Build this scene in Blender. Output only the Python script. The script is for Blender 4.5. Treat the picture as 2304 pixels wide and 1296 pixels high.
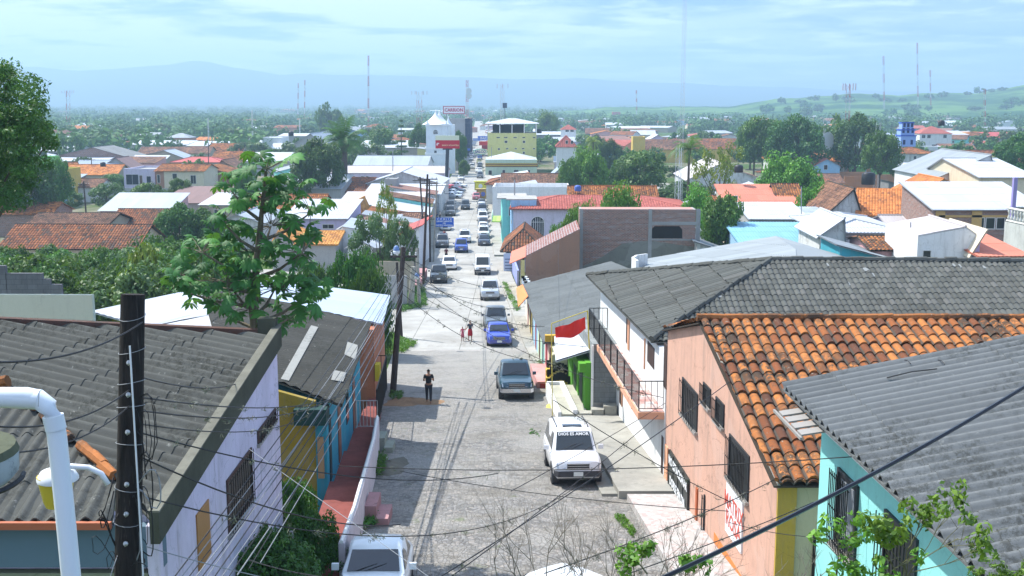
import bpy, bmesh, math, random
import numpy as np
from mathutils import Vector as V, Matrix
random.seed(7); rng = np.random.default_rng(11)
R = math.radians
SC = bpy.context.scene
for o in list(bpy.data.objects): bpy.data.objects.remove(o)
C = SC.collection

# ------------------------------------------------------------------ camera, world, sun, exposure
CZ = 22.0                       # eye height above the far plain
FPX = 2500.0                    # focal length in pixels of the 2304 wide photograph
PITCH = math.atan((648-228)/FPX)
cam_d = bpy.data.cameras.new('camera'); cam = bpy.data.objects.new('camera', cam_d); C.objects.link(cam)
cam_d.sensor_width = 36; cam_d.lens = FPX/2304*36; cam_d.clip_start = 0.1; cam_d.clip_end = 60000
cam.location = (0, 0, CZ); cam.rotation_euler = (math.pi/2-PITCH, 0, 0)
SC.camera = cam

SUN_DIR = V((-0.50, 0.33, 0.80)).normalized()      # towards the sun
sun_el = math.asin(SUN_DIR.z); sun_az = math.atan2(SUN_DIR.x, SUN_DIR.y)
sd = bpy.data.lights.new('sun', 'SUN'); sun = bpy.data.objects.new('sun', sd); C.objects.link(sun)
sd.energy = 3.4; sd.angle = R(0.53); sd.color = (1.0, 0.965, 0.91)
sun.rotation_euler = (-SUN_DIR).to_track_quat('-Z', 'Y').to_euler(); sun.location = (-60, -20, 120)

wd = bpy.data.worlds.new('World'); SC.world = wd; wd.use_nodes = True
nt = wd.node_tree; nt.nodes.clear()
def wn(t, **k):
    n = nt.nodes.new(t)
    for a, b in k.items(): setattr(n, a, b)
    return n
wo = wn('ShaderNodeOutputWorld'); bg = wn('ShaderNodeBackground'); sky = wn('ShaderNodeTexSky', sky_type='NISHITA')
sky.sun_disc = False; sky.sun_elevation = sun_el; sky.sun_rotation = sun_az; sky.altitude = 0; sky.air_density = 1.0; sky.dust_density = 0.6; sky.ozone_density = 1.6
SKY_STRENGTH = 0.15
bg.inputs['Strength'].default_value = SKY_STRENGTH
tc = wn('ShaderNodeTexCoord'); sx = wn('ShaderNodeSeparateXYZ'); nt.links.new(tc.outputs['Generated'], sx.inputs[0])
def wmath(op, a, b=None, clamp=False):
    n = wn('ShaderNodeMath', operation=op, use_clamp=clamp)
    for i, q in enumerate((a, b)):
        if q is None: continue
        if isinstance(q, (int, float)): n.inputs[i].default_value = q
        else: nt.links.new(q, n.inputs[i])
    return n.outputs[0]
# cloud sheet seen at a slant: direction divided by elevation, as a flat layer overhead
el = wmath('MAXIMUM', sx.outputs['Z'], 0.0); el2 = wmath('ADD', el, 0.07)
cx = wmath('DIVIDE', sx.outputs['X'], el2); cy = wmath('DIVIDE', sx.outputs['Y'], el2)
cb = wn('ShaderNodeCombineXYZ'); nt.links.new(cx, cb.inputs[0]); nt.links.new(cy, cb.inputs[1])
def cloud(scale, det, lo, hi, off):
    mp = wn('ShaderNodeMapping'); mp.inputs['Location'].default_value = off; mp.inputs['Scale'].default_value = (1.0, 1.0, 1)
    nt.links.new(cb.outputs[0], mp.inputs[0])
    n = wn('ShaderNodeTexNoise'); n.inputs['Scale'].default_value = scale; n.inputs['Detail'].default_value = det; n.inputs['Roughness'].default_value = 0.58; n.inputs['Distortion'].default_value = 0.35
    nt.links.new(mp.outputs[0], n.inputs['Vector'])
    r = wn('ShaderNodeMapRange'); r.interpolation_type = 'SMOOTHSTEP'; r.inputs['From Min'].default_value = lo; r.inputs['From Max'].default_value = hi
    nt.links.new(n.outputs['Fac'], r.inputs['Value']); return r.outputs[0]
c1 = cloud(0.8, 10, 0.36, 0.60, (1.2, 3.3, 0)); c2 = cloud(2.1, 10, 0.46, 0.66, (6.1, 0.7, 2))
lft = wmath('ADD', wmath('MULTIPLY', sx.outputs['X'], -1.3), 0.52, True)            # the veil is thicker to the west
cc = wmath('ADD', wmath('MULTIPLY', c1, wmath('ADD', lft, 0.18)), wmath('MULTIPLY', c2, 0.5), True)
cc = wmath('MULTIPLY', cc, 1.35, True)
hz_ = wn('ShaderNodeMapRange'); hz_.inputs['From Min'].default_value = 0.0; hz_.inputs['From Max'].default_value = 0.03; nt.links.new(sx.outputs['Z'], hz_.inputs['Value'])
cc = wmath('MULTIPLY', cc, hz_.outputs[0])
gain = wn('ShaderNodeMix', data_type='RGBA'); gain.blend_type = 'MULTIPLY'; gain.inputs[0].default_value = 1.0
nt.links.new(sky.outputs[0], gain.inputs[6]); hg = wn('ShaderNodeMapRange'); hg.inputs['From Min'].default_value = .12; hg.inputs['From Max'].default_value = .55; nt.links.new(sx.outputs['Z'], hg.inputs['Value'])
gm_ = wn('ShaderNodeMix', data_type='RGBA'); gm_.inputs[6].default_value = (.15, .235, .50, 1); gm_.inputs[7].default_value = (1.5, 1.5, 1.55, 1); nt.links.new(hg.outputs[0], gm_.inputs[0]); nt.links.new(gm_.outputs[2], gain.inputs[7])
mx = wn('ShaderNodeMix', data_type='RGBA'); mx.inputs[7].default_value = (3.1, 3.65, 4.2, 1)
nt.links.new(cc, mx.inputs[0]); nt.links.new(gain.outputs[2], mx.inputs[6])
nt.links.new(mx.outputs[2], bg.inputs['Color']); nt.links.new(bg.outputs[0], wo.inputs[0])

SC.view_settings.view_transform = 'Standard'; SC.view_settings.look = 'None'; SC.view_settings.gamma = 1
SC.view_settings.exposure = 1.22
SC.view_settings.use_curve_mapping = False
SC.render.engine = 'CYCLES'
cy_ = SC.cycles
cy_.use_denoising = True; cy_.max_bounces = 5; cy_.diffuse_bounces = 2; cy_.glossy_bounces = 2; cy_.transmission_bounces = 3
cy_.volume_bounces = 0; cy_.transparent_max_bounces = 8; cy_.use_adaptive_sampling = True; cy_.adaptive_threshold = 0.02
cy_.caustics_reflective = False; cy_.caustics_refractive = False

# ------------------------------------------------------------------ lens and ground helpers (all used only to find real positions)
CP, SP = math.cos(PITCH), math.sin(PITCH)
def ray(px, py):
    u = (px-1152)/FPX; v = (648-py)/FPX
    return V((u, CP+v*SP, -SP+v*CP))
def P(px, py, Y):
    r = ray(px, py); t = Y/r.y
    return V((r.x*t, Y, CZ+r.z*t))
GK = [(-400,-4),(0,-8),(12,-11),(20,-12.0),(29,-12.9),(38,-13.66),(54,-14.9),(75,-16.8),(102,-18.2),(117,-18.7),(146,-19.7),(165,-20.3),(334,-21.4),(600,-22.2),(1500,-24.5),(6000,-27),(40000,-30)]
_gy = np.array([k[0] for k in GK], float); _gz = np.array([k[1] for k in GK], float)
def gz(Y): return CZ+float(np.interp(Y, _gy, _gz))
def G(px, py, dz=0.0):
    r = ray(px, py); lo, hi = 5.0, 40000.0
    for _ in range(60):
        m = (lo+hi)/2
        if CZ+r.z*m/r.y > gz(m)+dz: lo = m
        else: hi = m
    return P(px, py, lo)
def YH(py, h):        # distance at which height h above ground projects to row py
    return G(1152, py, h).y
class Pl:
    def __init__(s, o, n): s.o = V(o); s.n = V(n).normalized()
    def __call__(s, px, py):
        r = ray(px, py); c = V((0, 0, CZ)); t = (s.o-c).dot(s.n)/r.dot(s.n)
        return c+r*t
def plane3(a, b, c): return Pl(a, (b-a).cross(c-a))
def vplane(X0, Y0, slope): return Pl((X0, Y0, 0), (1, -slope, 0))   # vertical plane X = X0 + slope (Y-Y0)

# ------------------------------------------------------------------ mesh builder
class MB:
    def __init__(s): s.v = []; s.f = []; s.uv = []; s.mi = []; s.anyuv = False
    def add(s, pts, faces, uvs=None, mi=0):
        b = len(s.v); s.v += [tuple(p) for p in pts]
        for k, f in enumerate(faces):
            s.f.append([b+i for i in f]); s.mi.append(mi)
            if uvs is not None: s.uv.append([uvs[i] for i in f]); s.anyuv = True
            else: s.uv.append([(0, 0)]*len(f))
    def poly(s, pts, uvs=None, mi=0): s.add(pts, [list(range(len(pts)))], uvs, mi)
    def boxo(s, o, a, b, c, mi=0):        # corner o and three edge vectors
        o = V(o); a = V(a); b = V(b); c = V(c)
        p = [o, o+a, o+a+b, o+b, o+c, o+a+c, o+a+b+c, o+b+c]
        f = [[0,3,2,1],[4,5,6,7],[0,1,5,4],[1,2,6,5],[2,3,7,6],[3,0,4,7]]
        if a.cross(b).dot(c) < 0: f = [q[::-1] for q in f]
        s.add(p, f, None, mi)
    def box(s, x0, x1, y0, y1, z0, z1, mi=0): s.boxo((x0,y0,z0), (x1-x0,0,0), (0,y1-y0,0), (0,0,z1-z0), mi)
    def prism(s, pts, d, mi=0):           # polygon pts (any orientation) extruded by vector d
        n = len(pts); pts = [V(p) for p in pts]; d = V(d)
        nn = V((0,0,0))
        for i in range(n): nn += pts[i].cross(pts[(i+1)%n])
        if nn.dot(d) > 0: pts = pts[::-1]
        q = [p+d for p in pts]
        s.add(pts+q, [list(range(n)), list(range(2*n-1, n-1, -1))]+[[i, n+i, n+(i+1)%n, (i+1)%n] for i in range(n)], None, mi)
    def slab(s, pts, th, uvs=None, mi=0): # thin sheet: top polygon with thickness below
        n = len(pts); nn = V((0,0,0)); pts = [V(p) for p in pts]
        for i in range(n): nn += pts[i].cross(pts[(i+1)%n])
        if nn.z < 0: pts = pts[::-1]; uvs = uvs[::-1] if uvs else None
        q = [p-V((0,0,th)) for p in pts]
        uu = (list(uvs)+list(uvs)) if uvs else None
        s.add(pts+q, [list(range(n)), list(range(2*n-1, n-1, -1))]+[[i, n+i, n+(i+1)%n, (i+1)%n] for i in range(n)], uu, mi)
    def tube(s, path, rad, n=6, mi=0, cap=True):
        path = [V(p) for p in path]; m = len(path)
        rad = rad if hasattr(rad, '__len__') else [rad]*m
        pts = []; up = V((0, 0, 1))
        for i, p in enumerate(path):
            t = (path[min(i+1, m-1)]-path[max(i-1, 0)])
            t = t.normalized() if t.length > 1e-9 else V((0,0,1))
            a = t.cross(up) if abs(t.z) < .95 else t.cross(V((0,1,0)))
            a.normalize(); b = t.cross(a)
            for k in range(n):
                w = 2*math.pi*k/n; pts.append(p+(a*math.cos(w)+b*math.sin(w))*rad[i])
        f = [[i*n+k, i*n+(k+1)%n, (i+1)*n+(k+1)%n, (i+1)*n+k] for i in range(m-1) for k in range(n)]
        if cap: f += [list(range(n))[::-1], [(m-1)*n+k for k in range(n)]]
        s.add(pts, f, None, mi)
    def lathe(s, o, prof, n=12, mi=0, axis=(0,0,1)):     # prof: (r, h)
        ax = V(axis).normalized(); s.tube([V(o)+ax*h for r, h in prof], [max(r, .001) for r, h in prof], n, mi)
    def build(s, name, mat, parent=None, smooth=False, sharp=None):
        off = V(ORG.get(parent.name, (0,0,0))) if parent is not None else V((0,0,0))
        me = bpy.data.meshes.new(name)
        vs = np.array(s.v, dtype=np.float64).reshape(-1, 3)-np.array(off)
        me.from_pydata(vs.tolist(), [], s.f)
        mats = mat if isinstance(mat, (list, tuple)) else [mat]
        for m in mats: me.materials.append(m)
        if len(mats) > 1: me.polygons.foreach_set('material_index', s.mi)
        if s.anyuv:
            uvl = me.uv_layers.new(name='UVMap'); flat = [c for u in s.uv for q in u for c in q]
            uvl.data.foreach_set('uv', flat)
        if smooth: me.polygons.foreach_set('use_smooth', [True]*len(me.polygons))
        me.update()
        if sharp: me.set_sharp_from_angle(angle=R(sharp))
        ob = bpy.data.objects.new(name, me); C.objects.link(ob)
        if parent is not None: ob.parent = parent; ORG[ob.name] = tuple(off)
        return ob
ORG = {}
def tag(o, label=None, cat=None, group=None, kind=None):
    if label: o['label'] = label
    if cat: o['category'] = cat
    if group: o['group'] = group
    if kind: o['kind'] = kind
    return o
def thing(name, label, cat, loc=(0,0,0), group=None, rz=0):
    o = bpy.data.objects.new(name, None); C.objects.link(o); o.location = loc; o.rotation_euler = (0,0,rz); o.empty_display_size = .3
    ORG[o.name] = tuple(loc) if rz == 0 else (0,0,0)
    return tag(o, label, cat, group)
def one(mb, name, mat, label, cat, group=None, smooth=False, sharp=None):
    """a thing that is a single mesh, its origin at its own foot"""
    a = np.array(mb.v); lo = a.min(0); hi = a.max(0); off = ((lo[0]+hi[0])/2, (lo[1]+hi[1])/2, lo[2])
    mb.v = (a-np.array(off)).tolist(); o = mb.build(name, mat, None, smooth, sharp); o.location = off; ORG[o.name] = off
    return tag(o, label, cat, group)
_kids = {}
def copy_tree(o, parent=None):
    c = o.copy(); C.objects.link(c)
    if parent is not None: c.parent = parent
    for ch in list(o.children): copy_tree(ch, c)
    return c

# ------------------------------------------------------------------ materials
_M = {}
class NT:
    def __init__(s, name):
        s.m = bpy.data.materials.new(name); s.m.use_nodes = True; s.t = s.m.node_tree; s.b = s.t.nodes['Principled BSDF']; s.o = s.t.nodes['Material Output']
    def n(s, t, **k):
        q = s.t.nodes.new(t)
        for a, b in k.items(): setattr(q, a, b)
        return q
    def L(s, a, b): s.t.links.new(a, b)
    def pos(s): return s.n('ShaderNodeNewGeometry').outputs['Position']
    def obj(s): return s.n('ShaderNodeTexCoord').outputs['Object']
    def uv(s): return s.n('ShaderNodeTexCoord').outputs['UV']
    def map(s, src, sc=(1,1,1), loc=(0,0,0)):
        q = s.n('ShaderNodeMapping'); q.inputs['Scale'].default_value = sc; q.inputs['Location'].default_value = loc; s.L(src, q.inputs[0]); return q.outputs[0]
    def noise(s, src, sc, det=4, ro=.6, dist=0):
        q = s.n('ShaderNodeTexNoise'); q.inputs['Scale'].default_value = sc; q.inputs['Detail'].default_value = det; q.inputs['Roughness'].default_value = ro; q.inputs['Distortion'].default_value = dist
        s.L(src, q.inputs['Vector']); return q.outputs['Fac']
    def rng(s, src, a, b, c=0., d=1., sm=False):
        q = s.n('ShaderNodeMapRange'); q.interpolation_type = 'SMOOTHSTEP' if sm else 'LINEAR'
        for i, x in zip(('From Min','From Max','To Min','To Max'), (a,b,c,d)): q.inputs[i].default_value = x
        s.L(src, q.inputs['Value']); return q.outputs[0]
    def math(s, op, a, b=None):
        q = s.n('ShaderNodeMath', operation=op)
        for i, x in enumerate((a, b)):
            if x is None: continue
            if isinstance(x, (int, float)): q.inputs[i].default_value = x
            else: s.L(x, q.inputs[i])
        return q.outputs[0]
    def mix(s, f, a, b, blend='MIX'):
        q = s.n('ShaderNodeMix', data_type='RGBA'); q.blend_type = blend
        for i, x in ((0, f), (6, a), (7, b)):
            if isinstance(x, (int, float)): q.inputs[i].default_value = x
            elif isinstance(x, tuple): q.inputs[i].default_value = (x[0], x[1], x[2], 1)
            else: s.L(x, q.inputs[i])
        return q.outputs[2]
    def ramp(s, src, stops, const=False):
        q = s.n('ShaderNodeValToRGB'); e = q.color_ramp.elements
        if const: q.color_ramp.interpolation = 'CONSTANT'
        while len(e) < len(stops): e.new(.5)
        for i, (p, c) in enumerate(stops): e[i].position = p; e[i].color = (c[0], c[1], c[2], 1)
        s.L(src, q.inputs[0]); return q.outputs[0]
    def bump(s, h, st=.3, d=.05):
        q = s.n('ShaderNodeBump'); q.inputs['Strength'].default_value = st; q.inputs['Distance'].default_value = d; s.L(h, q.inputs['Height']); s.L(q.outputs[0], s.b.inputs['Normal']); return q
    def fin(s, col=None, rough=.8, metal=0., spec=.3):
        if col is not None:
            if isinstance(col, tuple): s.b.inputs['Base Color'].default_value = (col[0], col[1], col[2], 1)
            else: s.L(col, s.b.inputs['Base Color'])
        if isinstance(rough, (int, float)): s.b.inputs['Roughness'].default_value = rough
        else: s.L(rough, s.b.inputs['Roughness'])
        s.b.inputs['Metallic'].default_value = metal; s.b.inputs['Specular IOR Level'].default_value = spec
        return s.m
def cached(f):
    def g(*a):
        k = (f.__name__,)+a
        if k not in _M: _M[k] = f(*a)
        return _M[k]
    return g
def mul(c, k): return tuple(min(1, x*k) for x in c)
@cached
def plain(name, col, rough=.6, metal=0., spec=.3): return NT(name).fin(col, rough, metal, spec)
@cached
def plaster(col, dirt=.35):
    n = NT('painted_plaster'); p = n.pos()
    a = n.rng(n.noise(p, .7, 6, .65), .42, .72, 0, 1, True)
    st = n.rng(n.noise(n.map(p, (2.2, 2.2, .22)), 1.4, 5, .7), .48, .75, 0, 1, True)
    g = n.mix(n.math('MULTIPLY', a, dirt), col, tuple(x*.55+.05 for x in col))
    g = n.mix(n.math('MULTIPLY', st, dirt*1.1), g, (.17, .155, .13)); fine = n.rng(n.noise(p, 3.1, 8, .8), .58, .66, 0, dirt, True); g = n.mix(fine, g, mul(col, .45))
    g = n.mix(n.rng(n.noise(p, 9, 3), .3, .7, 0, .12), g, mul(col, .7)); pt = n.rng(n.noise(p, .55, 3, .4), .565, .575, 0, dirt*.8); g = n.mix(pt, g, tuple(x*.75+.12 for x in col))
    cr = n.n('ShaderNodeTexVoronoi'); cr.feature = 'DISTANCE_TO_EDGE'; cr.inputs['Scale'].default_value = .55; wv = n.n('ShaderNodeVectorMath', operation='ADD'); n.L(p, wv.inputs[0]); cn = n.n('ShaderNodeTexNoise'); cn.inputs['Scale'].default_value = 1.6; cn.inputs['Detail'].default_value = 6; n.L(p, cn.inputs['Vector']); n.L(cn.outputs['Color'], wv.inputs[1]); n.L(wv.outputs[0], cr.inputs['Vector']); g = n.mix(n.rng(cr.outputs['Distance'], 0, .010, dirt, 0), g, mul(col, .3))
    n.bump(n.noise(p, 14, 4), .25, .02); return n.fin(g, .9, 0, .15)
@cached
def clay(c1, c2, c3, dirt=.5, bumpy=True):
    n = NT('clay_tile'); uv = n.uv()
    fl = n.n('ShaderNodeVectorMath', operation='FLOOR'); n.L(uv, fl.inputs[0])
    wn_ = n.n('ShaderNodeTexWhiteNoise'); wn_.noise_dimensions = '2D'; n.L(fl.outputs[0], wn_.inputs['Vector'])
    col = n.ramp(wn_.outputs['Value'], [(0, c3), (.22, c2), (.5, c1), (.78, mul(c1, 1.25)), (1, c2)])
    ps = n.pos()
    sq = n.n('ShaderNodeSeparateXYZ'); n.L(uv, sq.inputs[0]); fv = n.math('FRACT', sq.outputs[1])
    d = n.rng(n.math('ADD', n.noise(n.map(ps, (1, 1, 1)), 6.5, 6, .75), n.math('MULTIPLY', n.math('SUBTRACT', wn_.outputs['Value'], .5), .22)), .45, .56, 0, 1, True)
    big = n.rng(n.noise(ps, .35, 4, .6), .4, .68, .15, 1, True)
    f = n.math('MULTIPLY', n.math('MULTIPLY', d, big), dirt*1.5); f = n.math('MINIMUM', f, .92)
    col = n.mix(f, col, (.045, .038, .03))
    lich = n.rng(n.noise(ps, 13, 3, .6), .63, .7, 0, dirt*.8, True); col = n.mix(lich, col, (.30, .29, .24))
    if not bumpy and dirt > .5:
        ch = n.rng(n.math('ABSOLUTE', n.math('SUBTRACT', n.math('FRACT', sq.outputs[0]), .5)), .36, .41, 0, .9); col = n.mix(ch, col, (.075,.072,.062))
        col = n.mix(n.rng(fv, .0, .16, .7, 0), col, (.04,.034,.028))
    if bumpy:
        sp = n.n('ShaderNodeSeparateXYZ'); n.L(uv, sp.inputs[0])
        h = n.math('ABSOLUTE', n.math('SINE', n.math('MULTIPLY', sp.outputs[0], math.pi)))
        fr = n.math('FRACT', sp.outputs[1]); hh = n.math('ADD', h, n.math('MULTIPLY', fr, -.5)); n.bump(hh, .9, .12)
    else: n.bump(n.noise(ps, 30, 4), .3, .01)
    return n.fin(col, .9, 0, .12)
@cached
def sheet(col, dirt=.3, metal=0., rough=.8, bumpy=True, moss=0.):
    n = NT('corrugated_sheet'); uv = n.uv(); ps = n.pos()
    pan = n.n('ShaderNodeVectorMath', operation='FLOOR'); n.L(n.map(uv, (.25, .28 if bumpy else 1, 1)), pan.inputs[0])
    w = n.n('ShaderNodeTexWhiteNoise'); w.noise_dimensions = '2D'; n.L(pan.outputs[0], w.inputs['Vector'])
    g = n.mix(n.math('MULTIPLY', w.outputs['Value'], (.22 if bumpy else .42)+dirt*.3), col, mul(col, .62))
    st = n.rng(n.noise(n.map(uv, (2.5, .12, 1)), 1.0, 6, .7), .42, .7, 0, dirt, True)
    g = n.mix(st, g, tuple(x*.35+.02 for x in col))
    if moss:
        m = n.math('MULTIPLY', n.rng(n.noise(n.map(ps, (1,1,1)), 6, 8, .85), .45, .58, 0, 1, True), n.rng(n.noise(ps, .5, 5, .65), .40, .60, .12, 1, True))
        g = n.mix(n.math('MULTIPLY', m, moss), g, (.035, .036, .03))
        li = n.rng(n.noise(ps, 5, 8, .8), .60, .68, 0, moss*.5, True); g = n.mix(li, g, (.42, .42, .38))
    if dirt > .2 and metal > 0:
        ru = n.rng(n.noise(ps, 1.1, 6, .7), .62, .75, 0, .6, True); g = n.mix(ru, g, (.22, .1, .05))
    if bumpy:
        sp = n.n('ShaderNodeSeparateXYZ'); n.L(uv, sp.inputs[0])
        h = n.math('SINE', n.math('MULTIPLY', sp.outputs[0], 2*math.pi)); n.bump(h, .22, .03)
    else: n.bump(n.noise(ps, 40, 3), .35, .008)
    return n.fin(g, rough, metal, .25)
@cached
def brick(col, mort=(.33,.32,.30), mask=0.):
    n = NT('brickwork'); ps = n.pos(); sp = n.n('ShaderNodeSeparateXYZ'); n.L(ps, sp.inputs[0])
    cb_ = n.n('ShaderNodeCombineXYZ'); n.L(n.math('ADD', sp.outputs[0], sp.outputs[1]), cb_.inputs[0]); n.L(sp.outputs[2], cb_.inputs[1])
    b = n.n('ShaderNodeTexBrick'); n.L(cb_.outputs[0], b.inputs['Vector']); b.inputs['Scale'].default_value = 1
    b.inputs['Brick Width'].default_value = .30; b.inputs['Row Height'].default_value = .12; b.inputs['Mortar Size'].default_value = .018
    b.inputs['Color1'].default_value = (*col, 1); b.inputs['Color2'].default_value = (*mul(col, .55), 1); b.inputs['Mortar'].default_value = (*mort, 1)
    g = b.outputs['Color']
    sm = n.rng(n.noise(n.map(ps, (.6, .6, 3.5)), 1.6, 6, .75), .5, .66, 0, .6, True); g = n.mix(sm, g, (.32, .31, .32))
    if mask:
        mk = n.rng(n.math('ADD', n.noise(ps, .33, 5, .6), n.math('MULTIPLY', sp.outputs[2], -.06)), mask-.03, mask+.03, 0, 1, True)
        pl = n.mix(n.rng(n.noise(ps, 1.2, 6), .35, .7), (.17, .17, .13), (.30, .24, .24)); g = n.mix(mk, g, pl)
    n.bump(b.outputs['Fac'], -.4, .02); return n.fin(g, .92, 0, .15)
@cached
def blockwall(col=(.32,.32,.30)):
    n = NT('concrete_block'); ps = n.pos(); sp = n.n('ShaderNodeSeparateXYZ'); n.L(ps, sp.inputs[0])
    cb_ = n.n('ShaderNodeCombineXYZ'); n.L(n.math('ADD', sp.outputs[0], sp.outputs[1]), cb_.inputs[0]); n.L(sp.outputs[2], cb_.inputs[1])
    b = n.n('ShaderNodeTexBrick'); n.L(cb_.outputs[0], b.inputs['Vector']); b.inputs['Scale'].default_value = 1
    b.inputs['Brick Width'].default_value = .5; b.inputs['Row Height'].default_value = .24; b.inputs['Mortar Size'].default_value = .012
    b.inputs['Color1'].default_value = (*col, 1); b.inputs['Color2'].default_value = (*mul(col, .85), 1); b.inputs['Mortar'].default_value = (*mul(col, .65), 1)
    g = n.mix(n.rng(n.noise(n.map(ps, (1,1,.4)), 1.1, 6, .7), .45, .7, 0, .6, True), b.outputs['Color'], mul(col, .5))
    n.bump(n.noise(ps, 30, 3), .3, .02); return n.fin(g, .95, 0, .1)
@cached
def concrete(col=(.42,.41,.38), sc=1.):
    n = NT('concrete'); ps = n.pos(); g = n.mix(n.rng(n.noise(ps, .45*sc, 7, .7), .35, .7), col, mul(col, .62))
    g = n.mix(n.rng(n.noise(ps, 3.2*sc, 6, .7), .55, .72, 0, .5, True), g, mul(col, .4)); n.bump(n.noise(ps, 22, 4), .3, .02); return n.fin(g, .92, 0, .15)
@cached
def wood(col=(.10,.08,.065)):
    n = NT('weathered_wood'); o = n.obj(); g = n.mix(n.rng(n.noise(n.map(o, (9, 9, .5)), 1.6, 6, .7), .35, .7), col, mul(col, .35)); n.bump(n.noise(n.map(o, (30, 30, 1)), 1, 4), .5, .02); return n.fin(g, .85, 0, .2)
@cached
def glassy(col=(.025,.03,.035)):
    return NT('dark_glass').fin(col, .08, 0, .6)
@cached
def carpaint(col):
    n = NT('car_paint'); o = n.obj(); sp = n.n('ShaderNodeSeparateXYZ'); n.L(o, sp.inputs[0])
    low = n.rng(sp.outputs[2], .25, .8, .55, 0); d = n.math('MULTIPLY', low, n.rng(n.noise(o, 3, 5), .3, .7, .3, 1))
    g = n.mix(d, col, (.22, .18, .14)); n.b.inputs['Coat Weight'].default_value = .6; n.b.inputs['Coat Roughness'].default_value = .08
    return n.fin(g, .38, .15 if max(col) < .6 else 0, .5)
@cached
def leafmat(c1, c2, c3, trans=.25, rough=.55):
    n = NT('foliage'); at = n.n('ShaderNodeAttribute'); at.attribute_name = 'tone'
    oi = n.n('ShaderNodeObjectInfo'); g = n.ramp(at.outputs['Fac'], [(0, c1), (.55, c2), (1, c3)])
    hs = n.n('ShaderNodeHueSaturation'); n.L(n.rng(oi.outputs['Random'], 0, 1, .475, .515), hs.inputs['Hue']); n.L(n.rng(oi.outputs['Random'], 0, 1, .75, 1.2), hs.inputs['Value']); n.L(g, hs.inputs['Color'])
    n.fin(hs.outputs[0], rough, 0, .35)
    tr = n.n('ShaderNodeBsdfTranslucent'); hs2 = n.mix(.5, hs.outputs[0], (.16, .3, .02)); n.L(hs2, tr.inputs['Color'])
    ms = n.n('ShaderNodeMixShader'); ms.inputs[0].default_value = trans; n.L(n.b.outputs[0], ms.inputs[1]); n.L(tr.outputs[0], ms.inputs[2]); n.L(ms.outputs[0], n.o.inputs[0])
    return n.m
BLACK = plain('black_iron', (.012,.012,.014), .45, .3)
WHITE = plain('white_paint', (.8,.8,.78), .5)
# ------------------------------------------------------------------ roofs
def clip_iv(poly2, b):
    xs = []
    n = len(poly2)
    for i in range(n):
        (a0, b0), (a1, b1) = poly2[i], poly2[(i+1)%n]
        if (b0-b)*(b1-b) <= 0 and abs(b1-b0) > 1e-9: xs.append(a0+(a1-a0)*(b-b0)/(b1-b0))
    return (min(xs), max(xs)) if len(xs) >= 2 else None
def ribbed(mb, poly, rib, pitch=.3, amp=.03, kind='sine', row=1.2, step=.012, seg=6, jit=0., uvrow=None):
    """a convex roof plane laid with real corrugated sheets or barrel tiles; rib points down the slope"""
    poly = [V(p) for p in poly]; n = V((0,0,0))
    for i in range(len(poly)): n += poly[i].cross(poly[(i+1)%len(poly)])
    n.normalize()
    if n.z < 0: n = -n
    r = V(rib); r = (r-n*r.dot(n)).normalized(); t = n.cross(r); o = poly[0]
    p2 = [((p-o).dot(r), (p-o).dot(t)) for p in poly]
    bs0, bs1 = min(b for a, b in p2), max(b for a, b in p2); amin = min(a for a, b in p2); amax = max(a for a, b in p2)
    nb = max(2, int(round((bs1-bs0)/(pitch/seg)))); bl = [bs0+1e-4+(bs1-bs0-2e-4)*i/nb for i in range(nb+1)]
    prof = {}
    def hgt(b, ph):
        x = (b/pitch+ph)%1.0
        if kind == 'sine': return amp*math.cos(2*math.pi*x)
        if kind == 'trap': return amp*(1 if x < .3 else -1 if .42 < x < .88 else (1-2*(x-.3)/.12 if x < .43 else -1+2*(x-.88)/.12))
        return amp*(1.6*math.sqrt(max(0, 1-(2*abs(x-.5)/.78)**2)) if abs(x-.5) < .39 else -.35)
    ivs = [clip_iv(p2, b) for b in bl]
    nr = int(math.ceil((amax-amin)/row)); rs = random.Random(len(poly)*7+int(abs(o.x)*10))
    for k in range(nr):
        u0, u1 = amin+k*row, amin+(k+1)*row
        cj = {}
        idx = []; pts = []; uvs = []
        for i, b in enumerate(bl):
            iv = ivs[i]
            if iv is None: idx.append(None); continue
            a0, a1 = max(iv[0], u0), min(iv[1]+(0 if k < nr-1 else .0), u1)
            if a1-a0 < .004: idx.append(None); continue
            col = math.floor(b/pitch)
            if col not in cj: cj[col] = (rs.uniform(-1, 1)*jit, rs.uniform(-1, 1)*jit*2.2)
            jz, ja = cj[col]; h = hgt(b, 0)
            f0 = (a0-u0)/row; f1 = (a1-u0)/row
            q0 = o+r*a0+t*b+n*(h+step*f0+jz*.5); q1 = o+r*(a1+ja*(a1 >= u1-1e-6))+t*b+n*(h+step*f1+jz)
            q2 = q1-n*(step*1.0+.012)
            idx.append(len(pts)); pts += [q0, q1, q2]
            uu = b/pitch; vr = row if uvrow is None else uvrow
            uvs += [(uu, k+.05+.9*f0), (uu, k+.05+.9*f1), (uu, k+.95)]
        fs = []
        for i in range(nb):
            if idx[i] is None or idx[i+1] is None: continue
            a, c = idx[i], idx[i+1]
            fs += [[a, a+1, c+1, c], [a+1, a+2, c+2, c+1]]
        if fs: mb.add(pts, fs, uvs)
    mb.slab([p-n*(amp*1.1+.02) for p in poly], .04, [(0, 0)]*len(poly))
def flatroof(mb, poly, rib, pitch=.3, row=.45, th=.07):
    poly = [V(p) for p in poly]; n = V((0,0,0))
    for i in range(len(poly)): n += poly[i].cross(poly[(i+1)%len(poly)])
    n.normalize()
    if n.z < 0: n = -n
    r = V(rib); r = (r-n*r.dot(n)).normalized(); t = n.cross(r); o = poly[0]
    mb.slab(poly, th, [((p-o).dot(t)/pitch, (p-o).dot(r)/row) for p in poly])

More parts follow.
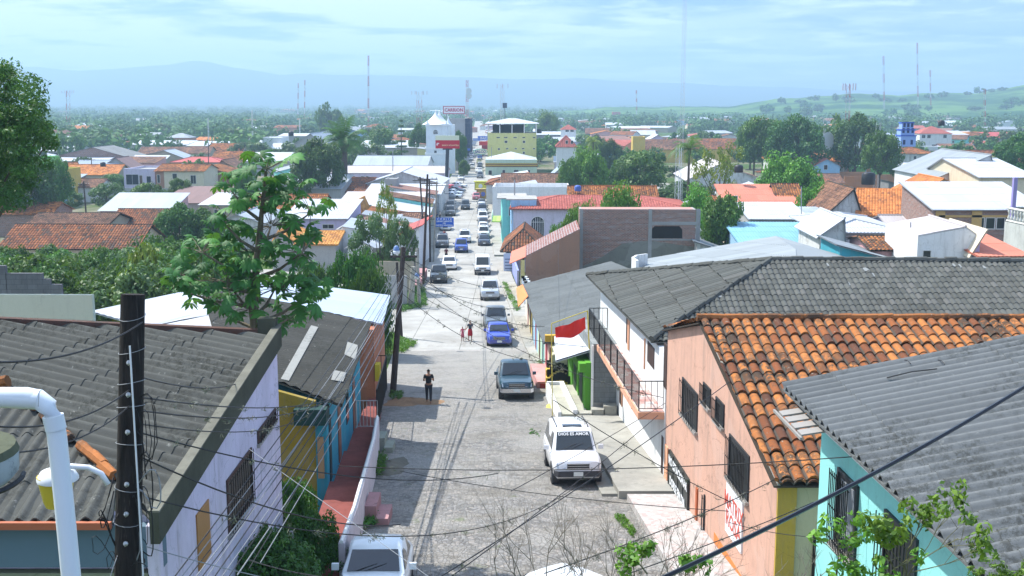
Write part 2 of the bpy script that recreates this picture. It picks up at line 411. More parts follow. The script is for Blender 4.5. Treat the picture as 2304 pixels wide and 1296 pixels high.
# roof materials by word:  (material, real-rib settings, far settings)
ORANGE = ((.40,.15,.045),(.22,.075,.03),(.095,.045,.03))
def rmat(k, bumpy=True):
    if k == 'clay': return clay(*ORANGE, .8, bumpy)
    if k == 'newclay': return clay((.55,.21,.065),(.45,.16,.05),(.25,.10,.05), .25, bumpy)
    if k == 'oldclay': return clay((.27,.14,.085),(.17,.085,.06),(.09,.06,.05), .7, bumpy)
    if k == 'brownclay': return clay((.34,.13,.06),(.19,.075,.045),(.10,.085,.07), .6, bumpy)
    if k == 'yelclay': return clay((.60,.30,.09),(.50,.23,.07),(.34,.16,.07), .2, bumpy)
    if k == 'greytile': return clay((.092,.096,.088),(.072,.076,.07),(.12,.12,.112), .28, bumpy)
    if k == 'redtile': return clay((.40,.125,.10),(.36,.11,.09),(.32,.10,.08), .2, bumpy)
    if k == 'pinktile': return clay((.50,.20,.16),(.46,.18,.15),(.42,.16,.13), .2, bumpy)
    if k == 'white': return sheet((.50,.525,.56), .22, 0., .5, bumpy)
    if k == 'zinc': return sheet((.37,.41,.45), .28, .2, .5, bumpy)
    if k == 'oldzinc': return sheet((.28,.31,.33), .45, .15, .6, bumpy)
    if k == 'grey': return sheet((.22,.225,.22), .45, 0., .9, bumpy, .4)
    if k == 'fibro': return sheet((.20,.20,.19), .5, 0., .95, bumpy, .8)
    if k == 'fibro2': return sheet((.135,.147,.147), .3, 0., .95, bumpy, .4)
    if k == 'bluegrey': return sheet((.30,.36,.42), .25, 0., .8, bumpy)
    if k == 'lblue': return sheet((.20,.42,.56), .15, 0., .6, bumpy)
    if k == 'salmon': return sheet((.60,.20,.13), .18, 0., .8, bumpy)
    if k == 'red': return sheet((.45,.09,.08), .2, 0., .7, bumpy)
    if k == 'rust': return sheet((.25,.13,.10), .5, 0., .85, bumpy)
    if k == 'brown': return sheet((.22,.14,.13), .25, 0., .8, bumpy)
    if k == 'cream': return sheet((.66,.58,.45), .15, 0., .6, bumpy)
    if k == 'pinkwhite': return sheet((.50,.46,.46), .25, 0., .7, bumpy)
    if k == 'green': return sheet((.08,.28,.12), .15, 0., .6, bumpy)
    raise KeyError(k)
TILES = {'clay','newclay','oldclay','brownclay','yelclay','greytile','redtile','pinktile'}
W = dict(white=(.70,.71,.71), cream=(.62,.56,.42), lilac=(.52,.47,.66), lav=(.56,.52,.64), pink=(.62,.36,.36), brickish=(.34,.19,.13), grey=(.36,.36,.35), dgrey=(.2,.2,.2), tan=(.42,.36,.27), yellow=(.62,.44,.10), pyellow=(.58,.56,.24),
         blue=(.10,.28,.55), lblue=(.30,.50,.70), turq=(.22,.62,.58), green=(.20,.50,.14), pgreen=(.52,.62,.48), orange=(.62,.25,.08), peach=(.66,.40,.29), teal=(.05,.33,.42), salmon=(.55,.28,.2), red=(.5,.07,.05))
def wmat(k):
    if k == 'brick': return brick((.30,.125,.08))
    if k == 'block': return blockwall()
    if k == 'weather': return plaster((.60,.61,.60), .75)
    return plaster(W[k], .3) if isinstance(k, str) else plaster(k, .3)
def window_on(root, wall, q0, q1, q2, q3, nrm, kind='win', frame=None):
    """window or door set on a facade; corners q0..q3 counter-clockwise from lower left seen from outside"""
    q = [V(a) for a in (q0, q1, q2, q3)]; n = V(nrm).normalized(); ux = (q[1]-q[0]); uz = (q[3]-q[0]); w = ux.length; h = uz.length
    ux.normalize(); uz.normalize(); t = min(.07, .12*min(w, h)); f = MB()
    ins = n*.045
    base = q[0]-n*.03
    for o, a, b in ((base, ux*w, uz*t), (base+uz*(h-t), ux*w, uz*t), (base+uz*t, ux*t, uz*(h-2*t)), (base+ux*(w-t)+uz*t, ux*t, uz*(h-2*t))): f.boxo(o, a, b, n*.075)
    if kind == 'win' and w > 1.1:
        f.boxo(base+ux*(w/2-t/3)+uz*t, ux*t*.66, uz*(h-2*t), n*.065)
    fm = frame or plain('window_frame', (.62,.62,.6), .6)
    o = f.build('window' if kind != 'door' else 'door', fm, root)
    g = MB(); g.boxo(q[0]+ux*t+uz*t-n*.02, ux*(w-2*t), uz*(h-2*t), n*.035)
    dm = {'win': glassy(), 'door': plain('door_leaf', (.12,.08,.06), .6), 'open': plain('dark_interior', (.02,.018,.016), .95)}.get(kind, glassy())
    g.build('pane' if kind != 'door' else 'door_leaf', dm, o)
    return o
HOUSES = []
def house(x0, x1, yE, h=3.0, depth=9., roof='gable_x', rk='clay', wk='cream', yR=None, rise=None, wins=(), label='', name='house', cat='house', rot=-.036, oh=.35, Y=None, group=None, gap=None, xr=None, real=None, side=None, rp=.5, pitch=None, base=None, boxmat=None):
    """a building whose street-parallel front wall runs from column x0 to x1 with its eave on row yE"""
    if Y is None: Y = YH(yE, h)
    A = P(x0, yE, Y); ze = A.z; d = V((math.cos(rot), math.sin(rot), 0)); nf = V((math.sin(rot), -math.cos(rot), 0)); dp = -nf
    fp = Pl(A, nf); B = fp(x1, yE); w = (B-A).dot(d); g0 = min(gz(Y), gz(Y+depth))-.3 if base is None else base
    if w <= 0: w = 3
    cz = gz(Y); root = thing(name, label, cat, (A.x+d.x*w/2, A.y+d.y*w/2, cz), group)
    HOUSES.append((A.x+d.x*w/2, A.y+depth/2, max(w, depth)/2))
    def L(a, b, z): return V((A.x, A.y, 0))+d*a+dp*b+V((0, 0, z))
    r = rise
    if r is None and yR is not None:
        f = {'gable_x': rp, 'hip': .5, 'shed_b': 1.0, 'gable_y': 0., 'shed_r': 0., 'shed_l': 0., 'shed_f': 0., 'flat': 0.}[roof]
        r = P((x0+x1)/2, yR, Y+depth*f).z-ze
    if r is None: r = 1.2
    if roof != 'flat': r = max(r, .25)
    wm = wmat(wk); wb = MB(); rb = MB()
    near = (Y < 150) if real is None else real
    ptc = pitch or (.32 if rk in TILES else .30); rw = .5 if rk in TILES else 1.8
    def rf(poly, rib):
        if near: ribbed(rb, poly, rib, ptc, .045 if rk in TILES else .022, 'barrel' if rk in TILES else 'sine', rw if rk in TILES else 2.4, .03 if rk in TILES else .012, 5 if rk in TILES else 4, .008 if rk in TILES else 0)
        else: flatroof(rb, poly, rib, ptc*(1 if Y < 260 else 1.7), rw)
    T = .0
    c4 = [L(0,0,g0), L(w,0,g0), L(w,depth,g0), L(0,depth,g0)]
    def wallprism(zs): # zs tops of four corners + optional apex lists
        t4 = [V((c.x, c.y, z)) for c, z in zip(c4, zs)]
        wb.add(c4+t4, [[0,1,5,4],[1,2,6,5],[2,3,7,6],[3,0,4,7],[7,6,5,4][::-1]])
    e = oh
    if roof == 'gable_x':
        m = depth*rp; wallprism([ze]*4); s1 = r/m; s2 = r/(depth-m)
        for a in (0, w): wb.add([L(a,0,ze), L(a,depth,ze), L(a,m,ze+r-.02)], [[0,1,2]] if a == w else [[0,2,1]])
        rf([L(-e,-e,ze-e*s1), L(w+e,-e,ze-e*s1), L(w+e,m,ze+r), L(-e,m,ze+r)], -dp-V((0,0,s1)))
        rf([L(-e,m,ze+r), L(w+e,m,ze+r), L(w+e,depth+e,ze-e*s2), L(-e,depth+e,ze-e*s2)], dp-V((0,0,s2)))
        if near or Y < 320:
            rb.tube([L(-e,m,ze+r+.03), L(w+e,m,ze+r+.03)], .10, 6)
    elif roof == 'gable_y':
        xm = w/2
        if xr is not None: xm = min(max((fp(xr, yE)-A).dot(d), .1), w-.1)
        wallprism([ze]*4)
        for b in (0, depth): wb.add([L(0,b,ze), L(w,b,ze), L(xm,b,ze+r-.02)], [[0,1,2]] if b == 0 else [[0,2,1]])
        s1 = r/xm; s2 = r/(w-xm)
        rf([L(-e,-e,ze-e*s1), L(xm,-e,ze+r), L(xm,depth+e,ze+r), L(-e,depth+e,ze-e*s1)], -d-V((0,0,s1)))
        rf([L(xm,-e,ze+r), L(w+e,-e,ze-e*s2), L(w+e,depth+e,ze-e*s2), L(xm,depth+e,ze+r)], d-V((0,0,s2)))
        rb.tube([L(xm,-e,ze+r+.03), L(xm,depth+e,ze+r+.03)], .10, 6)
    elif roof == 'hip':
        wallprism([ze]*4); k = min(depth, w)/2*(1 if gap is None else gap)
        if w >= depth: r0, r1 = L(k, depth/2, ze+r), L(w-k, depth/2, ze+r)
        else: r0, r1 = L(w/2, k, ze+r), L(w/2, depth-k, ze+r)
        a_, b_, c_, d_ = L(-e,-e,ze-.1), L(w+e,-e,ze-.1), L(w+e,depth+e,ze-.1), L(-e,depth+e,ze-.1)
        if w >= depth:
            rf([a_, b_, r1, r0], -dp-V((0,0,.4))); rf([c_, d_, r0, r1], dp-V((0,0,.4))); rf([b_, c_, r1], d-V((0,0,.4))); rf([d_, a_, r0], -d-V((0,0,.4)))
        else:
            rf([a_, b_, r0], -dp-V((0,0,.4))); rf([c_, d_, r1], dp-V((0,0,.4))); rf([b_, c_, r1, r0], d-V((0,0,.4))); rf([d_, a_, r0, r1], -d-V((0,0,.4)))
        if Y < 400:
            for p, q in ((a_, r0), (b_, r0 if w < depth else r1), (c_, r1), (d_, r1 if w < depth else r0), (r0, r1)):
                if (V(p)-V(q)).length > .2: rb.tube([V(p)+V((0,0,.05)), V(q)+V((0,0,.05))], .09, 5)
    elif roof in ('shed_b', 'shed_f', 'shed_r', 'shed_l'):
        z = {'shed_b': [ze,ze,ze+r,ze+r], 'shed_f': [ze,ze,ze-r,ze-r], 'shed_r': [ze,ze+r,ze+r,ze], 'shed_l': [ze,ze-r,ze-r,ze]}[roof]
        wallprism([q-.03 for q in z])
        sx_ = (z[1]-z[0])/w; sy_ = (z[3]-z[0])/depth
        q4 = [(-e,-e), (w+e,-e), (w+e,depth+e), (-e,depth+e)]
        rib = {'shed_b': -dp, 'shed_f': dp, 'shed_r': -d, 'shed_l': d}[roof]
        rf([L(a, b, ze+a*sx_+b*sy_+.03) for a, b in q4], rib+V((0,0,-.1)))
    elif roof == 'flat':
        wallprism([ze]*4); pt = .22; ph = r
        for o, a, b in ((L(0,0,ze), d*w, dp*pt), (L(0,depth-pt,ze), d*w, dp*pt), (L(0,pt,ze), d*pt, dp*(depth-2*pt)), (L(w-pt,pt,ze), d*pt, dp*(depth-2*pt))): wb.boxo(o, a, b, V((0,0,ph)))
        rb.boxo(L(pt,pt,ze+.003), d*(w-2*pt), dp*(depth-2*pt), V((0,0,.06)))
    wob = wb.build('wall', wm, root)
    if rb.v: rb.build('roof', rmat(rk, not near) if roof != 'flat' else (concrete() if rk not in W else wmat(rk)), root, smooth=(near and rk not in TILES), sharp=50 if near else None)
    for k in wins:
        kind = 'win'
        if isinstance(k[0], str): kind = k[0]; k = k[1:]
        xa, ya, xb, yb = k
        q = [fp(xa, yb), fp(xb, yb), fp(xb, ya), fp(xa, ya)]
        # keep sills level
        zb = (q[0].z+q[1].z)/2; zt = (q[2].z+q[3].z)/2
        q = [V((q[0].x,q[0].y,zb)), V((q[1].x,q[1].y,zb)), V((q[1].x,q[1].y,zt)), V((q[0].x,q[0].y,zt))]
        window_on(root, wob, *q, nf, kind)
    if side:   # windows along a side wall: ('L'|'R', n, kind)
        for s, nn_, kind in side:
            a = 0 if s == 'L' else w; nv = -d if s == 'L' else d; hh = ze-g0
            for i in range(nn_):
                b0 = depth*(i+.3)/nn_; b1 = depth*(i+.7)/nn_; za = g0+.3+(0 if kind == 'door' else .9); zb_ = min(ze-.3, za+(2.1 if kind == 'door' else 1.1))
                if zb_-za < .4: continue
                if s == 'L': q = [L(a,b1,za), L(a,b0,za), L(a,b0,zb_), L(a,b1,zb_)]
                else: q = [L(a,b0,za), L(a,b1,za), L(a,b1,zb_), L(a,b0,zb_)]
                window_on(root, wob, *q, nv, kind)
    root['_w'] = w
    return root, L, w, ze, fp, nf
def textobj(s, size, mat, parent, origin, ux, uz, name='lettering', align='CENTER', ext=.004, sx=1., bold=0.):
    cu = bpy.data.curves.new(name, 'FONT'); cu.body = s; cu.size = size; cu.align_x = align; cu.align_y = 'CENTER'; cu.extrude = ext; cu.resolution_u = 2; cu.offset = bold
    t_ = bpy.data.objects.new(name, cu); C.objects.link(t_); dg = bpy.context.evaluated_depsgraph_get(); me = bpy.data.meshes.new_from_object(t_.evaluated_get(dg)); bpy.data.objects.remove(t_)
    me.materials.clear(); me.materials.append(mat); o = bpy.data.objects.new(name, me); C.objects.link(o)
    ux = V(ux).normalized(); uz = V(uz).normalized(); n = ux.cross(uz)
    m = Matrix((ux*sx, uz, n)).transposed().to_4x4(); off = V(ORG.get(parent.name, (0,0,0))) if parent else V((0,0,0))
    m.translation = V(origin)-off; o.parent = parent; o.matrix_local = m
    return o

# ------------------------------------------------------------------ vegetation
def leaves(centers, radii, n_per, size, up=.35, flat=1., seed=1, asp=.55, droop=0., tonebase=None):
    """many leaf quads through the clumps; returns verts, faces, tone per vertex"""
    g = np.random.default_rng(seed); cs = np.asarray(centers, float); rs = np.asarray(radii, float)
    k = len(cs); N = k*n_per; ci = np.repeat(np.arange(k), n_per)
    d = g.normal(size=(N, 3)); d /= np.linalg.norm(d, axis=1)[:, None]; rr = g.uniform(.25, 1., N)**.45
    p = cs[ci]+d*(rs[ci]*rr)[:, None]*np.array([1, 1, flat])
    nrm = d*.8+np.array([0, 0, up])+g.normal(size=(N, 3))*.45; nrm /= np.linalg.norm(nrm, axis=1)[:, None]
    a = np.cross(nrm, g.normal(size=(N, 3))); a /= np.linalg.norm(a, axis=1)[:, None]; b = np.cross(nrm, a); b[:, 2] -= droop; s = size*g.uniform(.6, 1.35, N)[:, None]
    v = np.stack([p-a*s*asp*.5, p+b*s*.5-nrm*s*.06, p+a*s*asp*.5, p-b*s*.5-nrm*s*.06], 1).reshape(-1, 3)
    f = np.arange(N*4).reshape(-1, 4)
    tb = g.uniform(0, 1, k)*.5 if tonebase is None else np.asarray(tonebase); tone = np.clip(tb[ci]+g.uniform(0, .5, N), 0, 1)
    return v, f, np.repeat(tone, 4)
def leafmesh(name, parts, mat):
    vs = np.concatenate([p[0] for p in parts]); fs = []; o = 0
    for p in parts: fs.append(p[1]+o); o += len(p[0])
    fs = np.concatenate(fs); me = bpy.data.meshes.new(name)
    me.vertices.add(len(vs)); me.vertices.foreach_set('co', vs.ravel()); me.loops.add(fs.size); me.loops.foreach_set('vertex_index', fs.ravel().astype(np.int32))
    k = fs.shape[1]; me.polygons.add(len(fs)); me.polygons.foreach_set('loop_start', np.arange(0, fs.size, k, dtype=np.int32))
    me.update(); at = me.attributes.new('tone', 'FLOAT', 'POINT'); at.data.foreach_set('value', np.concatenate([p[2] for p in parts]).astype(np.float32))
    me.materials.append(mat); me.validate(); return me
def crown_clumps(rx, rz, n, seed, cz=0., hole=.0, lob=6):
    g = np.random.default_rng(seed); out = []
    lobes = [(g.normal(size=3)) for _ in range(lob)]; lobes = [l/np.linalg.norm(l)*np.array([1, 1, .75]) for l in lobes]; lw = g.uniform(.15, .4, lob)
    while len(out) < n:
        d = g.normal(size=3); d /= np.linalg.norm(d)
        if d[2] < -.75: continue
        ext = .72+sum(w*max(0, float(d@l))**3 for w, l in zip(lw, lobes))*1.0
        rr = ext*g.uniform(.45, 1.)**.5
        out.append((d[0]*rx*rr, d[1]*rx*rr, cz+d[2]*rz*rr))
    return np.array(out)
LM = dict(mid=leafmat((.022,.085,.014),(.060,.17,.022),(.13,.28,.03)), dark=leafmat((.018,.068,.014),(.040,.125,.02),(.09,.21,.03)),
          lime=leafmat((.045,.13,.012),(.10,.25,.02),(.19,.36,.03)), yel=leafmat((.09,.14,.02),(.19,.26,.03),(.34,.38,.05)), grey=leafmat((.04,.085,.03),(.085,.15,.05),(.15,.24,.075)),
          bush=leafmat((.010,.050,.007),(.025,.105,.010),(.06,.20,.015)))
BARK = wood((.13,.10,.075))
PROTO = {}
def tree_proto(key, rx, rz, trunk, nclump, nleaf, leaf, mat, seed, flat=.8, tr=.18, clr=None, droop=0., cfac=.26):
    """unplaced prototype: crown mesh and trunk mesh, foot at the origin"""
    cz = trunk+rz*.75; cl = crown_clumps(rx, rz, nclump, seed, cz)
    g = np.random.default_rng(seed+5); rad = g.uniform(.7, 1.3, len(cl))*rx*cfac
    cm = leafmesh('crown', [leaves(cl, rad, nleaf, leaf, seed=seed, flat=flat, droop=droop)], mat)
    t = MB(); t.tube([(0,0,-.3), (g.uniform(-.1,.1), g.uniform(-.1,.1), trunk*.6), (g.uniform(-.25,.25)*rx*.3, g.uniform(-.2,.2)*rx*.3, cz-rz*.2), (0,0,cz+rz*.3)], [tr*1.35, tr, tr*.75, tr*.2], 7)
    for i in range(0, len(cl), max(1, len(cl)//9)):
        c = cl[i]; t.tube([(0, 0, trunk*.7+g.uniform(0, .3)*rz), (c[0]*.45, c[1]*.45, (trunk+c[2])*.5), tuple(c)], [tr*.5, tr*.3, tr*.08], 5)
    tm = t.build('trunk', BARK); tme = tm.data; bpy.data.objects.remove(tm)
    PROTO[key] = (cm, tme, trunk+rz*1.6, rx)
def _mesh_of(mb, name, mat):
    o = mb.build(name, mat); m = o.data; bpy.data.objects.remove(o); return m
def plant_at(key, loc, hgt, wid=None, label='', name='tree', cat='tree', group=None, rz=None, trunk=True, wr=None):
    cm, tm, H, rx = PROTO[key]; s = hgt/H; sw = (wid/2/rx) if wid else s
    root = thing(name, label, cat, loc, group); root.rotation_euler = (0, 0, random.uniform(0, 6.28) if rz is None else rz); root.scale = (sw, sw, s)
    o = bpy.data.objects.new('crown' if trunk else 'foliage', cm); C.objects.link(o); o.parent = root
    if trunk and tm: o2 = bpy.data.objects.new('trunk', tm); C.objects.link(o2); o2.parent = root
    return root
def tree(key, px, yT, yB, wpx, Y=None, wr=.45, **k):
    """tree whose crown spans wpx columns and whose top is on row yT; its foot stands on the ground at distance Y (or where row yB meets the ground)"""
    if Y is None: Y = G(px, yB).y
    top = P(px, yT, Y); g = gz(Y); d = Y*CP+(CZ-g)*SP; wid = wpx/FPX*d; hh = top.z-g; wr = .85 if px < 480 and Y < 180 and key != 'yel' else wr; wid = max(wid, hh*(wr if key in ('bush','bushlime','grey','dark','round','lime','yel') else .0))
    return plant_at(key, (top.x, Y, g), max(1., top.z-g), wid, **k)
# ------------------------------------------------------------------ vehicles (front towards -y, foot on z = 0)
TYRE = plain('tyre_rubber', (.02,.02,.02), .85); RIM = plain('alloy_rim', (.45,.45,.46), .35, .7); LAMP = plain('lamp_glass', (.38,.42,.45), .10, .3, .8)
CHROME = plain('chrome', (.6,.6,.62), .2, .9); GRILLE = plain('grille', (.03,.03,.035), .5); RED = plain('tail_lamp', (.4,.02,.02), .2); PLATE = plain('number_plate', (.65,.68,.66), .5); PLAST = plain('dark_trim', (.05,.05,.055), .6)
AMBER = plain('indicator', (.6,.22,.03), .25)
def car_proto(kind, col, trim=None, extra=None):
    paint = carpaint(col)
    S = dict( # L, W, H, belt, hood z, wheel r, front axle, rear axle, cabin (yA base, yB top, yC top, yD base)
        sedan=(4.4, 1.74, 1.42, .93, .88, .31, .85, 3.45, (1.25, 1.95, 3.05, 3.75)),
        hatch=(3.9, 1.66, 1.46, .93, .90, .30, .75, 3.15, (1.0, 1.7, 3.2, 3.8)),
        suv=(4.5, 1.80, 1.76, 1.08, 1.06, .37, .85, 3.55, (1.25, 1.80, 4.15, 4.45)),
        pickup=(5.0, 1.78, 1.72, 1.06, 1.04, .37, .85, 4.0, (1.45, 2.05, 3.0, 3.25)),
        van=(4.6, 1.76, 1.95, 1.05, 1.02, .34, .7, 3.6, (.75, 1.35, 4.4, 4.58)))[kind]
    L_, Wd, H, belt, hz, wr, fa, ra, (yA, yB, yC, yD) = S; hw = Wd/2; zb = .24 if kind in ('sedan', 'hatch') else .36
    root = thing('parked_car', '', 'car')
    b = MB(); st = []
    dk = belt-.03 if kind in ('sedan', 'hatch') else belt
    bed = kind == 'pickup'
    ys = [(0.0, .80, hz-.26), (.10, .92, hz-.10), (.45, .985, hz-.02), (yA, 1.0, belt), (yD, 1.0, belt), (L_-.45, .99, dk), (L_-.08, .95, dk-.05), (L_, .86, dk-.18)]
    if kind in ('suv', 'van', 'hatch'): ys = ys[:4]+[(L_-.25, 1., belt), (L_-.04, .96, belt-.02), (L_, .90, belt-.12)]
    for y, wf, zt in ys:
        w = hw*wf; low = zb+(.12 if y in (0.0, L_) else 0)
        st.append([(x*w, y, z) for x, z in ((-.90, low), (-.99, low+.12), (-1.0, (low+zt)/2+.08), (-.975, zt-.10), (-.86, zt-.005), (-.45, zt+.025), (0, zt+.035), (.45, zt+.025), (.86, zt-.005), (.975, zt-.10), (1.0, (low+zt)/2+.08), (.99, low+.12), (.90, low))])
    n = 13; pts = [p for s in st for p in s]
    fc = [[i*n+k, (i+1)*n+k, (i+1)*n+k+1, i*n+k+1] for i in range(len(st)-1) for k in range(n-1)]
    fc += [[i*n+12, (i+1)*n+12, (i+1)*n, i*n] for i in range(len(st)-1)]
    fc += [list(range(n)), list(range((len(st)-1)*n, len(st)*n))[::-1]]
    if bed: # leave the cargo bed open
        fc = [f for f in fc if not (all(pts[i][1] >= yD-.01 and pts[i][1] <= L_-.05 for i in f) and all(abs(pts[i][0]) < hw*.9 for i in f) and all(pts[i][2] > belt-.12 for i in f))]
    b.add(pts, fc)
    body = b.build('body', paint, root, True, 38)
    if bed:
        m = MB(); m.box(-hw*.84, hw*.84, yD, L_-.12, .62, .66); m.box(-hw*.86, -hw*.82, yD, L_-.1, .62, belt+.0); m.box(hw*.82, hw*.86, yD, L_-.1, .62, belt+.0); m.box(-hw*.84, hw*.84, yD-.02, yD+.02, .62, belt+.0); m.box(-hw*.84, hw*.84, L_-.13, L_-.09, .62, belt-.03)
        m.build('cargo_bed', PLAST, root)
    # cabin shell
    tw = hw*.76 if kind != 'van' else hw*.86; bw = hw*.93; c = MB(); zt = H
    cs = []
    prof = [(yA, bw*.97, belt-.02), (yB, tw*.97, zt-.07), (yB+.12, tw, zt-.02), ((yB+yC)/2, tw*1.02, zt+.015), (yC-.1, tw, zt-.02), (yC, tw*.97, zt-.07), (yD, bw*.97, belt-.02)]
    ring = []
    for y, w, z in prof:
        base = belt-.04
        tz = z
        yb = y
        ring.append([(-bw, min(max(y, yA), yD), base), (-w-(.02 if z > belt+.1 else 0), y, tz-(.03 if z > belt+.1 else 0)), (-w*.86, y, tz+(.03 if z > belt+.1 else .0)), (0, y, tz+(.055 if z > belt+.1 else .02)), (w*.86, y, tz+(.03 if z > belt+.1 else .0)), (w+(.02 if z > belt+.1 else 0), y, tz-(.03 if z > belt+.1 else 0)), (bw, min(max(y, yA), yD), base)])
    m_ = 7; pp = [p for s in ring for p in s]
    c.add(pp, [[i*m_+k, (i+1)*m_+k, (i+1)*m_+k+1, i*m_+k+1] for i in range(len(ring)-1) for k in range(m_-1)])
    roofo = c.build('roof', paint, root, True, 50)
    # glass panels a centimetre proud of the shell
    GL = glassy()
    def panel(q, nm, off):
        g = MB(); off = V(off); q = [V(a)+off for a in q]; g.prism(q, -off*1.2 if off.length > 0 else (0,0,-.01)); return g.build(nm, GL, root)
    zlo = belt+.03; zhi = zt-.10
    def at(y0, w0, z0, y1, w1, z1, z): t = (z-z0)/(z1-z0); return y0+(y1-y0)*t, w0+(w1-w0)*t
    fy0, fw0 = at(yA, bw*.97, belt-.02, yB, tw*.97, zt-.07, zlo); fy1, fw1 = at(yA, bw*.97, belt-.02, yB, tw*.97, zt-.07, zhi)
    ws = panel([(-fw0*.86, fy0, zlo), (fw0*.86, fy0, zlo), (fw1*.90, fy1, zhi+.01), (-fw1*.90, fy1, zhi+.01)], 'windscreen', (0, -.030, .030))
    ry0, rw0 = at(yD, bw*.97, belt-.02, yC, tw*.97, zt-.07, zlo+.02); ry1, rw1 = at(yD, bw*.97, belt-.02, yC, tw*.97, zt-.07, zhi)
    panel([(rw0*.86, ry0, zlo+.02), (-rw0*.86, ry0, zlo+.02), (-rw1*.88, ry1, zhi), (rw1*.88, ry1, zhi)], 'rear_window', (0, .030, .030))
    for sgn in (-1, 1):
        def side(y, z):
            t = (z-(belt-.04))/((zt-.10)-(belt-.04)); return (sgn*(bw+(tw+.02-bw)*t), y, z)
        segs = [(fy0+.12, fy1+.10, (yB+yC)/2-.04, (yB+yC)/2-.04), ((yB+yC)/2+.04, (yB+yC)/2+.04, ry1-.06, ry0-.15)] if kind != 'pickup' or yC-yB > 1.2 else [(fy0+.12, fy1+.10, ry1-.06, ry0-.1)]
        for a0, a1, b1, b0 in segs:
            q = [side(a0, zlo), side(a1, zhi-.02), side(b1, zhi-.02), side(b0, zlo)]
            panel(q, 'side_window', (sgn*.014, 0, .004))
    for sx_ in (-1, 1):
        for y in (fa, ra):
            t = MB(); t.lathe((sx_*(hw-.20), y, wr), [(wr*.9, 0), (wr, .03), (wr, .17), (wr*.92, .205), (wr*.66, .21)], 20, 0, (sx_, 0, 0)); wo_ = t.build('wheel', TYRE, root, True, 40)
            r_ = MB(); r_.lathe((sx_*(hw-.02), y, wr), [(wr*.62, 0), (wr*.60, .028), (wr*.2, .035), (.02, .038)], 12, 0, (sx_, 0, 0)); r_.build('rim', RIM, wo_)
        for y in (fa, ra): a = MB(); a.lathe((sx_*(hw-.25), y, wr+.02), [(wr*1.17, 0), (wr*1.17, .252)], 20, 0, (sx_, 0, 0)); a.build('wheel_arch', PLAST, root)
        wp = MB(); wp.tube([(sx_*.12-.3, fy0-.045, zlo+.04), (sx_*.12+.2, (fy0*2+fy1)/3-.04, (zlo*2+zhi)/3+.035)], .009, 4); wp.build('wiper', PLAST, root)
        ds = MB(); ds.boxo((sx_*(hw+.002), (yB+yC)/2, zb+.1), (0,.012,0), (0,0,belt-zb-.18), (sx_*.004,0,0)); ds.build('door_seam', PLAST, root)
        hl = MB(); hl.prism([(sx_*hw*.84, .015, hz-.32), (sx_*hw*.50, -.015, hz-.32), (sx_*hw*.50, .05, hz-.16), (sx_*hw*.86, .09, hz-.15)], (0, .09, .02)); hl.build('headlight', LAMP, root)
        tl = MB(); tl.box(sx_*hw*.62 if sx_ > 0 else -hw*.86, hw*.86 if sx_ > 0 else -hw*.62, L_-.03, L_+.012, belt-.38, belt-.16); tl.build('tail_light', RED, root)
        mi = MB(); mi.box(sx_*(hw+.02) if sx_ > 0 else -(hw+.20), (hw+.20) if sx_ > 0 else -(hw+.02), yA+.22, yA+.33, belt+.02, belt+.18); mi.build('mirror', paint if trim != 'dark' else PLAST, root)
    gm = MB(); gm.box(-hw*.44, hw*.44, -.025, .05, hz-.31, hz-.17); g_ = gm.build('grille', GRILLE, root)
    cm = MB(); cm.box(-hw*.44, hw*.44, -.034, -.024, hz-.245, hz-.225); cm.box(-hw*.46, hw*.46, -.034, .0, hz-.168, hz-.148); cm.box(-hw*.46, hw*.46, -.034, .0, hz-.328, hz-.31); cm.build('chrome_trim', CHROME, g_)
    bp = MB(); bp.prism([(-hw*.96, .16, zb+.08), (-hw*.8, -.05, zb+.08), (hw*.8, -.05, zb+.08), (hw*.96, .16, zb+.08)], (0, 0, .20)); bp.build('bumper', CHROME if extra == 'chrome' else (PLAST if extra == 'darkb' else paint), root, True, 30)
    pl = MB(); pl.box(-.17, .17, -.068, -.052, zb+.11, zb+.26); pl.build('number_plate', PLATE, root)
    un = MB(); un.box(-hw*.8, hw*.8, .15, L_-.15, zb-.06, zb+.10); un.build('underbody', PLAST, root)
    if kind == 'suv':
        rr = MB()
        for sx_ in (-1, 1): rr.tube([(sx_*tw*.86, yB+.35, H+.02), (sx_*tw*.86, yB+.45, H+.09), (sx_*tw*.86, yC-.25, H+.09), (sx_*tw*.86, yC-.15, H+.02)], .022, 5)
        rr.build('roof_rack', PLAST, root)
        sr = MB(); sr.box(-tw*.52, tw*.52, yB+.32, yB+.62, H+.02, H+.085); sr.build('sunroof', GL, root)
    return root
def wipers(root): pass
def set_car(proto, Y, X, ang, label, group=None, z=None, first=None):
    c = copy_tree(proto) if proto.get('_used') else proto
    proto['_used'] = 1
    if c is not proto and '_used' in c: del c['_used']
    zz = gz(Y) if z is None else z
    sl = (gz(Y+2.2)-gz(Y-2.2))/4.4
    c.location = (X, Y, zz+.004); c.rotation_euler = (math.atan(sl)*math.cos(ang), -math.atan(sl)*math.sin(ang), ang)
    tag(c, label, 'car', group); return c

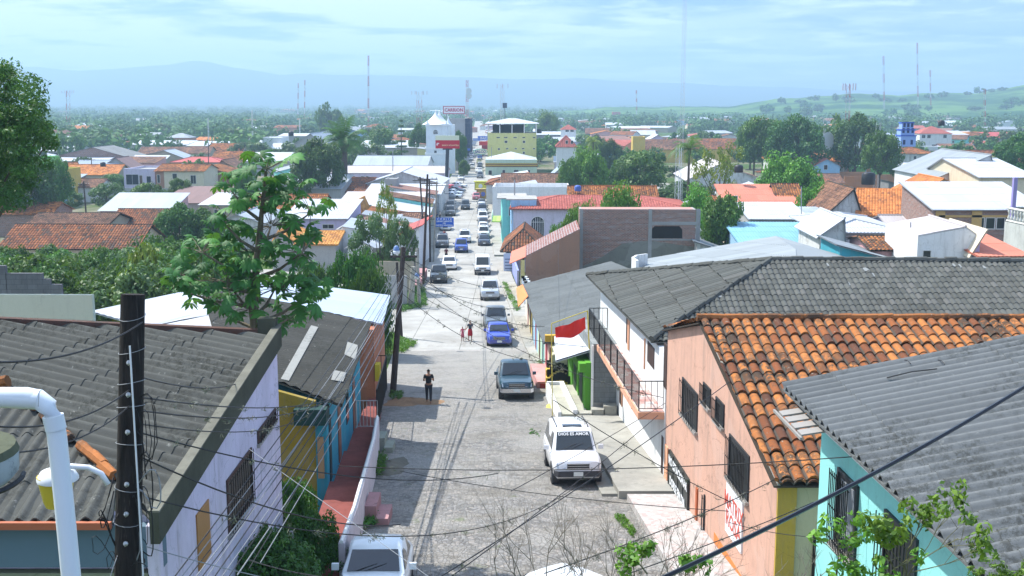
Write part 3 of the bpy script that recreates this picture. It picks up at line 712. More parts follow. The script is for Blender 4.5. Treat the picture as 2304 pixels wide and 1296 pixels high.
# ------------------------------------------------------------------ people
def skinned(name, chains, mat, parent=None, sub=1):
    """one continuous skin over connected chains; chains = list of (points, radii); first point of a later chain may equal an earlier point"""
    vs = []; rs = []; es = []
    def idx(p, r):
        for i, q in enumerate(vs):
            if (V(q)-V(p)).length < 1e-4: return i
        vs.append(tuple(p)); rs.append(r); return len(vs)-1
    for pts, rad in chains:
        pr = None
        for p, r in zip(pts, rad):
            i = idx(p, r)
            if pr is not None and pr != i: es.append((pr, i))
            pr = i
    me = bpy.data.meshes.new(name); me.from_pydata(vs, es, []); o = bpy.data.objects.new(name, me); C.objects.link(o)
    md = o.modifiers.new('skin', 'SKIN'); md.use_smooth_shade = True
    sv = me.skin_vertices[0].data
    for i, r in enumerate(rs): sv[i].radius = (r, r) if not isinstance(r, tuple) else r
    sv[0].use_root = True
    s2 = o.modifiers.new('sub', 'SUBSURF'); s2.levels = s2.render_levels = sub
    dg = bpy.context.evaluated_depsgraph_get(); dg.update(); ev = o.evaluated_get(dg); nm = bpy.data.meshes.new_from_object(ev)
    bpy.data.objects.remove(o); nm.materials.clear(); nm.materials.append(mat); nm.polygons.foreach_set('use_smooth', [True]*len(nm.polygons))
    ob = bpy.data.objects.new(name, nm); C.objects.link(ob)
    if parent is not None: ob.parent = parent
    return ob
SKIN = plain('skin', (.30,.15,.09), .6)
HAIR = plain('hair', (.012,.010,.010), .55)
def person(label, loc, rz, h=1.6, stride=.18, shirt=(.015,.015,.018), low=(.02,.02,.025), skirt=False, armL=None, armR=None, group=None, slim=1.):
    """standing or walking figure facing local -y"""
    k = h/1.7; root = thing('person', label, 'person', loc, group); root.rotation_euler = (0, 0, rz); root.scale = (k*slim, k*slim, k)
    ORG[root.name] = (0,0,0)
    pel = (0,0,.93); ch = (0,.01,1.28); nk = (0,0,1.46)
    armL = armL or [(-.24,-.02,1.13), (-.20,-.22,1.08), (-.15,-.28,1.12)]; armR = armR or [(.24,-.02,1.13), (.20,-.22,1.08), (.15,-.28,1.12)]
    chains = [([pel, (0,0,1.08), ch, (0,0,1.40), nk, (0,-.01,1.56), (0,-.01,1.64)], [(.15,.11), (.125,.09), (.16,.105), (.11,.08), .05, .082, .075])]
    for s, arm in ((-1, armL), (1, armR)):
        ft = stride*s
        chains.append(([pel, (s*.09,0,.86), (s*.10,-ft*.55,.50), (s*.10,-ft*.8+.03,.12), (s*.10,-ft-.0,.05), (s*.11,-ft-.14,.03)], [(.15,.11), .088, .058, .036, .036, .03]))
        sh = (s*.17,0,1.39)
        chains.append(([(0,0,1.40), sh]+[arm[0], arm[1]], [(.11,.08), .05, .037, .027]))
    body = skinned('body', chains, SKIN, root)
    for s, arm in ((-1, armL), (1, armR)):
        w = V(arm[1]); e = (V(arm[2])-w).normalized(); sd_ = e.cross(V((0,0,1))); sd_ = sd_.normalized() if sd_.length > .1 else V((1,0,0)); up = sd_.cross(e)
        ch_ = [([w, w+e*.05, w+e*.085], [.026, (.034,.018), (.036,.014)])]
        for i, fl in enumerate((.062,.075,.070,.055)):
            b = w+e*.085+sd_*(-.027+.018*i); ch_.append(([w+e*.085, b, b+e*fl*.5-up*.006, b+e*fl-up*.022], [(.036,.014), .009, .0085, .007]))
        ch_.append(([w+e*.05, w+e*.06-sd_*s*.035, w+e*.09-sd_*s*.05, w+e*.115-sd_*s*.05], [(.034,.018), .011, .010, .008]))
        skinned('hand', ch_, SKIN, root)
    # face: nose, ears
    f = MB(); f.tube([(0,-.085,1.60), (0,-.115,1.565), (0,-.085,1.555)], [.008,.016,.012], 6)
    for s in (-1, 1): f.tube([(s*.083,-.005,1.585), (s*.090,.005,1.60), (s*.086,.01,1.615)], [.008,.014,.010], 6)
    f.build('face', SKIN, root, True)
    e_ = MB()
    for s in (-1, 1): e_.tube([(s*.03,-.088,1.60), (s*.03,-.098,1.60)], [.011,.006], 6)
    e_.build('eye', plain('eye', (.02,.02,.02), .3), root)
    skinned('hair', [([(0,.02,1.655), (0,.045,1.60), (0,.07,1.66), (0,.09,1.70)], [.088, .080, .045, .035])], HAIR, root)
    sm = plain('shirt_cloth', shirt, .85); lm = plain('trouser_cloth' if not skirt else 'skirt_cloth', low, .85)
    tops = [([(0,0,.96), (0,0,1.08), (0,.01,1.28), (0,0,1.40), (0,0,1.45)], [(.158,.12), (.140,.105), (.175,.12), (.125,.09), .062])]
    for s, arm in ((-1, armL), (1, armR)):
        sh = V((s*.17,0,1.39)); el_ = V(arm[0]); tops.append(([(0,0,1.40), tuple(sh), tuple(sh.lerp(el_, .62))], [(.125,.09), .066, .054]))
    skinned('shirt', tops, sm, root)
    if skirt:
        m = MB(); m.lathe((0,0,.46), [(.19,0), (.20,.12), (.185,.35), (.15,.54)], 14); o = m.build('skirt', lm, root, True)
    else:
        tr = []
        for s in (-1, 1):
            ft = stride*s; tr.append(([(0,0,.95), (s*.09,0,.86), (s*.10,-ft*.55,.50), (s*.10,-ft*.78+.03,.14)], [(.160,.122), .100, .072, .052]))
        skinned('trousers', tr, lm, root)
    fo = MB()
    for s in (-1, 1): fo.box(s*.10-.045, s*.10+.045, -stride*s-.19, -stride*s+.05, 0, .045)
    fo.build('shoe', plain('shoe', (.05,.04,.035), .7), root)
    return root

# ------------------------------------------------------------------ poles, wires
def sagline(a, b, sag, n=14):
    a = V(a); b = V(b); out = []
    for i in range(n+1):
        t = i/n; p = a.lerp(b, t); p.z -= sag*4*t*(1-t); out.append(p)
    return out
WIRE = plain('cable_sheath', (.015,.015,.017), .6); WIREW = plain('bare_cable', (.25,.26,.27), .6, .1); TUFT = leafmat((.06,.065,.045),(.12,.13,.09),(.2,.2,.14), .1)
def wire(a, b, sag=.3, r=.012, label='', mat=None, tufts=0, seed=0, group=None, n=14, ts=.13, tr=(0.05,.95)):
    m = MB(); path = sagline(a, b, sag, n); m.tube(path, r, 5)
    o = one(m, 'cable', mat or WIRE, label, 'cable', group)
    if tufts:
        g = np.random.default_rng(seed+3); cs = []; rs = []
        for i in range(tufts):
            t = g.uniform(*tr)*n; k = min(int(t), n-1); p = path[k].lerp(path[k+1], t-k); cs.append((p.x, p.y, p.z-.02)); rs.append(ts*g.uniform(.4, 1.1))
        me = leafmesh('air_plant', [leaves(np.array(cs)-np.array(ORG[o.name]), rs, 14, ts*.95, seed=seed, asp=.12)], TUFT)
        q = bpy.data.objects.new('air_plant', me); C.objects.link(q); q.parent = o
    return o
POLE = wood((.085,.065,.055))
def pole(pb, pt, r0, r1, label, mat=None, name='utility_pole', cat='utility pole', group=None, arm=True, cross=None):
    root = thing(name, label, cat, tuple(pb), group); m = MB(); m.tube([pb, V(pb).lerp(V(pt), .5), pt], [r0, (r0+r1)/2, r1], 12); m.build('shaft', mat or POLE, root, True, 40)
    if arm:
        c = MB(); t = V(pt); w = cross or .9; c.boxo(t+V((-w,-.05,-.55)), (2*w,0,0), (0,.1,0), (0,0,.1)); ca = c.build('crossarm', mat or POLE, root)
        i = MB()
        for q in (-w*.9, -w*.45, w*.45, w*.9): i.lathe(t+V((q,0,-.45)), [(.03,0),(.06,.05),(.03,.09),(.05,.14),(.02,.18)], 8)
        i.build('insulator', plain('porcelain', (.55,.55,.52), .3), ca)
    return root
# ================================================================== GROUND, ROADS
def groundmat():
    n = NT('town_ground'); p = n.pos(); a = n.rng(n.noise(p, .035, 8, .65), .42, .6, 0, 1, True)
    g = n.mix(a, (.06,.10,.025), (.22,.19,.14)); g = n.mix(n.rng(n.noise(p, .4, 6), .4, .65, 0, .6, True), g, (.05,.085,.022))
    sp = n.n('ShaderNodeSeparateXYZ'); n.L(p, sp.inputs[0]); far = n.rng(sp.outputs[1], 350, 900, 0, .85); g = n.mix(far, g, (.055,.105,.03)); return n.fin(g, .95, 0, .05)
def cobblemat():
    n = NT('cobblestone'); p = n.pos(); pp = n.map(p, (1, .8, .3)); v = n.n('ShaderNodeTexVoronoi'); v.inputs['Scale'].default_value = 7.5; n.L(pp, v.inputs['Vector'])
    e = n.n('ShaderNodeTexVoronoi'); e.feature = 'DISTANCE_TO_EDGE'; e.inputs['Scale'].default_value = 7.5; n.L(pp, e.inputs['Vector'])
    sp = n.n('ShaderNodeSeparateColor'); n.L(v.outputs['Color'], sp.inputs[0])
    g = n.ramp(sp.outputs[0], [(0, (.13,.128,.125)), (.4, (.19,.187,.18)), (.75, (.25,.245,.24)), (1, (.31,.28,.25))])
    g = n.mix(n.rng(n.noise(p, .6, 7, .7), .4, .68, 0, .75, True), g, (.29,.27,.235))
    g = n.mix(n.rng(n.noise(p, 2.6, 7, .75), .52, .66, 0, .8, True), g, (.10,.092,.075))
    g = n.mix(n.rng(n.noise(p, .9, 8, .75), .60, .68, 0, .75, True), g, (.09,.13,.035)); g = n.mix(n.rng(n.noise(n.map(p, (.35, 1.4, 1)), .8, 7, .7), .52, .64, 0, .5, True), g, (.13,.115,.09)); g = n.mix(n.rng(n.noise(p, .28, 3, .5), .60, .63, 0, .55, True), g, (.30,.295,.28))
    jn = n.rng(e.outputs['Distance'], 0, .07, 1, 0); g = n.mix(n.math('MULTIPLY', jn, .55), g, (.08,.075,.06))
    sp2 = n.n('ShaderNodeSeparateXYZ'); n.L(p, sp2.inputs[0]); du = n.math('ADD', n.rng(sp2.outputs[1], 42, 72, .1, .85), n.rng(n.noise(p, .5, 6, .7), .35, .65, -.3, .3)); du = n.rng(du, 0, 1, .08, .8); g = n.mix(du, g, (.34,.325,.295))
    n.bump(n.math('ADD', n.rng(e.outputs['Distance'], 0, .12, 0, 1), n.noise(p, 18, 3)), .7, .04); return n.fin(g, .95, 0, .15)
def roadmat():
    n = NT('concrete_road'); p = n.pos(); g = n.mix(n.rng(n.noise(p, .22, 8, .7), .38, .66), (.38,.37,.34), (.26,.25,.225))
    g = n.mix(n.rng(n.noise(n.map(p, (1, .25, 1)), 1.3, 7, .75), .54, .7, 0, .55, True), g, (.155,.14,.115))
    b = n.n('ShaderNodeTexBrick'); n.L(n.map(p, (1,1,0)), b.inputs['Vector']); b.inputs['Scale'].default_value = 1; b.inputs['Brick Width'].default_value = 3.6; b.inputs['Row Height'].default_value = 4.2; b.inputs['Mortar Size'].default_value = .035; b.offset = 0
    g = n.mix(n.math('MULTIPLY', b.outputs['Fac'], .6), g, (.10,.095,.08)); n.bump(n.noise(p, 12, 5), .3, .02); return n.fin(g, .93, 0, .15)
def struct(o): o['kind'] = 'structure'; return o
def HX(X, Y):     # gentle hill to the right, far away
    u = X/max(Y, 1); 
    return 0
gm = MB(); Ys = [0,8,14,20,29,38,54,65,75,88,102,117,131,146,165,200,260,334,450,600,1000,1500,2500,4000,6000,7100]; Xs = [-1,-.4,-.1,.0,.1,.4,1]
for i, y in enumerate(Ys): 
    for x in Xs: gm.v.append((x*(120+y*1.6), y, gz(y)-.05))
nx = len(Xs)
for i in range(len(Ys)-1):
    for j in range(nx-1): gm.f.append([i*nx+j, i*nx+j+1, (i+1)*nx+j+1, (i+1)*nx+j]); gm.uv.append([(0,0)]*4); gm.mi.append(0)
struct(gm.build('ground', groundmat()))
EY = [(20,-4.2,5.0),(29,-4.3,4.5),(40,-5.0,3.5),(55,-6.3,2.1),(75,-7.5,.9),(102,-9.0,-.5),(117,-9.6,-1.4),(150,-10.8,-2.6),(182,-11.9,-3.6),(253,-13.9,-5.9),(333,-15.6,-8.4),(480,-19.6,-12.2),(760,-27,-19.5),(1400,-46,-36)]
def ex(Y, k): return float(np.interp(Y, [e[0] for e in EY], [e[k] for e in EY]))
def strip(y0, y1, l, r, dz, name, mat, n=None, ly=None, th=0):
    m = MB(); ys = sorted(set([y0, y1]+[k for k in list(_gy)+[e[0] for e in EY]+list(np.arange(math.ceil(y0/4)*4, min(y1, 200), 4)) if y0 < k < y1])); L_ = l if callable(l) else (lambda Y: l); R_ = r if callable(r) else (lambda Y: r)
    k = 9
    for y in ys:
        for j in range(k): m.v.append((L_(y)+(R_(y)-L_(y))*j/(k-1), y, gz(y)+dz))
    for i in range(len(ys)-1):
        for j in range(k-1): m.f.append([i*k+j, i*k+j+1, (i+1)*k+j+1, (i+1)*k+j]); m.uv.append([(0,0)]*4); m.mi.append(0)
    if th:
        for s in (0, k-1):
            for i in range(len(ys)-1):
                a, b = V(m.v[i*k+s]), V(m.v[(i+1)*k+s]); q = [a, b, b-V((0,0,th)), a-V((0,0,th))]; m.add(q if s else q[::-1], [[0,1,2,3]])
        for i in (0, len(ys)-1):
            a, b = V(m.v[i*k]), V(m.v[i*k+k-1]); q = [a, b, b-V((0,0,th)), a-V((0,0,th))]; m.add(q[::-1] if i == 0 else q, [[0,1,2,3]])
    return struct(m.build(name, mat))
eL = lambda Y: ex(Y, 1); eR = lambda Y: ex(Y, 2)
COB = cobblemat(); RD = roadmat()
strip(18, 73.5, lambda Y: eL(Y)-.6, lambda Y: eR(Y)+.6, .02, 'cobbled_road', COB)
strip(73.5, 1400, eL, eR, .024, 'road', RD)
strip(76, 95, -60, lambda Y: eL(Y)+.02, .020, 'side_road', RD)
strip(110, 126, -60, lambda Y: eL(Y)+.02, .020, 'side_road', RD)
strip(127, 140, lambda Y: eR(Y)-.02, 60, .020, 'side_road', RD)
strip(262, 290, -70, 50, .020, 'cross_road', RD)
PAVE = concrete((.40,.385,.34))
strip(60, 126.5, eR, lambda Y: eR(Y)+1.5, .15, 'pavement', PAVE, th=.2)
strip(141, 261, eR, lambda Y: eR(Y)+1.7, .15, 'pavement', PAVE, th=.2)
strip(127, 261, lambda Y: eL(Y)-1.6, eL, .15, 'pavement', PAVE, th=.2)
strip(291, 900, lambda Y: eL(Y)-2.2, eL, .15, 'pavement', PAVE, th=.2)
strip(291, 900, eR, lambda Y: eR(Y)+2.2, .15, 'pavement', PAVE, th=.2)
# raised pavements in front of the right-hand houses
FR = vplane(5.5, 39, -.057); frx = lambda Y: 5.5-.057*(Y-39)
strip(36.6, 49.5, lambda Y: frx(Y)-1.95, frx, .30, 'raised_pavement', concrete((.37,.36,.32)), th=.6)
strip(36.9, 50.5, lambda Y: frx(Y)-2.5, lambda Y: frx(Y)-1.95, .12, 'raised_pavement', concrete((.34,.33,.29)), th=.4)
def terr():
    n = NT('speckled_paving'); p = n.pos(); v = n.n('ShaderNodeTexVoronoi'); v.inputs['Scale'].default_value = 7; n.L(p, v.inputs['Vector']); sp = n.n('ShaderNodeSeparateColor'); n.L(v.outputs['Color'], sp.inputs[0])
    g = n.ramp(sp.outputs[0], [(0,(.38,.36,.34)),(.55,(.46,.43,.41)),(.8,(.38,.31,.29)),(1,(.32,.24,.21))], True); return n.fin(g, .8)
strip(24, 36.4, lambda Y: frx(Y)-1.7, frx, .25, 'terrazzo_pavement', terr(), th=.4)
# kerb of the cobbled block against the concrete
m = MB(); m.box(-8.2, 2.0, 73.2, 73.7, gz(73.4)-.1, gz(73.4)+.035); struct(m.build('threshold_strip', concrete((.38,.36,.33))))
def grass_patch(cxy, n, hgt, label, seed, mat=None, dz=.0, sz=.16):
    g = np.random.default_rng(seed); pts = []
    A = [V((a, b, 0)) for a, b in cxy]; xs = [a.x for a in A]; ys = [a.y for a in A]
    while len(pts) < n:
        x = g.uniform(min(xs), max(xs)); y = g.uniform(min(ys), max(ys)); ins = False
        for i in range(len(A)):
            a, b = A[i], A[i-1]
            if (a.y > y) != (b.y > y) and x < (b.x-a.x)*(y-a.y)/(b.y-a.y)+a.x: ins = not ins
        if ins: pts.append((x, y, gz(y)+dz+hgt*g.uniform(.2, .8)))
    me = leafmesh('grass', [leaves(pts, np.full(len(pts), hgt*.8), 7, sz, seed=seed, flat=.7, asp=.22, up=.1)], mat or LM['lime'])
    o = bpy.data.objects.new('grass', me); C.objects.link(o); o['kind'] = 'stuff'; o['label'] = label; o['category'] = 'grass'
    return o
def gp(*q): return [(G(a, b).x, G(a, b).y) for a, b in q]
grass_patch(gp((905,652),(955,655),(958,690),(900,705),(885,690)), 900, .35, 'green grass on the street corner behind the leaning pole', 3, LM['mid'], .1, .3)
grass_patch(gp((830,735),(905,765),(940,775),(905,796),(825,792)), 900, .22, 'bright grass verge beside the side road corner', 4, LM['lime'], .1, .22)
grass_patch(gp((1130,640),(1138,640),(1172,700),(1160,705)), 200, .18, 'narrow strip of grass on the pavement by the blue wall', 5, LM['lime'], .15, .2)
grass_patch(gp((1208,820),(1222,822),(1235,860),(1215,868)), 120, .2, 'weeds growing along the pavement beside the dark pickup', 6, LM['lime'], .1, .16)
grass_patch(gp((1380,1165),(1400,1160),(1430,1200),(1425,1215)), 110, .08, 'grass tufts at the edge of the cobbles near the speckled pavement', 7, LM['lime'], .05, .12)
grass_patch(gp((1190,965),(1215,968),(1215,985),(1190,978)), 25, .06, 'small weeds between the cobbles', 8, LM['mid'], .02, .1)
grass_patch(gp((848,1030),(868,1030),(860,1075),(838,1075)), 120, .22, 'weeds growing against the raised walkway wall', 9, LM['mid'], .1, .16)
grass_patch(gp((815,1160),(850,1140),(850,1185),(812,1200)), 160, .2, 'weeds at the foot of the walkway behind the white car', 10, LM['mid'], .1, .16)
grass_patch(gp((880,885),(905,890),(900,905),(878,900)), 60, .18, 'weeds round the foot of the leaning street pole', 12, LM['mid'], .1, .16)
# heap of brown dirt at the pole
dirtm = concrete((.30,.19,.11), 3)
def heap(px, py, wx, wy, h, label, mat, seed):
    c = G(px, py); m = MB(); g = np.random.default_rng(seed); nr, na = 7, 22
    for i in range(nr+1):
        for j in range(na):
            r = i/nr; a = 2*math.pi*j/na; rr = r*(1+.22*math.sin(a*3+seed)+.1*math.sin(a*7)); y = c.y+math.sin(a)*wy*rr
            m.v.append((c.x+math.cos(a)*wx*rr, y, gz(y)+.01+h*(1-r)**1.2*(.8+.4*g.random())+(.02*g.random() if i < nr else -.02)))
    for i in range(nr):
        for j in range(na): m.f.append([i*na+j, (i+1)*na+j, (i+1)*na+(j+1)%na, i*na+(j+1)%na]); m.uv.append([(0,0)]*4); m.mi.append(0)
    o = m.build('dirt_heap', mat, None, True); o['kind'] = 'stuff'; o['label'] = label; o['category'] = 'dirt'; return o
heap(925, 905, 1.6, 1.3, .22, 'brown soil spread on the cobbles beside the woman in black', dirtm, 2)
heap(875, 1050, .85, 1.4, .22, 'heap of rubble and dry leaves against the walkway wall', concrete((.16,.15,.12), 3), 5)
heap(1245, 915, .45, .5, .2, 'small heap of yellow sand beside the iron gate', plain('yellow_sand', (.6,.47,.12), .95), 8)

# ================================================================== FACADE HELPERS
def fquad(pl, x0, x1, yt, yb):
    """rectangle on a receding facade: rows yt, yb are read at column x0"""
    a = pl(x0, yb); b = pl(x0, yt); c = pl(x1, 700); q0 = V((a.x, a.y, a.z)); q3 = V((a.x, a.y, b.z)); q1 = V((c.x, c.y, a.z)); q2 = V((c.x, c.y, b.z)); return q0, q1, q2, q3
def fbox(root, pl, x0, x1, yt, yb, out, mat, name, inn=.02):
    q0, q1, q2, q3 = fquad(pl, x0, x1, yt, yb); n = (q1-q0).cross(q3-q0).normalized()
    if n.dot(V((0,0,CZ))-q0) < 0: n = -n
    m = MB(); m.boxo(q0-n*inn, q1-q0, q3-q0, n*(out+inn)); return m.build(name, mat, root)
def grille_window(root, q0, q1, q2, q3, n, bars=9, depth=.12, frame=None, name='window'):
    n = V(n).normalized(); w = q1-q0; h = q3-q0; m = MB(); m.boxo(q0-n*.05, w, h, n*.06); o = m.build(name, plain('barred_glass', (.012,.016,.018), .35), root)
    f = MB(); t = .06; ux = w.normalized(); uz = h.normalized(); W_, H_ = w.length, h.length
    for a, b, c in ((q0, w, uz*t), (q3-uz*t, w, uz*t), (q0+uz*t, ux*t, uz*(H_-2*t)), (q1-ux*t+uz*t, ux*t, uz*(H_-2*t))): f.boxo(a+n*.011, b, c, n*.03)
    f.build('frame', frame or plain('steel_frame', (.03,.035,.04), .5), o)
    g = MB()
    for i in range(bars): g.boxo(q0+ux*(W_*(i+.5)/bars-.008)+n*(depth-.016), ux*.016, h, n*.016)
    for z in (.08, .5, .92): g.boxo(q0+uz*(H_*z)+n*(depth-.03), w, uz*.02, n*.013)
    g.build('grille', BLACK, o); s_ = MB(); s_.boxo(q0-ux*.06-uz*.09+n*.002, ux*(W_+.12), uz*.08, n*(depth*.7)); s_.build('sill', concrete((.40,.38,.35)), o); return o
def railing(root, path, h, name='railing', gap=.12, mat=None, r=.009, top=.022, low=.1, sub=None):
    m = MB()
    for a, b in zip(path[:-1], path[1:]):
        a = V(a); b = V(b); L_ = (b-a).length; k = max(1, int(L_/gap))
        for i in range(k+1):
            p = a.lerp(b, i/k); m.tube([p+V((0,0,low if i % 9 else 0)), p+V((0,0,h))], r if i % 9 else r*1.8, 4)
        m.tube([a+V((0,0,h)), b+V((0,0,h))], top, 5); m.tube([a+V((0,0,low)), b+V((0,0,low))], r*1.3, 4)
    return m.build(name, mat or BLACK, root)
def zc(v): return V(v)

# ================================================================== RIGHT SIDE, NEAR
# peach house with the orange barrel tile roof
PB = concrete((.3,.3,.28))
root = thing('peach_house', 'peach painted two-storey house with mossy orange barrel tile roof and barred windows', 'house', (6, 32, gz(32)))
ya, yr, yb = 25.2, 33.0, 38.55; za, zr, zb_ = CZ-8.8, CZ-6.62, CZ-8.0; gb = gz(25)-1.5
def F(Y, z, o=0): return V((frx(Y)+o, Y, z))
wm_ = MB(); fa = [F(ya, gb), F(yb, gb), F(yb, zb_), F(yr, zr-.05), F(ya, za-.05)]; wm_.prism(fa, (11, 0, 0)); PEACH = plaster((.60,.36,.27), .42)
wall = wm_.build('wall', PEACH, root)
rm = MB(); o_ = .18
ribbed(rm, [F(yr, zr+.1, -o_), F(yr, zr+.1, 12), F(ya-.35, za+.0, 12), F(ya-.35, za+.0, -o_)], (0,-1,-.28), .31, .060, 'barrel', .56, .045, 8, .024)
ribbed(rm, [F(yr, zr+.1, 12), F(yr, zr+.1, -o_), F(yb+.2, zb_+.05, -o_), F(yb+.2, zb_+.05, 12)], (0,1,-.25), .31, .052, 'barrel', .56, .035, 8, .014)
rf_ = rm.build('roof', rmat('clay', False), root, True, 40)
rc = MB(); g_ = np.random.default_rng(4); x = -.25
while x < 12:
    l = .42; rc.tube([F(yr, zr+.16+g_.uniform(-.015,.02), x), F(yr, zr+.19+g_.uniform(-.015,.02), x+l+.04)], [.125, .10], 8); x += l
rc.build('ridge_tile', rmat('clay', True), rf_, True, 40)
rv = MB(); rv.boxo(F(ya-.3, za-.14, -.08), F(yr, zr, 0)-F(ya-.3, za, 0), (.07,0,0), (0,0,.16)); rv.build('verge', plain('grey_mortar', (.34,.33,.30), .9), root)
nF = V((-1,-.057,0))
for i, (a, b, c, d) in enumerate([(1535,1577,845,927),(1583,1606,857,901),(1611,1638,889,941),(1640,1700,971,1070)]):
    q = fquad(FR, a, b, c, d); grille_window(root, q[1], q[0], q[3], q[2], nF, bars=(9, 8, 8, 14)[i], depth=.16)
ORG_ = plain('orange_paint', (.60,.20,.05), .8)
q = fquad(FR, 1506, 1563, 1006, 1135); gt = MB(); gt.boxo(q[0]-nF*.03, q[1]-q[0], q[3]-q[0], nF*.09); gate = gt.build('gate', plain('black_steel_sheet', (.035,.04,.036), .45, .2), root)
gr_ = MB(); 
for i in range(5): gr_.boxo(q[0].lerp(q[1], i/4)-V((0,.02,0))+nF*.06, V((0,.04,0)), q[3]-q[0], nF*.02)
gr_.build('stile', plain('stile_steel', (.02,.022,.02), .4), gate)
WT = plain('white_sign_paint', (.75,.77,.78), .6); ux_ = (q[1]-q[0]).normalized(); uz_ = V((0,0,1)); mid = (q[0]+q[1])/2; zt = q[3].z
textobj('NO ESTACIONAR', .42, WT, gate, V((mid.x, mid.y, zt-.32))+nF*.083, ux_, uz_, sx=.9, bold=.012)
textobj('DOBLE EN DIA', .42, WT, gate, V((mid.x, mid.y, zt-1.0))+nF*.083, ux_, uz_, sx=.9, bold=.012)
em = MB(); cc_ = V((mid.x, mid.y, zt-1.9))+nF*.085
em.tube([cc_+(ux_*math.cos(a)+uz_*math.sin(a))*.27 for a in np.linspace(0, 2*math.pi, 25)], .022, 4); em.tube([cc_+ux_*.18+uz_*.18, cc_-ux_*.18-uz_*.18], .03, 4); em.build('no_parking_mark', WT, gate)
textobj('E', .36, WT, gate, cc_, ux_, uz_)
fbox(root, FR, 1501, 1505, 1003, 1130, .04, plain('peach_trim', (.70,.36,.22), .8), 'door_post')
fbox(root, FR, 1566, 1583, 1092, 1175, .05, plain('brick_pillar', (.42,.12,.05), .85), 'pillar')
q = fquad(FR, 1583, 1600, 1108, 1200); grille_window(root, q[1], q[0], q[3], q[2], nF, bars=6, depth=.1, name='door')
fbox(root, FR, 1603, 1745, 1190, 1330, .012, ORG_, 'painted_dado')
q = fquad(FR, 1635, 1690, 1076, 1192); sg = MB(); sg.boxo(q[0]-nF*.02, q[1]-q[0], q[3]-q[0], nF*.07); sgo = sg.build('sign_board', plain('white_board', (.78,.78,.8), .5), root)
RT = plain('red_sign_paint', (.55,.10,.07), .6); mid = (q[0]+q[1])/2; zt = q[3].z; hh = q[3].z-q[0].z
textobj('MATRIX', .62, RT, sgo, V((mid.x, mid.y, zt-hh*.36))+nF*.055, ux_, uz_, sx=.88, bold=.01)
textobj('ROSA', .62, RT, sgo, V((mid.x, mid.y, zt-hh*.70))+nF*.055, ux_, uz_, sx=1.0, bold=.01)
fm_ = MB(); fm_.boxo((frx(ya), ya-.012, gb), (.45,0,0), (0,-.10,0), (0,0,za-gb-.2)); fm_.build('pilaster', plaster((.50,.33,.06), .3), root)
fm_ = MB(); fm_.boxo((frx(ya)+.45, ya-.004, gb), (10,0,0), (0,-.03,0), (0,0,za-gb-.2)); fm_.build('end_wall', plaster((.52,.46,.30), .3), root)
dw = MB(); p0 = V((frx(ya)+.9, ya-.04, za-3.6)); dw.boxo(p0, (.8,0,0), (0,-.03,0), (0,0,2.3)); dw.build('door', plain('dark_doorway', (.03,.025,.02), .9), root)
sl = MB(); sl.boxo((frx(ya)-.1, ya-1.35, za-3.85), (3.2,0,0), (0,1.3,0), (0,0,.2)); bal = sl.build('landing', concrete((.40,.38,.34)), root)
railing(bal, [(frx(ya)-.02, ya-.1, za-3.65), (frx(ya)-.02, ya-1.3, za-3.65), (frx(ya)+3.0, ya-1.3, za-3.65)], 1.15, gap=.11, mat=plain('grey_iron', (.05,.055,.06), .5))

# turquoise house with grey corrugated roof, nearest on the right
root = thing('turquoise_house', 'pale turquoise house with grey corrugated roof and black barred windows, nearest on the right', 'house', (8, 17, gz(17)))
A_, B_, D_ = P(1760, 866, 21.2), P(2212, 1292, 12.8), P(2304, 759, 21.2); RP = plane3(A_, B_, D_); ribd = A_-D_
E_ = RP(2560, 700); e2 = A_+(D_-A_)*2.6; f2 = B_+(D_-A_)*2.9+(B_-A_)*.45; b2 = A_+(B_-A_)*1.45
rm = MB(); ribbed(rm, [A_, e2, e2+(b2-A_), b2], ribd, .30, .055, 'sine', 3.0, .016, 8); FIB = sheet((.16,.17,.172), .25, 0., .95, False, .7); rm.build('roof', FIB, root, True, 60)
TX = lambda Y: 6.0-.035*(Y-21); zt = CZ-6.15; TP = vplane(6.0, 20.8, -.035); zf = gz(12)-2
wm_ = MB(); pts = [(TX(20.8), 20.8), (TX(8), 8), (TX(8)+9, 8), (TX(20.8)+9, 20.8)]; wm_.prism([(x, y, zf) for x, y in pts], (0, 0, zt-zf)); TUR = plaster((.27,.63,.60), .18); wm_.build('wall', TUR, root)
wg = MB(); wg.prism([(TX(20.8)+.02, 20.76, zt), (TX(20.8)+8.8, 20.76, zt), (TX(20.8)+8.8, 20.76, zt+1.85)], (0,-.2,0)); wg.build('gable', TUR, root)
fb_ = MB(); fb_.boxo(V((TX(20.6)-.12, 20.6, zt-.02)), V((TX(8)-TX(20.6), -12.6, 0)), (.1,0,0), (0,0,.34)); fb_.build('fascia', plain('white_fascia', (.72,.72,.74), .6), root)
jo = MB()
for i in range(4): jo.boxo(A_+(B_-A_)*(.10+.045*i)+V((-.30,0,-.30)), (.75,0,.12), V((0,-.02,0))+(B_-A_)*.03, (0,0,.03))
jo.boxo(A_+(B_-A_)*.09+V((-.36,.1,-.34)), (B_-A_)*.2, (.04,0,0), (0,0,.05)); jo.build('soffit_board', plain('white_board_old', (.27,.255,.235), .7), root)
nT = V((-1,-.035,0))
for a, b, c, d in [(1880,1955,1042,1215),(1980,2100,1130,1390),(2150,2290,1300,1700)]:
    q = fquad(TP, a, b, c, d); grille_window(root, q[1], q[0], q[3], q[2], nT, bars=12 if b < 2000 else 10, depth=.2, name='window')
cur = MB(); q = fquad(TP, 1890, 1948, 1070, 1200); cur.boxo(q[0]+nT*.012, q[1]-q[0], q[3]-q[0], nT*.02); cur.build('louvre', plain('grey_louvre', (.22,.24,.27), .4), root)
for a, b, s_ in ((1870,1895,0),):
    pass
yp = MB()
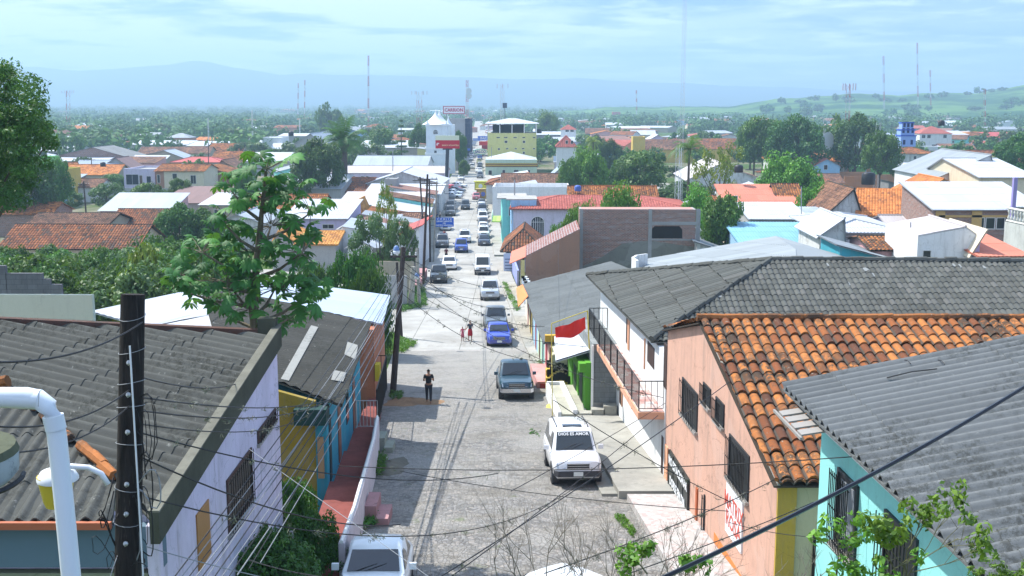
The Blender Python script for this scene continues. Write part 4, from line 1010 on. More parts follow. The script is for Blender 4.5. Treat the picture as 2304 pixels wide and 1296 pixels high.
# bent wires and debris lying on the roof
for a, b in (((1995,858),(2108,838)),((2110,818),(2125,828)),((2035,818),(2048,826))):
    yp = MB(); yp.tube([RP(*a)+V((0,0,.07)), RP((a[0]+b[0])/2, (a[1]+b[1])/2)+V((0,0,.10)), RP(*b)+V((0,0,.07))], .012, 4); yp.build('roof_wire', WIRE, root)

# white house with grey tile hip roof and balcony
root = thing('white_balcony_house', 'long white two-storey house under dark grey tiled hip roof with peach balcony', 'house', (6, 48, gz(48)))
c0, c1 = V((5.25-.1, 40.3, CZ-8.75)), V((3.85, 56.4, CZ-8.75-.1)); rA, rB = V((10.9, 46.3, CZ-6.62)), V((30, 45.4, CZ-6.62)); c2, c3 = V((30, 39.3, CZ-8.8)), V((30, 54, CZ-8.9))
rm = MB(); ribbed(rm, [c0, rA, rB, c2], (0,-1,-.3), .235, .035, 'barrel', .44, .022, 6, .006)
ribbed(rm, [c0, c1, rA], (-1,0,-.3), .30, .034, 'barrel', 1.1, .05, 6, .02)
ribbed(rm, [c1, c3, rB, rA], (0,1,-.3), .30, .03, 'barrel', .5, .02, 4, .004)
rf_ = rm.build('roof', rmat('greytile', False), root, True, 40)
rc = MB(); g_ = np.random.default_rng(9)
for a, b in ((c0, rA), (c1, rA), (rA, rB)):
    n_ = int((b-a).length/.42)
    for i in range(n_):
        p, q = a.lerp(b, i/n_), a.lerp(b, (i+1.12)/n_); j = V((g_.uniform(-.03,.03), g_.uniform(-.03,.03), g_.uniform(.04,.09))); rc.tube([p+j, q+j+V((0,0,.03))], [.13,.11], 7)
rc.build('ridge_tile', rmat('greytile', False), rf_, True, 40)
# few slipped tiles
st_ = MB(); PR3 = plane3(c0, rA, c2)
for px, py in ((1610,672),(1862,603),(1945,615),(1960,625),(2140,605),(2155,608),(2290,597),(2210,608),(1905,645)):
    st_ = MB(); p = PR3(px, py)+V((0,0,.07)); w = g_.uniform(.15,.3); st_.boxo(p, (w, g_.uniform(-.1,.1), g_.uniform(-.05,.05)), (g_.uniform(-.1,.1), .25, .08), (0,0,.02)); st_.build('slipped_tile', plain('pale_grey_tile', (.22,.23,.225), .8), rf_)
wm_ = MB(); zc_ = CZ-8.95; f0, f1 = 38.75, 56.0; wm_.prism([(frx(f0), f0, gz(45)-1.5), (frx(f1), f1, gz(45)-1.5), (frx(f1)+14, f1-.2, gz(45)-1.5), (frx(f0)+14, f0, gz(45)-1.5)], (0,0,zc_-gz(45)+1.5)); WW = plaster((.74,.745,.74), .22); wm_.build('wall', WW, root)
PT = plaster((.68,.36,.23), .35); zs = CZ-11.35; X0 = lambda Y: frx(Y)-.95
fl = MB(); fl.prism([(X0(38.85), 38.85, zs), (X0(53.4), 53.4, zs), (frx(53.4), 53.4, zs), (frx(38.85), 38.85, zs)], (0,0,.26)); bal = fl.build('balcony', PT, root)
def tilemat():
    n = NT('checked_floor_tile'); p = n.pos(); b = n.n('ShaderNodeTexBrick'); n.L(n.map(p,(1,1,0)), b.inputs['Vector']); b.inputs['Scale'].default_value = 1; b.inputs['Brick Width'].default_value = .33; b.inputs['Row Height'].default_value = .33
    b.inputs['Mortar Size'].default_value = .006; b.inputs['Color1'].default_value = (.55,.5,.46,1); b.inputs['Color2'].default_value = (.42,.2,.17,1); b.inputs['Mortar'].default_value = (.3,.28,.26,1); n.L(b.outputs[0], n.b.inputs['Base Color']); return n.fin(None, .7)
ft_ = MB(); ft_.prism([(X0(38.85)+.05, 38.9, zs+.26), (X0(53.4)+.05, 53.35, zs+.26), (frx(53.4)-.01, 53.35, zs+.26), (frx(38.85)-.01, 38.9, zs+.26)], (0,0,.02)); ft_.build('floor_tile', tilemat(), bal)
railing(bal, [(frx(53.3)-.03, 53.3, zs+.28), (X0(53.3)+.04, 53.3, zs+.28), (X0(38.95)+.04, 38.95, zs+.28), (frx(38.95)-.03, 38.95, zs+.28)], 1.12, gap=.20, r=.011)
for y in (41, 43.5, 46, 48.5, 51): bk = MB(); bk.boxo((X0(y)+.1, y, zs-.22), (.85,0,0), (0,.16,0), (0,0,.22)); bk.build('bracket', PT, bal)
PTR = plain('peach_trim', (.70,.36,.22), .8)
for a, b, c, d, k in [(1487,1500,975,1085,'d'),(1394,1401,838,905,'d'),(1409,1414,712,770,'u'),(1457,1475,765,812,'w'),(1493,1504,768,868,'u')]:
    q = fquad(FR, a, b, c, d); mm = MB(); mm.boxo(q[0]-nF*.03, q[1]-q[0], q[3]-q[0], nF*.05); mm.build('door' if k != 'w' else 'window', plain('dark_wood_door', (.05,.03,.025), .7), root)
for a, b, c, d in [(1401,1404,845,915),(1414,1418,715,785),(1451,1454,760,830)]: fbox(root, FR, a, b, c, d, .06, PTR, 'door_post')
# steps up to the raised pavement
stp = MB()
for i in range(4): stp.box(frx(50)-2.3+.55*i, frx(50)-1.7+.55*i, 49.5, 50.0, gz(50)-.2, gz(50)+.25+.17*i)
struct(stp.build('steps', concrete((.40,.39,.34))))
# grey block house gable in front of the green house
root = thing('block_house', 'narrow unpainted grey block house wall between green house and balcony', 'house', (4.7, 51.5, gz(51)))
wm_ = MB(); wm_.prism([(3.72,50.2,gz(50)-.4),(5.35,50.2,gz(50)-.4),(5.3,56,gz(50)-.4),(3.4,56,gz(50)-.4)], (0,0,CZ-11.05-gz(50)+.4)); wm_.build('wall', blockwall((.27,.29,.29)), root)
wm_ = MB(); wm_.box(3.70, 5.36, 50.13, 50.20, gz(50)-.3, gz(50)+.75); wm_.build('plinth', concrete((.36,.35,.32)), root)
wm_ = MB(); wm_.box(3.68, 3.78, 50.10, 50.22, gz(50)-.3, CZ-11.1); wm_.build('corner_trim', WHITE, root)
# lime green house with white metal roof
root = thing('lime_house', 'lime green house front with white metal roof beside the unpainted block wall', 'house', (3.2, 54, gz(54)))
GP = vplane(3.45, 50.6, -.075); gx = lambda Y: 3.45-.075*(Y-50.6)
LIME = plaster((.11,.34,.035), .25); wm_ = MB(); wm_.prism([(gx(50.6),50.6,gz(52)-.4),(gx(58.5),58.5,gz(52)-.4),(gx(58.5)+3.4,58.5,gz(52)-.4),(gx(50.6)+.25,50.6,gz(52)-.4)], (0,0,CZ-12.05-gz(52)+.4)); wm_.build('wall', LIME, root)
nG = V((-1,-.075,0))
for y0, y1, z0, z1, mt, nm in [(51.6,52.6,0,2.3,plain('dark_green_door', (.02,.05,.02), .7),'door'),(53.8,54.8,0,2.3,plain('dark_green_door', (.02,.05,.02), .7),'door')]:  # both door leaves share one very dark green
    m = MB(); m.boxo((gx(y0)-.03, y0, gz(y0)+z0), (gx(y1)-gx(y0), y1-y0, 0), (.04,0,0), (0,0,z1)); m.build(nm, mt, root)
for y0 in (50.6, 52.9, 55.2): m = MB(); m.boxo((gx(y0)-.05, y0, gz(y0)), (0,.22,0), (.05,0,0), (0,0,2.4)); m.build('pilaster', LIME, root)
m = MB(); m.boxo((gx(50.6)-.30, 50.58, CZ-12.5), V((gx(58.5)-gx(50.6), 7.9, 0)), (.32,0,0), (0,0,.42)); m.build('awning_beam', LIME, root)
a_, b_, c_ = P(1250,812,51.2), P(1400,766,51.2), P(1247,757,57.4); pl_ = plane3(a_, b_, c_); rm = MB(); ribbed(rm, [a_, b_, pl_(1402,700), pl_(1345,724), c_], a_-b_, .25, .018, 'sine', 3, .01, 4); rm.build('roof', sheet((.52,.55,.60), .15, 0., .5, False), root, True, 60)
# white bench-like wall and steps in front
root = thing('white_porch', 'low white porch wall with bench in front of lime green house', 'porch', (2.6, 52, gz(52)))
m = MB(); y0, y1 = 49.6, 55.0; xx = lambda y: gx(y)-1.25
m.prism([(xx(y0),y0,gz(y0)-.3),(xx(y1),y1,gz(y0)-.3),(gx(y1),y1,gz(y0)-.3),(gx(y0),y0,gz(y0)-.3)], (0,0,.62)); m.build('floor', concrete((.5,.49,.40)), root)
m = MB(); m.prism([(xx(y0)-.15,y0,gz(y0)-.3),(xx(y1)-.15,y1,gz(y0)-.3),(xx(y1),y1,gz(y0)-.3),(xx(y0),y0,gz(y0)-.3)], (0,0,.72)); m.box(xx(y1)-.1, xx(y1)+.6, y1, y1+.15, gz(y1)-.2, gz(y1)+.9); m.prism([(xx(y0)+.55,y0,gz(y0)+.32),(xx(y1)+.55,y1,gz(y0)+.32),(xx(y1)+.75,y1,gz(y0)+.32),(xx(y0)+.75,y0,gz(y0)+.32)], (0,0,.2)); m.build('parapet', plaster((.74,.75,.75), .2), root)
# black and yellow ironwork porch
root = thing('iron_porch', 'yellow porch with curled black iron railings between pink and green houses', 'porch', (2.1, 58, gz(58)))
m = MB()
for k in range(3):
    yy = 56.2+k*1.0; xb = 1.75; zz = gz(yy)+.45+.35*k
    for i in range(9):
        a0 = math.pi*i/8; m.boxo((xb+.1+i*.15, yy, zz+.35*math.sin(a0)), (.15,0,0), (0,.05,0), (0,0,.42))
m.build('railing', BLACK, root)
m = MB()
for k in range(4): m.box(1.8, 3.0, 56.0+.55*k, 56.6+.55*k, gz(57)-.3, gz(57)+.15+.3*k)
m.build('step', plain('yellow_paint_step', (.55,.38,.06), .8), root)
m = MB(); m.box(2.85, 3.1, 57.6, 57.9, gz(57)-.2, gz(57)+2.9); m.box(1.75, 3.1, 57.6, 57.9, gz(57)+2.6, gz(57)+2.95); m.build('post', plain('yellow_ochre_paint', (.60,.34,.04), .8), root)
root = thing('pink_steps', 'pink painted steps with dark red panel on the right pavement', 'steps', (1.6, 60, gz(60)))
m = MB(); m.prism([(1.35,58.2,gz(59)-.2),(1.05,62.4,gz(59)-.2),(2.0,62.4,gz(59)-.2),(2.3,58.2,gz(59)-.2)], (0,0,.65)); m.build('platform', plaster((.56,.30,.28), .3), root)
m = MB(); m.box(1.5,2.05,58.12,58.18,gz(59)+.1,gz(59)+.35); m.build('panel', plain('dark_red_paint', (.25,.03,.03), .7), root)
# row of small houses under the long grey roof
root = thing('row_house', 'row of small colourful house fronts under one long weathered grey sheet roof', 'house', (4, 74, gz(74)))
a_, b_, c_ = P(1222,772,59.6), P(1173,640,90), P(1375,588,92); pl_ = plane3(a_, b_, c_); rm = MB()
ribbed(rm, [a_, pl_(1420,718), pl_(1500,668), pl_(1430,610), c_, b_], V((-1,-.03,-.2)), .30, .02, 'sine', 2.4, .014, 4); rm.build('roof', rmat('fibro2', False), root, True, 60)
RX = lambda Y: a_.x+.35+(b_.x-a_.x)*(Y-59.6)/30.4; zz0 = CZ+(a_.z-CZ)-.12
secs = [(57.4,60.5,(.66,.60,.42)),(60.5,64,(.62,.36,.38)),(64,67,(.30,.62,.55)),(67,71.5,(.52,.66,.48)),(71.5,76.5,(.30,.50,.70)),(76.5,79,(.50,.66,.75)),(79,83,(.62,.46,.12)),(83,90,(.70,.66,.55))]
for y0, y1, c in secs:
    z1 = min(a_.z, a_.z+(b_.z-a_.z)*(y1-59.6)/30.4)-.12; m = MB(); m.prism([(RX(y0),y0,gz(y1)-.4),(RX(y1),y1-.004,gz(y1)-.4),(RX(y1)+5,y1-.004,gz(y1)-.4),(RX(y0)+5,y0,gz(y1)-.4)], (0,0,z1-gz(y1)+.4)); m.build('wall', plaster(c, .25), root)
for i, y0 in enumerate((58.2,61.5,65,68.5,73,77.2,80.5,84.5)):
    m = MB(); m.boxo((RX(y0)-.035, y0, gz(y0)+.15), (RX(y0+1)-RX(y0), .95, 0), (.05,0,0), (0,0,2.1)); m.build('door', plain('door_wood_%d' % (i%3), ((.10,.05,.03),(.30,.04,.04),(.12,.14,.15))[i%3], .7), root)
m = MB(); a2 = P(1163,652,86); m.prism([P(1188,668,80), P(1176,642,88.5), P(1162,650,88), P(1166,692,79.5)], (0,0,.08)); m.build('awning', plain('orange_awning', (.66,.22,.07), .8), root)
# red banner on a yellow frame
root = thing('banner_frame', 'red cloth banner hung from thin yellow frame above the white roof', 'banner', (2.4, 58.5, gz(58)))
YL = plain('yellow_pole_paint', (.55,.45,.08), .5); p0, p1 = P(1241,728,49.4), P(1322,699,49.8); m = MB(); m.tube([p0, p1], .022, 6); m.tube([P(1243,950,49.4), p0], .022, 6); m.tube([P(1326,785,49.8), p1], .03, 6); m.build('frame', YL, root)
rows = []; m = MB(); nx_, nz_ = 16, 6; tl, tr_, br_, bl = P(1249,737,49.4), P(1317,712,49.8), P(1319,742,49.8), P(1250,760,49.4)
for j in range(nz_+1):
    for i in range(nx_+1):
        u, v_ = i/nx_, j/nz_; p = tl.lerp(tr_, u).lerp(bl.lerp(br_, u), v_); p += V((.02*math.sin(u*17), .09*math.sin(u*11+v_*3), .05*math.sin(u*9)*v_-.10*math.sin(math.pi*u)*(v_+.6))); m.v.append(tuple(p))
for j in range(nz_):
    for i in range(nx_): m.f.append([j*(nx_+1)+i, j*(nx_+1)+i+1, (j+1)*(nx_+1)+i+1, (j+1)*(nx_+1)+i]); m.uv.append([(0,0)]*4); m.mi.append(0)
m.build('cloth', plain('red_cloth', (.62,.03,.02), .85), root, True)

# ================================================================== LEFT SIDE, NEAR
root = thing('lilac_house', 'pale lilac house with mossy corrugated hip roof and iron-barred windows, nearest on the left', 'house', (-9, 24, gz(24)))
q00, q01, q10 = P(610,752,29.4), P(0,724,29.6), P(345,1150,19.0); LP_ = plane3(q00, q01, q10)
rib = LP_(318,861)-LP_(0,787); h0, h1 = LP_(0,850), LP_(262,1078); ev0 = P(252,1168,18.9); ev1 = P(0,1168,18.9)
q02 = q01+(q01-q00)*.5; rm = MB(); ribbed(rm, [q00+V((0,.1,0)), q02, h0+(h0-h1)*.6, h1, LP_(338,1158)], rib, .38, .07, 'sine', 2.2, .022, 8)
hipp = plane3(h0, h1, (ev0+ev1)/2)
hr = MB(); ribbed(hr, [h0+(h0-h1)*.6, h1, ev0, ev1+(ev1-ev0)*.6], hipp(80,1140)-hipp(165,990), .30, .05, 'sine', 2.2, .02, 8)
MOS = sheet((.088,.090,.080), .5, 0., .95, False, 1.0); rf_ = rm.build('roof', MOS, root, True, 60); hr.build('roof_hip', MOS, root, True, 60)
rc = MB(); g_ = np.random.default_rng(3); a_, b_ = h0+(h0-h1)*.5, h1+(h1-h0)*.05; n_ = 20
for i in range(n_):
    if i < 10 or i % 4 == 3: continue
    j = V((g_.uniform(-.04,.04), g_.uniform(-.04,.04), g_.uniform(.03,.08))); rc = MB(); rc.tube([a_.lerp(b_, i/n_)+j, a_.lerp(b_, (i+1.1)/n_)+j], [.12,.10], 7); rc.build('hip_tile', rmat('clay', True), root, True, 40)
rc = MB(); rc.boxo(q00+V((0,-.05,-.05)), q02-q00, (0,.22,0), (0,0,.16)); rc.build('ridge_capping', sheet((.12,.06,.045), .6, 0., .95, False, .8), root)
gu = MB(); gu.boxo(ev1+(ev1-ev0)*.6+V((0,-.12,-.16)), ev0-ev1+(ev0-ev1)*.6, (0,.10,0), (0,0,.13)); gu.build('gutter', plain('terracotta_gutter', (.36,.11,.05), .7), root)
lx = lambda Y: q00.x+(q10.x-q00.x)*(Y-29.4)/(19.0-29.4); wz0 = gz(24)-2.2
LIL = plaster((.60,.56,.68), .45); m = MB(); m.prism([(lx(18.9)+.1,18.9,wz0),(lx(29.6)+.1,29.6,wz0),(lx(29.6)+.1,29.6,q00.z-.25),(lx(18.9)+.1,18.9,q10.z-.25)], (-.22,0,0)); m.prism([(lx(18.9)-7.5,19.4,wz0),(lx(18.9)-.1,19.4,wz0),(lx(18.9)-.1,19.4,ev0.z-.12),(lx(18.9)-7.5,19.4,ev0.z-.12)], (0,.2,0)); m.build('wall', LIL, root)
mz = lambda Y: q00.z+(q10.z-q00.z)*(Y-29.4)/(19.0-29.4)
m = MB(); m.prism([(lx(18.6)+.22,18.6,mz(18.6)-.42),(lx(29.7)+.22,29.7,mz(29.7)-.42),(lx(29.7)+.22,29.7,mz(29.7)+.16),(lx(18.6)+.22,18.6,mz(18.6)+.16)], (-.17,0,0)); m.box(lx(29.5)-.35, lx(29.5)+.12, 29.35, 29.72, mz(29.5)-.4, mz(29.5)+.42); m.build('parapet', concrete((.075,.078,.055), 2), root)
m = MB(); m.prism([(lx(18.6)+.24,18.6,mz(18.6)+.163),(lx(29.7)+.24,29.7,mz(29.7)+.163),(lx(29.7)+.24,29.7,mz(29.7)+.20),(lx(18.6)+.24,18.6,mz(18.6)+.20)], (-.21,0,0)); m.build('coping', concrete((.17,.165,.13), 4), root)
m = MB(); m.boxo((lx(18.9)-7.5, 19.18, wz0), (7.45,0,0), (0,.2,0), (0,0,ev0.z-wz0-1.15)); m.build('porch_wall', plaster((.22,.24,.16), .4), root); m = MB(); m.boxo((lx(18.9)-7.5, 19.10, ev0.z-1.0), (7.6,0,0), (0,.22,0), (0,0,.78)); m.build('fascia_board', plain('slate_blue_board', (.10,.16,.20), .8), root)
LPl = vplane(lx(29.4)+.1, 29.4, (q10.x-q00.x)/(19.0-29.4)); nL = V((1, .0, 0))
for a, b, c, d, k in [(567,610,985,1015,'w'),(491,551,1105,1240,'w'),(417,447,1190,1330,'o')]:
    Ya, Yb = LPl(a, 700).y, LPl(b, 700).y; zt_, zb2 = LPl(a, c).z, LPl(a, d).z; q0, q1 = V((lx(Ya)+.1, Ya, zb2)), V((lx(Yb)+.1, Yb, zb2)); up = V((0,0,zt_-zb2))
    if k == 'w': grille_window(root, q0, q1, q1+up, q0+up, nL, bars=12, depth=.1, frame=plain('rusty_frame', (.09,.05,.04), .8))
    else: m = MB(); m.boxo(q0-nL*.02, q1-q0, up, nL*.05); m.build('door', plain('varnished_door', (.34,.17,.05), .5), root)
# second house: yellow side wall, teal front, old sheet roof
root = thing('teal_house', 'teal fronted house with ochre side wall and blackened corrugated roof', 'house', (-8, 41, gz(41)))
a_, b_, c_ = P(770,911,34.8), P(835,727,47.0), P(590,668,48.5); TP2 = plane3(a_, b_, c_); rm = MB()
ribbed(rm, [a_, b_, c_+(c_-b_)*.6, TP2(500,810)], V((1,0,-.3)), .26, .03, 'sine', 2.4, .022, 6); OLD = sheet((.070,.069,.060), .6, 0., .95, False, 1.0); rf_ = rm.build('roof', OLD, root, True, 60)
pt_ = MB(); 
for q in ([(700,735),(716,739),(650,860),(632,856)],[(782,772),(806,780),(800,812),(775,800)],[(752,836),(780,842),(772,862),(745,858)]): pt_.slab([TP2(*k)+V((0,0,.06)) for k in q], .02)
pt_.build('pale_sheet', sheet((.36,.36,.33), .5, 0., .9, False, .5), rf_)
tx = lambda Y: -6.05-.045*(Y-34.8); wz = gz(40)-.6; zr1 = a_.z-.12
OCH = plaster((.30,.215,.035), .3); TEAL = plaster((.035,.26,.36), .3)
m = MB(); m.prism([(tx(35)-6.5,35.1,wz),(tx(35)-.36,35.1,wz),(tx(35)-.36,35.1,zr1+.15),(tx(35)-6.5,35.1,zr1+1.9)], (0,.2,0)); m.build('side_wall', OCH, root)
m = MB(); m.prism([(tx(35)-.36,35.0,wz),(tx(35),35.0,wz),(tx(47),47,wz),(tx(47)-6,47,wz),(tx(35)-6.4,35.4,wz),(tx(35)-.36,35.4,wz)], (0,0,zr1-wz-.05)); m.build('wall', TEAL, root)
m = MB(); m.box(tx(35)-1.0, tx(35)+.05, 34.7, 35.4, zr1-.55, zr1-.02); m.build('beam', plain('dark_teal_board', (.015,.05,.045), .8), root)
for y0, y1, z0, h_, mt, nm in [(35.6,36.1,.2,2.2,plain('dark_shutter',(.02,.03,.03),.8),'door'),(38.2,39.0,.2,2.1,plain('door_brown',(.20,.08,.05),.7),'door'),(41,41.8,1.0,1.1,glassy(),'window'),(43.5,44.3,.2,2.1,plain('door_brown',(.20,.08,.05),.7),'door')]:
    m = MB(); m.boxo((tx(y0)+.03, y0, gz(y0)+.7+z0), (tx(y1)-tx(y0), y1-y0, 0), (-.05,0,0), (0,0,h_)); m.build(nm, mt, root)
m = MB(); m.box(tx(35)-.3, tx(35)-.1, 34.93, 35.02, gz(35)+1.2, gz(35)+2.6); m.build('painted_post', plain('tan_post', (.34,.22,.12), .8), root)
# walkway in front of it
root = thing('raised_walkway', 'red floored raised walkway with white parapet along the teal house', 'walkway', (-5.4, 40, gz(40)))
wl = lambda Y: tx(Y); wr_ = lambda Y: eL(Y)-.25+.0
def wz_(Y): return gz(Y)+.75
m = MB(); ys = [27.5, 31, 35.5, 36.0, 40, 44, 48, 52]
for a, b in zip(ys[:-1], ys[1:]):
    za_, zb3 = (wz_(a)+wz_(b))/2, 0
    m.prism([(wl(a),a,gz(b)-1.2),(wr_(a),a,gz(b)-1.2),(wr_(b),b,gz(b)-1.2),(wl(b),b,gz(b)-1.2)], (0,0,za_-gz(b)+1.2))
m.build('floor', concrete((.27,.085,.07), 2), root)
m = MB()
for a, b in zip(ys[:5], ys[1:6]):
    z1, z2 = wz_(a)+.62, wz_(b)+.62
    p = [V((wr_(a),a,z1-1.8)), V((wr_(b),b,z2-1.8)), V((wr_(b),b,z2)), V((wr_(a),a,z1))]; m.prism(p, (.16,0,0))
m.build('parapet', plaster((.60,.54,.56), .35), root)
m = MB(); m.tube([(wr_(y)+.08, y, wz_(y)+.66) for y in ys[:6]], .05, 6); m.build('coping', plain('white_coping', (.72,.72,.68), .7), root)
STEPM = plaster((.40,.22,.22), .5); m = MB(); m.box(wr_(34)+.16, wr_(34)+.55, 33.7, 35.0, gz(34)-.3, gz(34)+.62); m.box(wr_(34)+.55, wr_(34)+.95, 33.4, 34.7, gz(34)-.3, gz(34)+.32); m.build("step", STEPM, root)
m = MB(); m.box(wr_(45)+.16, wr_(45)+.5, 43.6, 44.6, gz(44)-.3, gz(44)+.6); m.box(wr_(45)+.5, wr_(45)+.85, 43.3, 44.3, gz(44)-.3, gz(44)+.3); m.build('block_step', concrete((.32,.34,.28)), root)
railing(root, [(tx(45)+.05,44.6,wz_(44.6)), (wr_(45)+.1,44.6,wz_(44.6))], 1.2, 'gate', gap=.13, mat=plain('white_iron', (.5,.5,.48), .5), r=.014)
railing(root, [(wr_(45)+.08,44.6,wz_(45)), (wr_(52)+.08,53.5,wz_(53)), (tx(52)+.1,53.5,wz_(53))], 1.7, gap=.19, r=.014)
# third: houses under the white metal roofs
root = thing('white_roof_house', 'low house under wide bright white metal roof beside the side road', 'house', (-11, 56, gz(56)))
a_, b_, c_ = P(861,729,51.5), P(878,664,60.5), P(640,632,60.5); WP = plane3(a_, b_, c_); rm = MB(); ribbed(rm, [a_, b_, c_+(c_-b_)*.15, WP(560,650), WP(560,660)+V((0,-3.,0))*0, WP(600,672)], (1,0,-.2), .24, .014, 'sine', 3, .008, 4); rm.build('roof', sheet((.42,.50,.62), .15, 0., .5, False), root, True, 60)
m = MB(); m.prism([(a_.x-.35,50.9,gz(55)-.5),(b_.x-.3,60,gz(55)-.5),(b_.x-9,60,gz(55)-.5),(a_.x-9,50.9,gz(55)-.5)], (0,0,a_.z-gz(55)+.35)); m.build('wall', plaster((.45,.17,.09), .3), root)
m = MB(); m.box(a_.x-.32, a_.x-.1, 50.75, 51.3, gz(51)+1.7, gz(51)+2.5); m.build('yellow_meter_box', plain('yellow_box', (.55,.42,.03), .6), root)
for i, (q, lab) in enumerate([([(205,700),(420,655),(565,690),(330,735)], 'sagging white metal roof left of the big leaf tree'), ([(400,752),(335,737),(562,690),(545,752)], 'brightest smooth white metal roof sheet behind the lilac house')]):
    ys_ = [(46,54,54,46),(40,44,53,43)][i]
    root = thing('metal_roof_shed', lab, 'shed', tuple(P(q[0][0], q[0][1], ys_[0])-V((0,0,3)))); pts = [P(x, y, Y) for (x, y), Y in zip(q, ys_)]
    pl_ = plane3(pts[0], pts[1], pts[2]) if i == 0 else plane3(pts[1], pts[2], pts[3]); pp = [pl_(x, y) for x, y in q]
    rm = MB(); ribbed(rm, pp, (pp[1]-pp[0]) if i == 0 else (pp[2]-pp[1]), .3, .014, 'sine', 4, .01, 4); rm.build('roof', sheet((.60,.62,.66), .15, 0., .5, False), root, True, 60)
    cxy = sum(pp, V((0,0,0)))/4; m = MB(); m.prism([tuple(V((p.x,p.y,0)).lerp(V((cxy.x,cxy.y,0)), .12)+V((0,0,min(k.z for k in pp)-3.4))) for p in pp], (0,0,3.2)); m.build('wall', plaster((.36,.35,.33), .3), root)
root = thing('cream_wall', 'plain cream painted wall behind the mossy roof ridge', 'wall', tuple(P(100,730,38)-V((0,0,3))))
m = MB(); a_, b_ = P(-60,663,38), P(207,664,38); m.boxo(a_-V((0,0,5)), b_-a_, (0,.2,0), (0,0,5)); m.build('panel', plaster((.56,.56,.44), .15), root)
root = thing('block_wall', 'stepped grey concrete block wall in front of the thicket', 'wall', tuple(P(60,660,52)-V((0,0,3)))); m = MB()
for x0, x1, y in ((-60,12,598),(12,95,615),(95,112,628),(112,138,640)): a_, b_ = P(x0,y,52), P(x1,y,52); m.boxo(a_-V((0,0,5)), V((b_.x-a_.x,0,0)), (0,.18,0), (0,0,5))
m.build('masonry', blockwall((.19,.19,.20)), root)
# ================================================================== THE TOWN
H = house
# --- left, middle distance
H(0,305,556,3.2,9,'gable_x','brownclay','tan',yR=505,label='long low house with streaked brown clay tile roof behind the thicket')
H(248,368,506,3.4,8,'gable_x','brownclay','tan',yR=470,label='house with ribbed reddish clay tile roof beside the dark round tree')
H(62,240,504,4,8,'gable_x','oldclay','tan',yR=479,label='faded grey brown tile roof house behind the tall dark pole')
H(-30,112,480,3.5,8,'gable_x','clay','brick',yR=455,label='orange tile roof house with brick gable partly behind the dark tree')
H(55,120,438,3,9,'shed_b','bluegrey','lblue',yR=420,label='small pale blue house with grey lean-to roof',wins=[(82,444,89,452),(103,443,111,452)])
H(-20,104,393,6.5,16,'flat','green','yellow',rise=.6,label='yellow two-storey building with green top at the left edge',wins=[('open',30,412,45,424),('open',60,410,74,424),('open',78,410,90,424)])
H(70,104,357,9.5,6,'flat','green','green',rise=.3,label='small green rooftop room on the yellow building')
H(116,288,353,4.5,16,'gable_y','grey','brick',yR=331,xr=210,label='wide brick shed with low grey sheet gable roof')
H(122,238,362,3.6,6,'shed_b','white','tan',yR=354,label='long narrow white sheet roof below the brick shed')
H(165,255,378,3.5,10,'gable_x','bluegrey','grey',yR=360,label='grey blue metal roof next to purplish brown roof')
H(228,292,375,3.7,9,'gable_y','brown','grey',yR=355,xr=262,label='purplish brown roof shed between grey roofs')
H(140,262,392,3.4,10,'gable_x','newclay','tan',yR=370,label='bright orange tile roof house beside the yellow building')
H(106,160,410,3.2,8,'shed_b','bluegrey','brick',yR=392,label='small brick shed with pale blue sheet roof')
H(160,222,420,3.2,8,'gable_x','oldclay','white',yR=402,label='little old tile roof house with white end wall')
H(288,422,358,3.5,10,'gable_y','zinc','tan',yR=338,xr=370,label='pale grey sheet roof warehouse with low gable')
H(290,366,363,3.3,6,'shed_b','white','tan',yR=350,label='small white sheet roof in front of pale warehouse')
H(385,500,364,4.2,9,'hip','red','tan',yR=353,label='low hipped pinkish red metal roof')
H(278,348,385,6,12,'flat','pinkwhite','lav',rise=.5,label='pale lilac building with glazed front',wins=[(284,392,313,416),('door',314,394,322,417),(330,396,341,416)])
H(350,368,384,6.2,10,'gable_x','clay','brickish',yR=369,label='narrow red brick end of the cream house',wins=[(354,393,361,412)])
H(368,458,384,6.2,10,'gable_x','clay','cream',yR=369,label='cream house with orange tile roof and square windows',wins=[(388,390,399,403),(429,394,442,414)])
H(460,520,376,6.4,12,'shed_l','clay','brickish',rise=1.4,label='tall brown brick house beside cream house')
H(102,380,424,2.6,.3,'flat','grey','grey',rise=.1,label='long low grey boundary wall behind small trees',name='boundary_wall',cat='wall')
H(290,420,325,4.5,14,'shed_b','white','grey',yR=316,label='long white flat roof in front of the left woods')
H(420,520,328,4.5,14,'shed_b','white','grey',yR=318,label='short white flat roof left of the conifer')
H(310,420,346,3.5,10,'gable_x','oldclay','tan',yR=330,label='long rust brown tile roof below the white flat roof')
H(420,470,344,4,9,'gable_x','oldclay','tan',yR=329,label='dark brown tile roof beside the orange one')
H(470,545,338,4.2,9,'gable_x','clay','tan',yR=322,label='orange brown tile roof near the white corrugated store')
H(476,560,358,3.8,10,'gable_x','clay','tan',yR=340,label='lower orange brown tile roof with dark gable')
H(482,540,384,3.6,12,'gable_y','oldclay','brickish',yR=360,xr=500,label='brown brick house with old tile gable roof')
H(362,482,456,3.2,13,'shed_b','brown','grey',yR=420,label='house with purplish brown sheet roof and open grey porch',wins=[('open',390,462,400,472),('open',450,458,460,478)])
